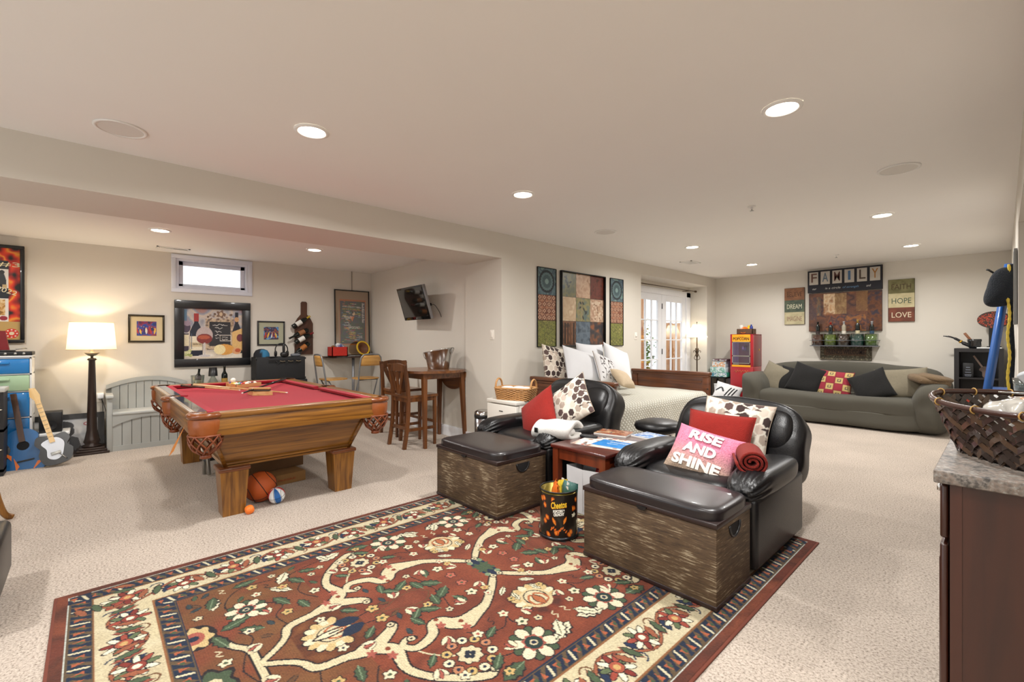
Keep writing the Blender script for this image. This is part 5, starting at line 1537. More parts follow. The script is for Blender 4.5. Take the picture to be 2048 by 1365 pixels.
    F.ell(0, 1.30, .09, .08, OUT, wob=.15, k=6); F.ell(0, 1.30, .075, .065, GRN, wob=.15, k=6); F.ell(0, 1.30, .03, .03, IV)
    # feather leaves
    for x, y, L, w, a in ((.70, .17, .15, .07, -1.9), (.60, .06, .13, .06, .6), (.73, .53, .14, .07, 1.9), (.70, .84, .13, .06, 2.6), (.58, .96, .13, .05, -2.4), (.23, .05, .09, .035, .9), (.68, .62, .1, .05, .3), (.30, .06, .08, .03, .2), (.66, 1.18, .12, .05, 2.9)):
        F.leaf(x, y, L, w, a, 'DCD2B4', OUT, .35); F.stroke([(x, y), (x + L * .8 * math.cos(a), y + L * .8 * math.sin(a))], .005, GRN, False)
    for x, y, L, w, a in ((.02, .27, .12, .06, .9), (.04, .37, .10, .05, .2), (.17, .40, .11, .05, 2.2), (.12, .30, .09, .04, -.4), (.70, .36, .13, .07, 1.4), (.38, 1.10, .12, .06, 1.9), (.20, 1.21, .13, .05, .3), (.36, .92, .12, .05, .4), (.45, .30, .09, .04, 1.1), (.60, .40, .1, .045, .9), (.10, .48, .1, .045, .8), (.14, .55, .09, .04, -.3), (.08, .70, .09, .04, .8), (.27, .86, .1, .045, .2), (.52, .80, .11, .05, .5), (.72, .98, .12, .05, 1.7), (.24, 1.06, .11, .045, 1.0), (.56, 1.22, .12, .05, -.3), (.42, .60, .08, .035, .8), (.62, .70, .1, .045, 1.2)):
        F.leaf(x, y, L, w, a, GRN, OUT, .3); F.stroke([(x, y), (x + L * .8 * math.cos(a), y + L * .8 * math.sin(a))], .005, LGRN, False)
    # little blossoms
    r = random.Random(3)
    for x, y, s in ((.507, .187, .026), (.405, .21, .022), (.05, .645, .026), (.155, .205, .026), (.44, .39, .022), (.05, .19, .024), (.60, .58, .02), (.30, .95, .022), (.55, .90, .022), (.13, .86, .02), (.40, .79, .022), (.65, 1.02, .022), (.10, 1.24, .022), (.26, 1.12, .02), (.56, 1.02, .02), (.22, .15, .018), (.70, .44, .02), (.34, .10, .018), (.17, .13, .02), (.10, .43, .02)):
        F.ell(x, y, s * 1.2, s * 1.2, OUT, wob=.2, k=5); F.ell(x, y, s, s, r.choice(['DCCFAE', 'DCCFAE', 'B0604C', 'C2A468']), wob=.2, k=5); F.ell(x, y, s * .36, s * .36, r.choice([NAVY, PINK, GRN]))
    for x, y, a in ((.10, .115, .6), (.21, .28, 2.4), (.44, .13, -.7), (.36, .50, .4), (.18, .74, 1.4), (.34, 1.02, .2), (.06, .53, -.5), (.50, .64, .2), (.13, 1.10, 1.8), (.62, .32, 2.6)):
        for k in (-.5, 0, .5): F.leaf(x, y, .06, .022, a + k, 'DCCFAE' if k else PINK, OUT)
    # fill the bare ground between the motifs with sprigs, as the rug does
    r2 = random.Random(17)
    def bare(x, y, q):
        i, j = int(x / F.w * F.nx), int(y / F.h * F.ny); k = int(q / RES)
        if i - k < 0 or j - k < 0 or i + k >= F.nx or j + k >= F.ny: return False
        w_ = F.a[j - k:j + k + 1, i - k:i + k + 1]
        return w_[..., 0].std() < .035
    for n_ in range(700):
        x, y = r2.uniform(.03, .73), r2.uniform(.03, 1.29)
        if not bare(x, y, .030): continue
        kind = r2.random(); a = r2.uniform(0, 6.28)
        if kind < .35:
            F.ell(x, y, .021, .021, OUT, wob=.2, k=5); F.ell(x, y, .017, .017, r2.choice(['CDC09C', 'A85A48', 'B99A60', 'CDC09C']), wob=.2, k=5); F.ell(x, y, .006, .006, NAVY)
        elif kind < .8:
            F.leaf(x - .025 * math.cos(a), y - .025 * math.sin(a), .058, .024, a, r2.choice([GRN, '2C3A3E', BRN, GRN]), OUT, .3)
        else:
            F.stroke([(x - .025, y - .01), (x - .008, y + .012), (x + .008, y - .008), (x + .025, y + .01)], .006, r2.choice([OUT, 'CDC09C']))
    # woven rows
    F.a *= (1 + .10 * np.sin(F.Y * 2 * PI / .0095))[:, None, None].astype(np.float32)
    q = F.a
    half = np.concatenate([q[:, ::-1], q], 1); field = np.concatenate([half[::-1], half], 0)
    # whole rug
    R = Cv(RW, RL, RES, '5A2C1E')
    R.blotch(['6A3222', '542A1C', '7A3E28'], .2, seed=4)
    e = .050
    for x0, x1, y0, y1 in ((e, RW - e, e, RL - e),): R.rect(x0, y0, x1, y1, 'C9CFC6')
    R.rect(e + .005, e + .005, RW - e - .005, RL - e - .005, '5C4A34')
    R.rect(.140, .140, RW - .140, RL - .140, '8A5A36'); R.rect(.147, .147, RW - .147, RL - .147, 'C9BC98')
    R.blotch(['C9BC98', 'CFC3A2', 'BFB08C'], .3, .147, .147, RW - .147, RL - .147, 9)
    R.rect(.352, .352, RW - .352, RL - .352, '8A5A36'); R.rect(.360, .360, RW - .360, RL - .360, '5C4A34'); R.rect(.438, .438, RW - .438, RL - .438, NAVY)
    def along(side, s, d):
        return {0: (s, d), 1: (s, RL - d), 2: (d, s), 3: (RW - d, s)}[side]
    def guard(side, d0, d1, a, b_):
        st = .125; n = int((b_ - a) / st); st = (b_ - a) / n; w = d1 - d0
        for i in range(n):
            s = a + st * i
            T = lambda p, q_: along(side, s + p * st, d0 + q_ * w)
            R.poly([T(.02, .06), T(.5, .06), T(.98, .94), T(.5, .94)], NAVY); R.poly([T(.0, .94), T(.30, .94), T(.0, .3)], NAVY); R.poly([T(1, .06), T(.72, .06), T(1., .6)], NAVY)
            for x_, c1, c2 in ((.18, .25, .75), (.78, .7, .25)):
                R.poly([T(x_ - .10, c1), T(x_ + .10, c1), T(x_, c2)], 'A85A3A')
            R.poly([T(.36, .08), T(.47, .12), T(.62, .92), T(.52, .88)], 'CFC5A4')
            P1 = T(.86, .5); R.ell(*P1, .010, .010, GRN)
    for side in range(4):
        L = RW if side < 2 else RL
        guard(side, e + .006, .139, e, L - e); guard(side, .362, .436, .362, L - .362)
    # main ivory border: scrolling vine with palmettes
    r = random.Random(9)
    for side in range(4):
        L = RW if side < 2 else RL
        a, b_ = .15, L - .15
        n = max(2, int(round((b_ - a) / .44))); st = (b_ - a) / n; mid = .25
        vineP = [along(side, a + (b_ - a) * k / 120, mid + .062 * math.sin(k / 120 * n * 2 * PI)) for k in range(121)]
        R.stroke(vineP, .019, '4A2A1C', False); R.stroke(vineP, .012, '97583C', False)
        for i in range(n):
            for hf in (0, 1):
                s = a + st * (i + .25 + .5 * hf); sg = -1 if hf == 0 else 1
                c = along(side, s, mid + sg * .015)
                for k in range(9):
                    th = k * 2 * PI / 9 + i
                    R.ell(c[0] + .050 * math.cos(th), c[1] + .050 * math.sin(th), .032, .016, OUT, th)
                    R.ell(c[0] + .050 * math.cos(th), c[1] + .050 * math.sin(th), .027, .012, ['7E2E24', 'E6DEC4', '5E6B4A', '9A4434', 'E6DEC4'][(k + hf) % 5], th)
                R.ell(*c, .034, .034, OUT); R.ell(*c, .029, .029, ['A8553E', '8A3A2C'][hf]); R.ell(*c, .015, .015, ['C9A468', 'E6DEC4'][hf])
                # curling leaves
                for off, col, LL in ((.10, '8E4A38', .12), (-.10, '4A5A40', .10), (.14, '1D2C48', .09), (-.15, '97583C', .10)):
                    p0 = along(side, s + off, mid - sg * .055); p1 = along(side, s + off * 1.3, mid + sg * .06)
                    an = math.atan2(p1[1] - p0[1], p1[0] - p0[0]); R.leaf(p0[0], p0[1], LL, .034, an, col, OUT, .3)
                cc = along(side, s + .12, mid + sg * .05)
                R.stroke([(cc[0] + .028 * math.cos(u_ * .55), cc[1] + .028 * math.sin(u_ * .55)) for u_ in range(9)], .008, ['1D2C48', '6E4A2E'][hf], False)
    fh, fw_ = field.shape[:2]
    i0 = (R.nx - fw_) // 2; j0 = (R.ny - fh) // 2
    R.a[j0:j0 + fh, i0:i0 + fw_] = field
    R.grain(.12, 1, 5)
    R.a *= .74
    nx, ny = R.nx, R.ny
    hgt = np.random.default_rng(3).normal(0, .0005, (ny, nx)) + .011
    hgt[:2] = .003; hgt[-2:] = .003; hgt[:, :2] = .003; hgt[:, -2:] = .003
    return R.mesh('pile', fn=lambda X, Y: (X - RW / 2, Y - RL / 2, hgt))
t = thing('oriental_rug', 'rust red oriental rug with ivory floral border under the armchairs', 'rug', (RCX, RCY, 0))
obj('pile', build_rug(), vmat('rug_wool', 1.0, bump=.25, bscale=320, var=.12, sheen=.2), t)
MB().box(-RW / 2 - .004, RW / 2 + .004, -RL / 2 - .004, RL / 2 + .004, 0.0005, .009, bev=.003).build('binding', mat('rug_binding', '6A3526', .95, bump=.3, bscale=200), t)
RZ0 = .0145

# ------------------------------------------------------------------ storage trunks used as footrests
def scratched():
    m, nt, N, L, p = _new('distressed_wood')
    tc = N.new('ShaderNodeTexCoord'); mp = N.new('ShaderNodeMapping'); mp.inputs['Scale'].default_value = (5, 5, 60)
    L.new(tc.outputs['Object'], mp.inputs['Vector'])
    n1 = N.new('ShaderNodeTexNoise'); n1.inputs['Scale'].default_value = 2.2; n1.inputs['Detail'].default_value = 6; n1.inputs['Roughness'].default_value = .7
    L.new(mp.outputs[0], n1.inputs['Vector'])
    n2 = N.new('ShaderNodeTexNoise'); n2.inputs['Scale'].default_value = 7; n2.inputs['Detail'].default_value = 5
    L.new(tc.outputs['Object'], n2.inputs['Vector'])
    r = N.new('ShaderNodeValToRGB'); e = r.color_ramp.elements
    e[0].position = .3; e[0].color = hx('35271A') + (1,); e[1].position = .57; e[1].color = hx('5A4630') + (1,)
    x = e.new(.70); x.color = hx('A89A80') + (1,)
    ad = N.new('ShaderNodeMath'); ad.operation = 'MULTIPLY_ADD'; ad.inputs[1].default_value = .42; 
    L.new(n2.outputs['Fac'], ad.inputs[0])
    sb = N.new('ShaderNodeMath'); sb.operation = 'SUBTRACT'; sb.inputs[1].default_value = .21
    L.new(n1.outputs['Fac'], sb.inputs[0]); L.new(sb.outputs[0], ad.inputs[2])
    L.new(ad.outputs[0], r.inputs[0]); L.new(r.outputs[0], p.inputs['Base Color'])
    p.inputs['Roughness'].default_value = .7
    b = N.new('ShaderNodeBump'); b.inputs['Strength'].default_value = .3; b.inputs['Distance'].default_value = .004
    L.new(n1.outputs['Fac'], b.inputs['Height']); L.new(b.outputs[0], p.inputs['Normal'])
    return m
M_trunk = scratched()
M_leather = mat('black_leather', '121214', .36, var=.15, scale=6, bump=.12, bscale=140, coat=.0)
M_lid = mat('lid_leather', '211C1E', .32, var=.1, scale=4, bump=.05, bscale=200, coat=.1)
M_lidrim = mat('lid_rim', '2A1C1A', .35, var=.1)
def trunk(lab, x0, x1, y0, y1, zt=.385):
    t = thing('blanket_chest', lab, 'trunk', ((x0 + x1) / 2, (y0 + y1) / 2, RZ0), 0, 'trunk footrests')
    w, d = (x1 - x0) / 2, (y1 - y0) / 2
    MB().box(-w, w, -d, d, .014, zt, bev=.003).build('body', M_trunk, t)
    MB().box(-w - .004, w + .004, -d - .004, d + .004, 0, .022, bev=.002).build('base_trim', M_lidrim, t)
    lid = MB().box(-w - .006, w + .006, -d - .006, d + .006, zt + .002, zt + .028, bev=.004).build('lid', M_lidrim, t)
    MB().puff((0, 0, zt + .045), (2 * w + .008, 2 * d + .008, .085), 7, 12).build('cushion', M_lid, lid)
    ta = [(.03 * math.cos(a), -.035 * math.sin(a) * .55) for a in np.linspace(0, PI, 9)]
    MB().prism(ta, -d - .014, -d - .005, 'y', TR(-.0, 0, zt + .012)).build('pull_tab', M_leather, lid)
    for s in (-1, 1):
        hp = [(.062 * math.cos(a), -.062 * math.sin(a)) for a in np.linspace(0, PI, 13)]
        x_a, x_b = sorted((s * (w + .0005), s * (w + .002)))
        h_ = MB().prism(hp, x_a, x_b, 'x', TR(0, 0, zt - .02)).build('hand_hole', mat('hole_dark', '0C0C10'), t)
        MB().tube([(s * (w + .003), .064 * math.cos(a), zt - .02 - .064 * math.sin(a)) for a in np.linspace(0, PI, 14)], .007, 6).build('rim', M_leather, h_)
trunk('distressed wooden trunk with black lid in front of chair with red pillow', -3.21, -2.445, 2.12, 2.625)
trunk('distressed wooden trunk with black lid in front of the pink-pillow chair', -1.705, -.92, 2.165, 2.585)

# ------------------------------------------------------------------ leather recliners
def wrinkle(amp, sc, seed=0):
    def f(v):
        n = mnoise.noise(Vector((v.x * sc + seed, v.y * sc, v.z * sc * 1.0)))
        return v * (1 + amp * n)
    return f
def recliner(lab, cx, y0, back_h, lean, yaw=0.0):
    t = thing('recliner', lab, 'armchair', (cx, y0, RZ0), yaw, 'leather recliners')
    hw = .465
    for s in (-1, 1):
        xs = sorted((s * hw, s * (hw - .17)))
        ap = MB().box(xs[0], xs[1],   .0, .84, .02, .415, bev=.03, seg=3).build('side_panel', M_leather, t)
        b = MB()
        def gath(v, s=s):
            w = v.copy()
            f = max(0, -(v.y + .18)) / .2
            w.z += -.035 * f * f
            if v.y < -.22: w *= 1 + .03 * math.sin(math.atan2(v.z, v.x) * 16)
            return w
        b.puff((s * (hw - .085), .38, .465), (.225, .80, .155), 3.2, 16, fn=gath)
        b.build('armrest', M_leather, t)
    MB().box(-hw + .16, hw - .16, .03, .78, .03, .30, bev=.02).build('base', M_leather, t)
    MB().puff((0, .40, .36), (.62, .74, .19), 4.5, 12, fn=wrinkle(.03, 5)).build('seat_cushion', M_leather, t)
    Mb = TR(0, .80, .34) @ RX(-lean)
    def bk(v):
        w = v.copy()
        k = (v.z / (back_h - .3) + .5)
        w.y += -.05 * max(0, k - .62) * 3 + .02 * math.sin(k * 9)
        w.x *= 1 - .10 * max(0, k - .75) * 2
        w.z -= .16 * abs(v.x) ** 2 * max(0, k)
        n = mnoise.noise(Vector((v.x * 6, v.y * 4, v.z * 7)))
        return w * (1 + .018 * n)
    MB().puff((0, .06, (back_h - .3) / 2), (.92, .27, back_h - .26), 5.5, 20, M=Mb, fn=bk).build('backrest', M_leather, t)
    hb = back_h - .3
    MB().puff((-.13, -.035, hb * .62), (.56, .15, hb * .60), 3.2, 14, M=Mb, fn=bk).puff((.24, -.03, hb * .60), (.30, .15, hb * .62), 3.2, 14, M=Mb, fn=bk).build('head_cushion', M_leather, t)
    MB().tube(catmull([(.11, -.09, hb * .30), (.105, -.125, hb * .6), (.10, -.10, hb * .9)], 5), .004, 6, Mb).build('seam', mat('seam_thread', '0A0A0B', .5), t)
    return t
recliner('black leather recliner with a rolled white throw and tilted red pillow', -2.94, 2.69, .86, .50)
recliner('black leather recliner with a pink lettered pillow and rolled red towel', -1.37, 2.645, .82, .50)

# ------------------------------------------------------------------ cushions
def pillow_mesh(w, h, th, cv=None, n=26, pinch=.07, name='cover'):
    nx = cv.nx if cv else n; ny = cv.ny if cv else n
    u = np.linspace(-1, 1, nx); v = np.linspace(-1, 1, ny)
    U, V = np.meshgrid(u, v)
    prof = np.clip(1 - np.abs(U) ** 2.6, 0, 1) ** .5 * np.clip(1 - np.abs(V) ** 2.6, 0, 1) ** .5
    X = U * w / 2 * (1 - pinch * (1 - V ** 2) ** 1 * np.abs(U) ** 2); Z = V * h / 2 * (1 - pinch * (1 - U ** 2) * np.abs(V) ** 2)
    r = np.random.default_rng(int(w * 1000 + h * 77))
    ph = r.random(4) * 6
    wr = .05 * np.sin(3 * U + 2 * V + ph[0]) + .04 * np.sin(5 * V - 3 * U + ph[1])
    T = th / 2 * prof * (1 + wr)
    front = np.stack([X, -T, Z], -1).reshape(-1, 3); back = np.stack([X, T, Z], -1).reshape(-1, 3)
    nv = nx * ny
    I = np.arange(nv).reshape(ny, nx)
    q1 = np.stack([I[:-1, :-1], I[:-1, 1:], I[1:, 1:], I[1:, :-1]], -1).reshape(-1, 4)
    q2 = q1[:, ::-1] + nv
    rim = np.concatenate([I[0, :], I[1:, -1], I[-1, -2::-1], I[-2:0:-1, 0]])
    nr = np.roll(rim, -1)
    q3 = np.stack([nr, rim, rim + nv, nr + nv], -1)
    co = np.concatenate([front, back]); co[nv:, 1] += .002
    q = np.concatenate([q1, q2, q3])
    me = bpy.data.meshes.new(name)
    me.vertices.add(2 * nv); me.vertices.foreach_set('co', co.reshape(-1).astype(np.float32))
    nf = len(q)
    me.loops.add(nf * 4); me.loops.foreach_set('vertex_index', q.reshape(-1).astype(np.int32))
    me.polygons.add(nf); me.polygons.foreach_set('loop_start', (np.arange(nf) * 4).astype(np.int32)); me.polygons.foreach_set('loop_total', np.full(nf, 4, np.int32))
    me.polygons.foreach_set('use_smooth', np.ones(nf, bool))
    if cv:
        ca = me.color_attributes.new('Col', 'FLOAT_COLOR', 'POINT')
        c4 = np.ones((nv, 4), np.float32); c4[:, :3] = np.clip(cv.a, 0, 1).reshape(-1, 3)
        ca.data.foreach_set('color', np.concatenate([c4, c4]).reshape(-1))
    me.update(); me.validate()
    return me
def pillow(lab, u, v, y, w, h, th, m, rot, cv=None, group=None, name='throw_pillow', loc=None, welt=True):
    p = loc if loc else OY(u, v, y)
    t = thing(name, lab, 'pillow', p, rot=rot, group=group)
    obj('cover', pillow_mesh(w, h, th, cv), m, t)
    if welt:
        P = []
        for a in np.linspace(0, 2 * PI, 49)[:-1]:
            x, z = math.cos(a), math.sin(a); d = max(abs(x), abs(z)); x, z = x / d, z / d
            P.append((x * w / 2 * (1 - .07 * (1 - z * z) * x * x), .001, z * h / 2 * (1 - .07 * (1 - x * x) * z * z)))
        MB().tube(P, .004, 5, closed=True).build('welt', m if not cv else mat('welt_taupe', '9A8A7A', .9), t)
    return t
def hexcanvas(w, h, seed=1, res=.0055):
    c = Cv(w, h, res, 'DED6C8'); r = random.Random(seed)
    s = .043; dx, dy = s * 1.75, s * 1.52
    j = 0; y = -s
    while y < h + s:
        x = -s + (dx / 2 if j % 2 else 0)
        while x < w + s:
            col = r.choice(['3E2E2C', 'CFC3B4', 'A8988A', 'E2DBCE', '5A4642', 'C9B8AA'])
            P = [(x + s * .86 * math.sin(k * PI / 3) * (.88), y + s * .9 * math.cos(k * PI / 3)) for k in range(6)]
            c.poly(P, col)
            if col in ('3E2E2C', '5A4642'): c.poly([(x - .004, y - s), (x + .030, y - s - .018), (x - .026, y - s - .018)], col)
            elif r.random() < .5: c.poly([(x, y), P[0], P[1]], 'B4A698')
            x += dx
        y += dy; j += 1
    return c
M_hex = vmat('pillow_print', .9, bump=.15, bscale=400, sheen=.2)
M_redp = mat('red_chenille', '8E1C12', .95, var=.15, scale=40, bump=.5, bscale=180, sheen=.3)
M_pink = vmat('pillow_knit', .95, bump=.9, bscale=160, var=.15)
GP = 'pillows printed with brown hexagons'
pillow('hexagon-print pillow in brown and cream behind tilted red pillow', 1140, 808, 3.28, .46, .46, .13, M_hex, (-.55, -.62, .22), hexcanvas(.46, .46, 3), GP)
pillow('red chenille pillow tilted on one corner on the leather recliner', 1076, 829, 3.06, .44, .40, .15, M_redp, (-.5, -.62, .1), group='red pillows')
pillow('hexagon-print pillow in brown and cream behind the upright red one', 1468, 856, 3.40, .47, .42, .13, M_hex, (-.5, .10, .12), hexcanvas(.47, .42, 5), GP)
pillow('red chenille pillow standing upright behind the pink one', 1435, 876, 3.20, .44, .36, .13, M_redp, (-.45, .04, .1), group='red pillows')
def pinkcv(w, h):
    c = Cv(w, h, .005, 'D98AA0')
    for j in range(c.ny):
        k = np.clip((c.Y[j] / h - .15) / .5, 0, 1)
        a = np.array(hx('B39C88')); b_ = np.array(hx('D9809C'))
        c.a[j] = a * (1 - k) + b_ * k
    c.grain(.16, 1, 4)
    return c
pk = pillow('pink and beige lettered knit pillow on the leather recliner', 1405, 910, 2.93, .43, .34, .13, M_pink, (-.62, .16, .02), pinkcv(.43, .34), name='lettered_pillow', welt=False)
M_wool = mat('white_wool', 'EFE9E2', .95, bump=.4, bscale=200)
def on_pillow(w, h, th):
    def f(x, z):
        U, V = x / (w / 2), z / (h / 2)
        return -th / 2 * max(0, 1 - abs(U) ** 2.6) ** .5 * max(0, 1 - abs(V) ** 2.6) ** .5
    return f
pf = on_pillow(.43, .34, .13)
for s_, z, ww in (('RISE', .092, .21), ('AND', -.002, .21), ('SHINE', -.095, .31)):
    o = text('lettering', s_, .062, M_wool, pk, (0, 0, 0), depth=.002, width=ww, bold=.004)
    o.rotation_euler = (0, 0, 0)
    bm = bmesh.new(); bm.from_mesh(o.data)
    bmesh.ops.subdivide_edges(bm, edges=[e_ for e_ in bm.edges if e_.calc_length() > .012], cuts=2)
    for q in bm.verts:
        x, zz, d = q.co.x, q.co.y + z, q.co.z
        q.co = Vector((x, pf(x, zz) * 1.06 - .004 - d, zz))
    bm.to_mesh(o.data); bm.free()

# rolled throw and towel
def roll(lab, name, P, r, m, turns=3.2, L=.34, ax=(1, 0, 0), squash=.85, yaw=0.0, pitch=0.0):
    t = thing(name, lab, 'towel' if 'towel' in name else 'blanket', P, rot=(0, pitch, yaw))
    b = MB(); n = 64; vs = []; fs = []
    for xi, x in enumerate((-L / 2, -L / 2 + .015, L / 2 - .015, L / 2)):
        for i in range(n + 1):
            th = turns * 2 * PI * i / n
            rr = (r * .18 + r * .82 * i / n) * (1 if xi in (1, 2) else .97)
            vs.append((x + .006 * math.sin(th * 1.3), rr * math.cos(th), rr * math.sin(th) * squash))
    for k in range(3):
        for i in range(n): fs.append((k * (n + 1) + i, k * (n + 1) + i + 1, (k + 1) * (n + 1) + i + 1, (k + 1) * (n + 1) + i))
    b.add(vs, fs, True)
    o = b.build('cloth', m, t)
    md = o.modifiers.new('thickness', 'SOLIDIFY'); md.thickness = r * .17; md.offset = 0
    return t
M_tow = mat('red_terry', '8C1F12', 1, var=.15, scale=50, bump=1, bscale=220, sheen=.5)
M_thr = mat('white_fleece', 'DFDDD8', .95, var=.04, scale=20, bump=.3, bscale=120, sheen=.4)
p = OY(1500, 926, 2.90) + Vector((0, 0, .03))
roll('rolled dark red towel tucked beside the pink pillow', 'rolled_towel', p, .085, M_tow, 3.0, .26, yaw=PI / 2 + .45)
p = OY(1112, 860, 2.86)
t = thing('folded_throw', 'white fleece throw folded over the recliner arm', 'blanket', p, rot=(0, 0, .12))
vs = []; fs = []; n = 40; m = 12
for i in range(m + 1):
    x = -.17 + .36 * i / m
    for k in range(n + 1):
        a = -2.6 + 5.6 * k / n; rr = .055 + .022 * k / n + .006 * math.sin(x * 25 + a)
        vs.append((x + .012 * math.sin(a * 2), -rr * 1.5 * math.cos(a), rr * math.sin(a) * .95 + .012 * math.sin(x * 9)))
for i in range(m):
    for k in range(n): fs.append((i * (n + 1) + k, i * (n + 1) + k + 1, (i + 1) * (n + 1) + k + 1, (i + 1) * (n + 1) + k))
o = MB().add(vs, fs, True).build('fold', M_thr, t); md = o.modifiers.new('thickness', 'SOLIDIFY'); md.thickness = .03; md.offset = 0
MB().puff((.01, 0, 0), (.33, .13, .07), 3, 8).build('inner_fold', M_thr, t)
MB().cbox((-.12, -.118, .0), (.035, .006, .04), bev=.002).build('tag', mat('black_vinyl', '131314'), t)

# ------------------------------------------------------------------ end table and what lies on it
M_cherry = wood('cherry', '3E120C', '5E2014', .22, axis=0, scale=4, coat=.6)
M_cherry2 = wood('cherry_leg', '56200F', '7A3418', .3, axis=2, scale=4, coat=.4)
TX0, TX1, TY0, TY1, TZ = -2.375, -1.86, 2.60, 3.38, .50
t = thing('end_table', 'dark cherry end table between the two leather recliners', 'table', ((TX0 + TX1) / 2, (TY0 + TY1) / 2, RZ0))
w, d = (TX1 - TX0) / 2, (TY1 - TY0) / 2
zt = TZ - RZ0
MB().box(-w, w, -d, d, zt - .028, zt, bev=.006).build('table_top', M_cherry, t)
for sx in (-1, 1):
    for sy in (-1, 1): MB().box(sx * (w - .04) - .026, sx * (w - .04) + .026, sy * (d - .04) - .026, sy * (d - .04) + .026, 0, zt - .028).build('leg', M_cherry2, t)
for sx in (-1, 1): MB().box(min(sx * (w - .03), sx * (w - .05)), max(sx * (w - .03), sx * (w - .05)), -d + .066, d - .066, zt - .11, zt - .03).build('apron', M_cherry2, t)
for sy in (-1, 1): MB().box(-w + .066, w - .066, min(sy * (d - .03), sy * (d - .05)), max(sy * (d - .03), sy * (d - .05)), zt - .11, zt - .03).build('apron', M_cherry2, t)
def flatprint(name, lab, cat, u, v, z, w, h, rz, cv, thick=.006, edge='E8E6E0', group=None):
    p = G(u, v, z)
    t = thing(name, lab, cat, (p.x, p.y, z + .0005), rz, group)
    MB().box(-w / 2, w / 2, -h / 2, h / 2, 0, thick).build('pages', mat('page_' + edge, edge, .7), t)
    obj('cover', cv.mesh('cover', fn=lambda X, Y: (X - w / 2, Y - h / 2, np.full_like(X, thick + .0006))), M_print, t)
    return t
c = Cv(.46, .34, .005, 'E0DCD6'); r = random.Random(4)
for k in range(90): c.ell(r.random() * .46, r.random() * .34, .02, .014, r.choice(['B04A3A', 'E8E2DA', '9A6A50', '3A2A28', 'D8C8B8']), r.random() * 3)
flatprint('placemat', 'red and white patterned paper placemat on the end table', 'placemat', 1215, 887, TZ, .46, .34, .2, c, .0012)
c = Cv(.28, .21, .004, '1F7AC4'); c.blotch(['1F7AC4', '2A88D0', '176AB0'], .1, seed=2)
t = flatprint('blue_brochure', 'bright blue brochure with white lettering lying on the placemat', 'brochure', 1228, 890, TZ + .003, .28, .21, .12, c, .003)
text('lettering', 'BRAINSTORMING', .022, MW, t, (.03, .045, .0045), depth=.0003, width=.17, rot=(0, 0, 0))
text('small_print', 'GAME NIGHT', .012, MW, t, (-.01, -.01, .0045), depth=.0003, width=.09, rot=(0, 0, 0))
c = Cv(.28, .21, .004, '6A3A30'); c.blotch(['3A2A34', 'B06A40', '7A2E30', 'D8B080', '40304A'], .05, seed=7)
flatprint('magazine', 'magazine with dark food photograph cover at the back of table', 'magazine', 1228, 868, TZ, .28, .21, .25, c, .012, group='magazines on the end table')
c = Cv(.28, .21, .004, '2A6AB8'); c.blotch(['2A6AB8', '5A90C8', 'D8E0E8', '1A4A90', '9AB8D8'], .05, seed=17)
flatprint('magazine', 'magazine with blue and white cover beside the dark one', 'magazine', 1307, 876, TZ, .29, .21, -.12, c, .012, group='magazines on the end table')
p = G(1175, 876, TZ)
t = thing('remote_control', 'black remote control lying on the end table', 'remote', (p.x, p.y, TZ + .0035), .35)
MB().puff((0, 0, .011), (.17, .05, .022), 4, 8).build('shell', mat('black_plastic', '17181A'), t)
for k in range(5): MB().lathe([(.005, .021), (.004, .024)], 8, TR(-.05 + .022 * k, 0, 0)).build('button', mat('button_grey', '55585C', .5), t)
# white paper bag and dark box under the table
t = thing('paper_bag', 'white open paper bag standing under the end table', 'bag', (-2.10, 2.745, RZ0))
M_pap = mat('white_paper', 'DADADC', .8, var=.03)
b = MB(); wv = .15; dv = .09; hv = .34
b.add([(-wv, -dv, 0), (wv, -dv, 0), (wv, -dv - .004, hv), (0, -dv - .006, hv * .97), (-wv - .003, -dv - .003, hv)], [(0, 1, 2, 3, 4)])
b.add([(-wv, dv, 0), (wv, dv, 0), (wv, dv, hv), (-wv, dv, hv)], [(3, 2, 1, 0)])
b.add([(-wv, -dv, 0), (-wv, dv, 0), (-wv, dv, hv), (-wv + .02, 0, hv * .99), (-wv - .003, -dv - .003, hv)], [(4, 3, 2, 1, 0)])
b.add([(wv, -dv, 0), (wv, dv, 0), (wv, dv, hv), (wv - .02, 0, hv * .99), (wv, -dv - .004, hv)], [(0, 1, 2, 3, 4)])
b.add([(-wv, -dv, .002), (wv, -dv, .002), (wv, dv, .002), (-wv, dv, .002)], [(0, 1, 2, 3)])
b.build('paper', M_pap, t)
MB().box(-.001, .001, -dv - .0055, -dv - .004, .02, hv * .95).build('crease', mat('crease_grey', 'B4B4B8', .8), t)
t = thing('red_bottle', 'red plastic bottle sticking out of the white paper bag', 'bottle', (-2.03, 2.77, RZ0 + .004))
MB().lathe([(.034, 0), (.036, .01), (.036, .30), (.03, .325), (.014, .345)], 18).build('body', mat('red_plastic', 'A01820', .3, coat=.3), t)
MB().lathe([(.017, .345), (.017, .37), (.001, .371)], 14).build('cap', mat('black_plastic', '17181A'), t)
t = thing('subwoofer', 'black box under the end table behind white bag', 'speaker', (-2.12, 3.17, RZ0))
MB().box(-.13, .13, -.17, .17, .01, .30, bev=.01).build('cabinet', mat('black_plastic', '17181A'), t)
for x in (-.1, .1):
    for y in (-.14, .14): MB().lathe([(.015, 0), (.015, .012)], 8, TR(x, y, 0)).build('foot', mat('rubber', '171717'), t)

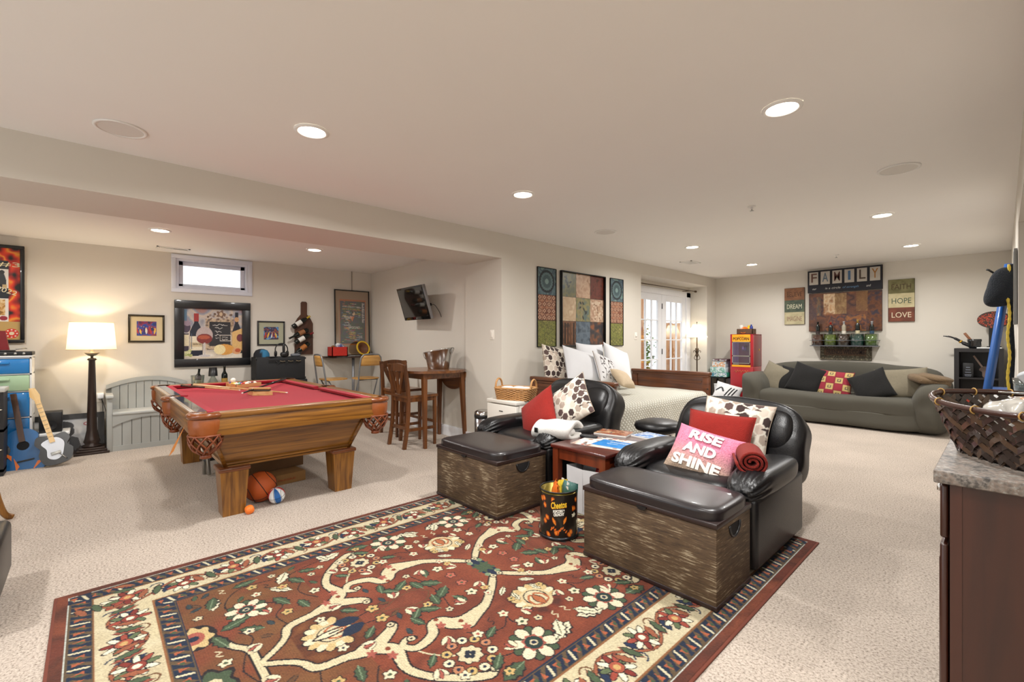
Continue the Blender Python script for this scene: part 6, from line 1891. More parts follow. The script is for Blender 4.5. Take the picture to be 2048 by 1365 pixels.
# round black stool behind the table
sp = G(1317, 848, .525)
t = thing('swivel_stool', 'round black padded stool with chrome legs beyond end table', 'stool', (sp.x, sp.y, 0))
MB().lathe([(.001, .46), (.15, .46), (.205, .475), (.218, .505), (.205, .535), (.14, .558), (.001, .565)], 36, cap=False).build('seat_pad', M_leather, t)
MB().lathe([(.14, .445), (.14, .459)], 24).build('seat_plate', mat('chrome', 'C8C8CA', .12, metal=1, var=.03), t)
for k in range(4):
    a = k * PI / 2 + .5
    MB().tube([(.10 * math.cos(a), .10 * math.sin(a), .447), (.15 * math.cos(a), .15 * math.sin(a), .0)], .012).build('leg', mat('chrome', 'C8C8CA'), t)
MB().tube([(.135 * math.cos(a), .135 * math.sin(a), .16) for a in np.linspace(0, 2 * PI, 33)[:-1]], .009, 6, closed=True).build('foot_ring', mat('chrome', 'C8C8CA'), t)

# ------------------------------------------------------------------ popcorn tin with snack bags
tp = Vector((-2.01, 2.285, RZ0))
t = thing('snack_tin', 'black round snack tin with orange print on the rug', 'tin', tp, math.atan2(-tp.x, tp.y))
tr_, th_ = .124, .305
W_ = 2 * PI * tr_
c = Cv(W_, th_ - .03, .004, '16120F'); r = random.Random(6)
for k in range(46):
    x, y = r.random() * W_, r.random() * .26
    c.ell(x, y, .013, .018, 'B04A14', r.random()); c.ell(x, y, .008, .012, 'E8862A', r.random()); 
for k in range(9): c.ell(r.random() * W_, r.random() * .26, .016, .012, 'E8E2C8', r.random() * 3, .2, 5)
xm = W_ / 2
c.ell(xm + .01, .17, .085, .085, '16120F')
for k in range(9): c.stroke([(xm - .05 + .012 * k, .05 + .012 * math.sin(k * 1.3)), (xm - .044 + .012 * k, .06 + .012 * math.sin(k * 1.3 + .6))], .007, 'E8742A', False)
c.leaf(xm - .02, .085, .05, .014, 2.0, 'E8862A', 'A03A10'); c.leaf(xm + .03, .09, .05, .014, 1.2, 'E8862A', 'A03A10')
obj('printed_wall', c.mesh('printed_wall', fn=lambda X, Y: (tr_ * np.sin((X - xm) / tr_), -tr_ * np.cos((X - xm) / tr_), Y + .015)), vmat('tin_print', .3, coat=.4), t)
MB().lathe([(tr_ - .004, .012), (tr_ - .004, th_ - .003), (tr_ - .012, th_ - .003), (tr_ - .012, .02), (.001, .02)], 40, cap=False).build('inner_wall', mat('tin_gold', '8A7A3A', .3, metal=.8), t)
MB().lathe([(.001, 0), (tr_ + .004, 0), (tr_ + .008, .006), (tr_ + .004, .018), (tr_ - .002, .018)], 40, cap=False).build('base_rim', mat('tin_rim', '3A3C40', .3, metal=.8), t)
MB().tube([(tr_ * math.cos(a), tr_ * math.sin(a), th_) for a in np.linspace(0, 2 * PI, 41)[:-1]], .004, 6, closed=True).build('top_rim', mat('tin_rim', '3A3C40'), t)
def wrapped(s_, h, z, ww, m, rr, rot=0.0):
    o = text('lettering', s_, h, m, t, (0, 0, 0), depth=.0008, width=ww, bold=.0015)
    o.rotation_euler = (0, 0, 0)
    for q in o.data.vertices:
        x = q.co.x; zz = q.co.y + z + x * rot; a = x / tr_
        q.co = Vector(((rr + q.co.z * .3) * math.sin(a), -(rr + q.co.z * .3) * math.cos(a), zz))
wrapped('Cheetos', .044, .225, .105, mat('logo_shadow', 'C85A10', .5), tr_ + .0006, .12)
wrapped('Cheetos', .040, .226, .10, mat('logo_yellow', 'F0C832', .5), tr_ + .0018, .12)
wrapped('POPCORN &', .017, .188, .075, MW, tr_ + .001, .12); wrapped('CRUNCHY', .017, .167, .068, MW, tr_ + .001, .12)
cols = [('bag_orange', 'E0702A', 'orange snack bag poking out of the black tin'), ('bag_yellow', 'E8C43A', 'yellow snack bag poking out of the black tin'), ('bag_teal', '3E6A64', 'teal snack bag poking out of the black tin'), ('bag_white', 'D8D6CC', 'white and grey snack bag in the black tin')]
for k, (mn, mc, lab) in enumerate(cols):
    a = (2.4, 1.3, .5, -.4)[k]
    dx, dy = (-.04, -.005, .04, .02)[k], (-.01, .02, .03, .055)[k]
    tt = thing('snack_bag', lab, 'snack bag', (tp.x + dx, tp.y + dy, tp.z + .175), rot=(.1, (-.35, .05, .2, .12)[k], a), group='snack bags in the tin')
    bm_ = MB(); n = 8; vs = []; fs = []
    for j in range(n + 1):
        for i in range(n + 1):
            U, V = -1 + 2 * i / n, -1 + 2 * j / n
            T = .022 * math.sqrt(max(0, (1 - V ** 4))) * (1 - U ** 4) + .004 * math.sin(i * 2.1 + j * 1.7)
            vs.append((U * .055 * (1 - .35 * max(0, V) ** 3 * (1 if k == 1 else .4)), T, .075 + V * .105))
    for j in range(n):
        for i in range(n):
            q = j * (n + 1) + i; fs.append((q, q + 1, q + n + 2, q + n + 1))
    bm_.add(vs, fs, True); bm_.add([(x, -y - .001, z) for x, y, z in vs], [f[::-1] for f in fs], True)
    bm_.build('foil', mat(mn, mc, .3, var=.35, scale=25, metal=.1, coat=.3), tt)
# ------------------------------------------------------------------ daybed
M_bedw = wood('bed_wood', '4A2410', '74401E', .35, axis=0, scale=4, coat=.3)
BX0, BX1, BY0, BY1 = -3.965, -2.775, 4.02, 6.27
t = thing('daybed', 'brown wooden daybed with pale quilted cover along the wall', 'bed')
for y, s in ((BY0, 1), (BY1, -1)):
    e = MB().box(BX0, BX1, y - .022, y + .022, .10, .80, bev=.004).build('end_board', M_bedw, t)
    MB().box(BX0 - .01, BX1 + .035, y - .045, y + .045, .805, .85, bev=.01).build('top_moulding', M_bedw, e)
    MB().box(BX0, BX1 + .02, y - .033, y + .033, .775, .806, bev=.008).build('cove_moulding', M_bedw, e)
    for x0 in (BX0, BX1 - .07): MB().box(x0, x0 + .09, y - .034, y + .034, 0, .776, bev=.004).build('post', M_bedw, e)
    fy = y - s * .0
    for sy in (-1, 1):
        ya, yb = sorted((y + sy * .022, y + sy * .03))
        MB().box(BX0 + .10, BX1 - .08, ya, yb, .70, .725).build('panel_bead', M_bedw, e)
    for zz in (.45, .62): MB().lathe([(.011, 0), (.009, .006)], 10, TR(BX1 + .005, y - .034, zz) @ RX(PI / 2)).build('bolt_cap', mat('bolt_dark', '24120A', .4), e)
MB().box(BX0, BX0 + .03, BY0 + .025, BY1 - .025, .15, .55).build('back_rail', M_bedw, t)
MB().box(BX0 + .03, BX1 - .03, BY0 + .03, BY1 - .03, .22, .30).build('slat_base', M_bedw, t)
MB().box(BX0 + .04, BX1 - .02, BY0 + .04, BY1 - .04, .305, .565, bev=.05, seg=3).build('mattress', mat('mattress_white', 'E6E4E0', .9), t)
def quilt():
    m, nt, N, L, p = _new('quilted_cover')
    tc = N.new('ShaderNodeTexCoord'); mp = N.new('ShaderNodeMapping'); mp.inputs['Rotation'].default_value = (0, 0, 0)
    L.new(tc.outputs['UV'], mp.inputs['Vector'])
    hs = []
    for a in (PI / 4, -PI / 4):
        m2 = N.new('ShaderNodeMapping'); m2.inputs['Rotation'].default_value = (0, 0, a)
        L.new(tc.outputs['UV'], m2.inputs['Vector'])
        w = N.new('ShaderNodeTexWave'); w.inputs['Scale'].default_value = 8.5; w.wave_profile = 'SIN'
        L.new(m2.outputs[0], w.inputs['Vector']); hs.append(w)
    mn = N.new('ShaderNodeMath'); mn.operation = 'MINIMUM'
    L.new(hs[0].outputs['Fac'], mn.inputs[0]); L.new(hs[1].outputs['Fac'], mn.inputs[1])
    r = N.new('ShaderNodeValToRGB'); r.color_ramp.elements[0].color = hx('A8A391') + (1,); r.color_ramp.elements[0].position = .02
    r.color_ramp.elements[1].color = hx('D6D4CA') + (1,); r.color_ramp.elements[1].position = .22
    L.new(mn.outputs[0], r.inputs[0]); L.new(r.outputs[0], p.inputs['Base Color'])
    p.inputs['Roughness'].default_value = .9
    b = N.new('ShaderNodeBump'); b.inputs['Strength'].default_value = .6; b.inputs['Distance'].default_value = .012
    L.new(mn.outputs[0], b.inputs['Height']); L.new(b.outputs[0], p.inputs['Normal'])
    return m
def coverlet():
    """one draped sheet: over the top and down the open side, with soft folds"""
    nu, nv = 46, 90
    prof = []
    L1 = BX1 - BX0 - .05
    for i in range(nu + 1):
        s = i / nu * (L1 + .60)
        if s < L1 - .06: prof.append((BX0 + .04 + s, .585, 0))
        elif s < L1 + .06:
            a = (s - L1 + .06) / .12 * PI / 2
            prof.append((BX0 + .04 + L1 - .06 + .075 * math.sin(a), .585 - .075 * (1 - math.cos(a)), a / (PI / 2)))
        else: prof.append((BX0 + .04 + L1 + .015 + (s - L1 - .06) * .10, .51 - (s - L1 - .06) * .92, 1))
    vs = []; uv = []
    for j in range(nv + 1):
        y = BY0 + .05 + (BY1 - BY0 - .10) * j / nv
        for i, (x, z, k) in enumerate(prof):
            f = (1 - z / .585) * k
            yy = y
            xx = x + f * (.022 * math.sin(y * 9) + .012 * math.sin(y * 21 + 1)) + .03 * f
            if j == nv: yy += .02 * f
            vs.append((xx, yy, z + .004 * math.sin(x * 9 + y * 5) * (1 - k)))
            uv.append((i / nu * (L1 + .6), y))
    fs = [(j * (nu + 1) + i, j * (nu + 1) + i + 1, (j + 1) * (nu + 1) + i + 1, (j + 1) * (nu + 1) + i) for j in range(nv) for i in range(nu)]
    me = MB().add(vs, fs, True).mesh('coverlet')
    ul = me.uv_layers.new(name='UVMap')
    for lp in me.loops: ul.data[lp.index].uv = uv[lp.vertex_index]
    return me
o = obj('coverlet', coverlet(), quilt(), t)
md = o.modifiers.new('thickness', 'SOLIDIFY'); md.thickness = .012; md.offset = 0
# pillows along the wall
M_wh = mat('white_cotton', 'DEDFE2', .9, var=.02, scale=6, bump=.15, bscale=20)
M_be = mat('beige_plush', 'CDB99C', .95, var=.1, scale=30, bump=.5, bscale=160, sheen=.5)
def bedpillow(lab, u, v, x, w, h, th, m, lean, roll, yaw=0, cv=None):
    pillow(lab, 0, 0, 0, w, h, th, m, (-lean, roll, PI / 2 + yaw), cv, 'pillows on the daybed', loc=OX(u, v, x), welt=cv is not None, name='bed_pillow')
bedpillow('hexagon-print bed pillow leaning at the head of the daybed', 1112, 729, -3.80, .46, .46, .13, M_hex, .28, .16, 0, hexcanvas(.46, .46, 11))
bedpillow('large white pillow leaning in front of the hexagon-print bed pillow', 1165, 736, -3.62, .62, .50, .17, M_wh, .42, .22, -.1)
bedpillow('white pillow standing behind the others against the wall', 1182, 722, -3.86, .60, .48, .13, M_wh, .15, .05)
bedpillow('large white pillow next to the french doors end of daybed', 1236, 730, -3.70, .66, .52, .16, M_wh, .30, .26, .05)
c = Cv(.44, .44, .005, 'DCDBDC'); r = random.Random(21)
for k in range(5):
    x0, y0 = .08 + .08 * k, .04 + .02 * (k % 2)
    P = [(x0, y0), (x0 + .03, y0 + .12), (x0 - .02, y0 + .24), (x0 + .03, y0 + .36)]
    c.stroke(P, .006, '3A302E')
    for q in range(9): c.leaf(x0 + r.uniform(-.03, .04), y0 + .04 * q, .04, .016, r.uniform(-1.5, 4), '3A302E')
    c.ell(x0 + .02, y0 + .30, .022, .018, '4A3A36', wob=.3, k=5)
bedpillow('white pillow with black vine print in the middle of the bed', 1213, 741, -3.48, .44, .44, .12, M_hex, .5, .3, 0, c)
bedpillow('beige plush pillow lying in front of the vine-print pillow', 1246, 758, -3.30, .40, .28, .13, M_be, .75, .16, .2)

# ------------------------------------------------------------------ art over the daybed
def tri_side(seed):
    def f(w, h):
        c = Cv(w, h, .005, '4A5A60')
        c.blotch(['45565E', '5E7478', '3E4A58', '6E8680'], .12, 0, h * .66, w, h, seed)
        c.ell(w / 2, h * .83, w * .42, h * .145, '2A3034'); c.ell(w / 2, h * .83, w * .33, h * .115, '5C7274', wob=.04, k=20)
        c.ell(w / 2, h * .83, w * .24, h * .085, '46585C', wob=.06, k=14); c.ell(w / 2, h * .83, w * .10, h * .035, '7A928E')
        c.blotch(['7A4A36', '96644A', 'A87E64', '6A3E30'], .08, 0, h * .33, w, h * .66, seed + 1)
        for i in range(4):
            for j in range(4):
                x, y = w * (i + .5) / 4, h * (.37 + .085 * j)
                c.ell(x, y, w * .11, h * .035, '5E3428'); c.ell(x, y, w * .08, h * .026, 'B08A70', wob=.15, k=4); c.ell(x, y, w * .03, h * .01, '6A3E30')
        c.blotch(['6A6E36', '80803E', '5A5A30', '8E8A4A'], .05, 0, 0, w, h * .33, seed + 2)
        for j in range(26): 
            y = h * .32 * j / 26
            for i in range(14):
                if (i * 7 + j * 3) % 4 == 0: c.rect(w * i / 14, y, w * (i + .7) / 14, y + .006, '4A4A26')
        c.rect(0, h * .655, w, h * .663, '22262A'); c.rect(0, h * .328, w, h * .336, '3A2418')
        return c
    return f
def tri_mid(w, h):
    c = Cv(w, h, .005, '705C48')
    cols = [[['5A3A28', '7A5238', '3A2A22'], ['4A5868', '64727E', '384450'], ['2E3038', '4A3E3A', '8A5234']], [['C0A88A', 'B4987A', 'D0BC9E'], ['6E6E4A', '8A8256', '5A6A64'], ['B89A80', 'A8846C', 'C9B29A']], [['5A5E4A', '76704A', '4A5A5A'], ['B08E74', 'C4A68C', '9A7458'], ['4A1E16', '6A2E20', '38180F']]]
    for j in range(3):
        for i in range(3):
            c.blotch(cols[j][i], .10, w * i / 3, h * j / 3, w * (i + 1) / 3, h * (j + 1) / 3, 30 + j * 3 + i)
    r = random.Random(3)
    for (i, j) in ((0, 2), (1, 1)):
        for k in range(7): c.leaf(w * (i + .35 + .3 * r.random()) / 3, h * (j + .25 + .5 * r.random()) / 3, .07, .03, r.uniform(0, 6), '2E3430')
    for x in (.40, .47): c.stroke([(w * x, h * .34), (w * x, h * .66)], .008, '9A8468', False)
    for k in range(40): x, y = w * (.70 + .28 * r.random()), h * (.36 + .28 * r.random()); c.ell(x, y, .02, .012, r.choice(['8A6A54', 'D0BCA4']), r.random() * 3)
    for x, y in ((.02, .05), (.08, .05), (.14, .05), (.2, .05), (.27, .05)): c.rect(w * x, h * .02, w * (x + .03), h * .31, r.choice(['22140C', '5E3A22', '301C12']))
    for k in (1, 2): c.rect(w * k / 3 - .003, 0, w * k / 3 + .003, h, '3A2E26'); c.rect(0, h * k / 3 - .003, w, h * k / 3 + .003, '3A2E26')
    return c
frame('side_panel_art', 'narrow three-square wall panel beside pillar, teal over red over olive', 1073, 533, 1111, 694, OX, XB, .008, tri_side(3), M_black, .02, 0, '201810', cat='wall art')
frame('patchwork_art', 'large glossy nine-square patchwork picture above the daybed', 1119, 541, 1207, 692, OX, XB, .014, tri_mid, M_black, .045, 0, '201810', True, cat='wall art')
frame('side_panel_art', 'narrow three-square wall panel beside the dimmer switch', 1219, 556, 1245, 692, OX, XB, .008, tri_side(13), M_black, .02, 0, '201810', cat='wall art')

# ------------------------------------------------------------------ lamp by the french doors
t = thing('scroll_lamp', 'slender bronze floor lamp with white cone shade by french doors', 'floor lamp', (XB - .12, 8.80, 0))
MB().lathe([(.13, 0), (.13, .012), (.05, .03), (.016, .05), (.012, .10), (.012, .95), (.022, .97), (.03, 1.0), (.014, 1.02), (.02, 1.06), (.035, 1.12), (.012, 1.14), (.01, 1.36)], 16).build('stem', M_bronze, t)
for k in range(3):
    a = k * 2 * PI / 3
    P = catmull([(.015, 0, .90), (.06, 0, .93), (.045, 0, .98), (.02, 0, 1.03), (.05, 0, 1.09), (.075, 0, 1.07), (.065, 0, 1.05)], 5)
    MB().tube(P, .006, 6, RZ(a)).build('scroll', M_bronze, t)
MB().lathe([(.20, 1.345), (.075, 1.60)], 32, cap=False).build('shade', shademat('shade_white', 'FFF8EC', .6), t)
MB().lathe([(.004, 1.36), (.004, 1.63), (.012, 1.64), (.001, 1.66)], 8).build('finial', M_bronze, t)
bulb(t, 1.47, LAMP_W * .35, (1, .9, .76))

# ------------------------------------------------------------------ popcorn machine corner
M_popred = mat('popcorn_red', 'A81420', .35, var=.05, coat=.4)
t = thing('popcorn_machine', 'red popcorn machine with yellow sign beside the sofa', 'popcorn machine', (-3.34, 9.175, 0))
hw, hd = .205, .215
MB().box(-hw, hw, -hd, hd, .04, .80, bev=.008).build('lower_cabinet', M_popred, t)
for x in (-.16, .16): MB().lathe([(.03, 0), (.03, .045)], 12, TR(x, -.16, 0)).lathe([(.03, 0), (.03, .045)], 12, TR(x, .16, 0)).build('caster', M_black, t)
for x0, x1 in ((-hw, -hw + .035), (hw - .05, hw)): MB().box(x0, x1, -hd, -hd + .05, .80, 1.40, bev=.004).build('corner_post', M_popred, t)
MB().box(-hw, hw, hd - .02, hd, .80, 1.40).build('rear_wall', M_popred, t)
MB().box(hw - .012, hw, -hd + .05, hd - .02, .80, 1.40, bev=.003).build('side_wall', mat('popcorn_side', '7A2226', .4, coat=.3), t)
MB().box(-hw, hw, -hd, hd, 1.385, 1.405, bev=.004).build('roof', M_popred, t)
sg = MB().box(-hw + .035, hw - .05, -hd - .004, -hd + .02, 1.262, 1.398).build('sign', mat('sign_yellow', 'F2A91E', .45), t)
text('lettering', 'POPCORN', .052, mat('sign_ink', '3A1A10', .5), sg, (-.0075, -hd - .005, 1.315), width=.285, bold=.0015)
text('small_lettering', 'Fresh', .018, mat('sign_red', 'C8641E', .5), sg, (-.0075, -hd - .005, 1.358), width=.09, shear=.3)
fr = MB()
for (x0, x1, z0, z1) in ((-hw + .035, hw - .05, 1.25, 1.27), (-hw + .035, hw - .05, .985, 1.005), (-hw + .035, hw - .05, .85, .865), (-hw + .035, -hw + .05, .85, 1.27), (hw - .065, hw - .05, .85, 1.27)):
    fr.box(x0, x1, -hd - .003, -hd + .012, z0, z1)
fr.build('window_frame', mat('chrome', 'C8C8CA', .12, metal=1, var=.03), t)
MB().box(-hw + .05, hw - .065, -hd + .002, -hd + .006, 1.005, 1.25).build('pane', glassmat('popcorn_glass', 'C8B8F0', .35), t)
MB().box(-hw + .05, hw - .065, -hd + .002, -hd + .006, .865, .985).build('pane', glassmat('popcorn_glass', 'C8B8F0'), t)
MB().lathe([(.05, 1.08), (.07, 1.10), (.07, 1.17), (.03, 1.19)], 20, TR(-.01, .02, 0)).tube([(-.01, .02, 1.19), (-.01, .02, 1.38)], .01).build('kettle', M_steel, t)
MB().box(-hw + .02, hw - .015, -hd + .01, hd - .02, .80, .83).build('tray', M_steel, t)
gd = MB().box(-hw + .03, hw - .045, -hd - .004, -hd + .002, .79, .825).build('label_strip', mat('sign_yellow', 'F2A91E'), t)
for k in range(6): MB().tube([(-.14 + .045 * k, -hd - .003, .70 - .02 * (k % 2)), (-.115 + .045 * k, -hd - .003, .73), (-.09 + .045 * k, -hd - .003, .70 - .02 * ((k + 1) % 2))], .003, 5).build('scroll_decal', mat('gold_line', 'D8A060', .5), t)
MB().box(hw - .001, hw + .006, .08, .10, 1.09, 1.13, bev=.002).build('latch', mat('brass', 'D8A83A', .3, metal=.8), t)
t = thing('snack_crate', 'brown wicker tray of party supplies on the popcorn machine', 'basket', (-3.32, 9.145, 1.406))
f = MB()
for a in ((-.14, .14, -.09, -.08), (-.14, .14, .08, .09), (-.14, -.13, -.09, .09), (.13, .14, -.09, .09)): f.box(a[0], a[1], a[2], a[3], 0, .10)
f.box(-.14, .14, -.09, .09, 0, .006)
f.build('weave', mat('brown_weave', '5E4430', .8, var=.3, scale=70, bump=.6, bscale=90), t)
def small(name, lab, cat, loc, prof, mn, mc, cap=None, tr=.0):
    q = thing(name, lab, cat, loc, rot=(0, tr, 0))
    MB().lathe(prof, 18).build('body', mat(mn, mc, .4), q)
    if cap: MB().lathe([(prof[-1][0] * .9, prof[-1][1] + .0005), (prof[-1][0] * .9, prof[-1][1] + .02), (.001, prof[-1][1] + .021)], 14).build('lid', mat(*cap), q)
small('paper_cups', 'stack of white paper cups in the brown wicker tray', 'cups', (-3.385, 9.155, 1.413), [(.035, 0), (.03, .17)], 'cup_white', 'E4E2DC', None, -.2)
q = thing('orange_bowl', 'orange plastic bowl tipped up in the brown wicker tray', 'bowl', (-3.345, 9.105, 1.475), rot=(.9, 0, 0))
MB().lathe([(.001, -.03), (.04, -.028), (.07, .0), (.075, .02), (.07, .02), (.04, -.02), (.001, -.022)], 24, cap=False).build('bowl', mat('bowl_orange', 'F07A1E', .35), q)
small('seasoning_tub', 'yellow seasoning tub in the brown wicker tray', 'tub', (-3.27, 9.155, 1.413), [(.03, 0), (.033, .14)], 'tub_yellow', 'F0C81E', ('tub_lid', 'E8B818', .4))
small('oil_bottle', 'blue-labelled yellow bottle in the brown wicker tray', 'bottle', (-3.225, 9.125, 1.413), [(.028, 0), (.028, .13), (.014, .155)], 'oil_label', '2A3A8A', ('oil_cap', '1E4AA0', .4))
# stacked game boxes on a dark stand in the corner
t = thing('corner_stand', 'small black stand under stacked game boxes in the corner', 'stand', (-3.78, 9.10, 0))
MB().box(-.16, .16, -.17, .18, .55, .58).build('top', M_black, t)
for x in (-.15, .12):
    for y in (-.16, .15): MB().box(x, x + .03, y, y + .03, 0, .55).build('leg', M_black, t)
z = .581
for k, (hh, mc, lab, w_, d_) in enumerate(((.085, '2E8A72', 'green-sided game box at the bottom of the corner stack', .30, .30), (.10, 'CDE0E4', 'pale blue game box in the middle of the corner stack', .29, .28), (.12, 'B8C8D0', 'colourful game box with white side on the corner stack', .26, .27), (.035, '4A3038', 'flat dark game box on top of the corner stack', .27, .30))):
    q = thing('board_game', lab, 'game box', (-3.76 + (.01, -.01, .0, .02)[k], 9.08, z + .0005), (.02, -.04, .03, .05)[k], 'stacked game boxes')
    MB().box(-w_ / 2, w_ / 2, -d_ / 2, d_ / 2, 0, hh, bev=.002).build('carton', mat('game_%d' % k, mc, .5, var=.1, scale=10), q)
    c = Cv(w_ - .01, hh - .01, .005, mc); c.blotch([mc, 'E6EAEA', ['2A6A9A', '3A9A80', 'D8903A', '6A3A4A'][k], mc], .05, seed=40 + k)
    obj('printed_side', c.mesh('printed_side', x0=-w_ / 2 + .005, z0=.005, y=-d_ / 2 - .0012), M_print, q)
    z += hh + .001
t = thing('white_bin', 'small white storage bin under the corner stand', 'storage bin', (-3.72, 9.04, 0))
v, f = frustum(.10, .09, 0, .12, .105, .42)
MB().add(v, f).build('bin', M_wpl, t)
MB().box(-.125, .125, -.11, .11, .421, .445, bev=.006).build('lid', M_wpl, t)
t = thing('striped_pillow', 'white pillow with black stripes on floor before popcorn machine', 'pillow', (-3.47, 8.62, .30), rot=(-.5, .25, .2))
c = Cv(.46, .40, .006, 'E4E4E4')
for k in range(3): c.stroke([(.20 + .05 * k, .08), (.28 + .05 * k, .30)], .022, '1A1A1C', False)
c.stroke([(.04, .2), (.12, .26), (.17, .2)], .03, '3A3A3C')
obj('cover', pillow_mesh(.46, .40, .2, c), M_hex, t)
tag(MB().box(-3.62, -3.36, 8.55, 8.79, 0, .12, bev=.02).build('floor_cushion', M_wh), 'folded white cushion on floor under the striped pillow', 'cushion')

# ------------------------------------------------------------------ slip-covered sofa
M_slip = mat('olive_slipcover', '4E4B42', .95, var=.10, scale=3.5, bump=.15, bscale=9, sheen=.3)
t = thing('sofa', 'long sofa under a stretchy olive grey slipcover', 'sofa', (-1.81, 8.22, 0), -.03)
SW = 2.52
def sag(v):
    w = v.copy(); w.z -= .03 * math.cos(min(1, abs(v.x) / 1.1) * PI / 2) * (1 if v.z > 0 else 0)
    n = mnoise.noise(Vector((v.x * 2.2, v.y * 3, v.z * 2.5))); w.y += .02 * n; w.z += .008 * n
    if v.z < 0: w.y -= .03 * (-v.z / .24) * 1.0
    return w
MB().puff((0, .42, .255), (SW - .25, .86, .48), 7, 26, fn=sag).build('seat_cover', M_slip, t)
def bkf(v):
    w = v.copy(); n = mnoise.noise(Vector((v.x * 2, v.y * 3, v.z * 3 + 5))); w.z += .025 * n + .02 * math.cos(v.x * 2.4); w.y += .02 * n; return w
MB().puff((0, .90, .58), (SW - .10, .30, .68), 5, 22, fn=bkf).build('back_cover', M_slip, t)
for s in (-1, 1):
    def armf(v, s=s):
        w = v.copy(); k = max(0, v.z / .36)
        w.x += s * .07 * k * k; w.y += -.02 * k
        n = mnoise.noise(Vector((v.x * 5, v.y * 4, v.z * 5 + s))); return w + Vector((.02 * n, .02 * n, .01 * n))
    MB().puff((s * (SW / 2 - .14), .46, .37), (.36, .98, .72), 4.2, 18, fn=armf).build('arm_cover', M_slip, t)
t_rot = -.03
M_tau = mat('taupe_corduroy', '7A7260', .95, var=.1, scale=30, bump=.3, bscale=90, sheen=.3)
M_blk = mat('charcoal_corduroy', '121110', .95, var=.15, scale=30, bump=.4, bscale=100, sheen=.3)
GS = 'cushions on the slip-covered sofa'
def sp(lab, u, v, y, w, h, th, m, rot, cv=None): pillow(lab, u, v, y, w, h, th, m, rot, cv, GS, welt=False, name='sofa_cushion')
sp('taupe cushion leaning against the sofa arm by the popcorn machine', 1549, 757, 8.72, .50, .50, .16, M_tau, (-.30, .32, -.35))
sp('charcoal cushion leaning on the taupe one beside popcorn machine end', 1586, 762, 8.66, .48, .46, .15, M_blk, (-.35, .16, -.15))
sp('charcoal cushion between another charcoal one and the red squares cushion', 1612, 760, 8.58, .48, .50, .15, M_blk, (-.35, .32, -.05))
c = Cv(.46, .44, .006, '7E2430')
for i in range(4):
    for j in range(4):
        x, y = .01 + .113 * i, .005 + .108 * j
        a, b_ = (('8E2434', '8E2434') if (i + j) % 2 else ('B8A066', '4E4A44'))
        c.rect(x, y, x + .10, y + .095, a); c.rect(x + .028, y + .026, x + .072, y + .07, b_); c.rect(x + .038, y + .036, x + .062, y + .06, a)
sp('red and beige cushion with a pattern of nested squares', 1670, 769, 8.60, .46, .44, .14, M_hex, (-.35, .08, 0), c)
sp('charcoal cushion leaning over between nested-squares and taupe cushion', 1742, 773, 8.50, .48, .46, .15, M_blk, (-.40, -.42, .1))
sp('taupe cushion near the brown fleece on sofa arm', 1805, 768, 8.60, .60, .46, .16, M_tau, (-.35, -.10, .2))
p = OY(1856, 768, 8.55)
t = thing('fleece_throw', 'fuzzy brown fleece draped over the sofa arm', 'blanket', (p.x + .02, p.y, .735), rot=(0, .18, .1))
MB().puff((0, 0, 0), (.46, .60, .13), 2.8, 16, fn=wrinkle(.12, 7)).puff((.04, -.1, .05), (.38, .40, .09), 2.8, 14, fn=wrinkle(.14, 9, 3)).build('fleece', mat('brown_fleece', '6E5A42', 1, var=.2, scale=40, bump=1, bscale=110, sheen=.6), t)

# ------------------------------------------------------------------ wall art over the sofa
def flatart(name, lab, u0, v0, u1, v1, cvf, depth=.03, y=YS, cat='wall art', edge=None):
    A, B = OY(u0, v0, y), OY(u1, v1, y)
    w, h = B.x - A.x, A.z - B.z
    t = thing(name, lab, cat, ((A.x + B.x) / 2, y - .002, B.z))
    MB().box(-w / 2, w / 2, -depth, 0, 0, h, bev=.002).build('panel', edge or mat('canvas_edge', '3A2C22', .7), t)
    c = cvf(w - .004, h - .004)
    obj('print', c.mesh('print', x0=-w / 2 + .002, z0=.002, y=-depth - .0012), M_canvas, t)
    return t, w, h
t, w, h = flatart('family_sign', 'dark sign spelling FAMILY in letter cards above the sofa', 1617, 544, 1766, 578, lambda w, h: Cv(w, h, .006, '1E1E26'), .05)
cs = ['6A4A40', '5E6E7E', '5A3A34', '4A6A8E', '4A3A30', '9A6A34']
for k, ch in enumerate('FAMILY'):
    x = -w / 2 + w * (.09 + .164 * k)
    cd = MB().box(x - .067, x + .067, -.056, -.051, h * .36, h * .93, bev=.002).build('letter_card', mat('card_cream', 'B9B2A8', .8, var=.08, scale=20), t)
    text('letter', ch, h * .40, mat('letter_%d' % k, cs[k], .7), cd, (x, -.0572, h * .645), width=.085 if ch not in 'I' else .035, bold=.002)
for s_, x, c_ in (('our', -.42, 'C8C4BC'), ('is a circle', -.15, 'B8B4AC'), ('of strength', .10, '5A7A9A'), ('and', .34, 'C8C4BC')):
    text('script', s_, .036, mat('script_' + c_, c_, .8), t, (x, -.052, h * .17), width=len(s_) * .02, shear=.25)
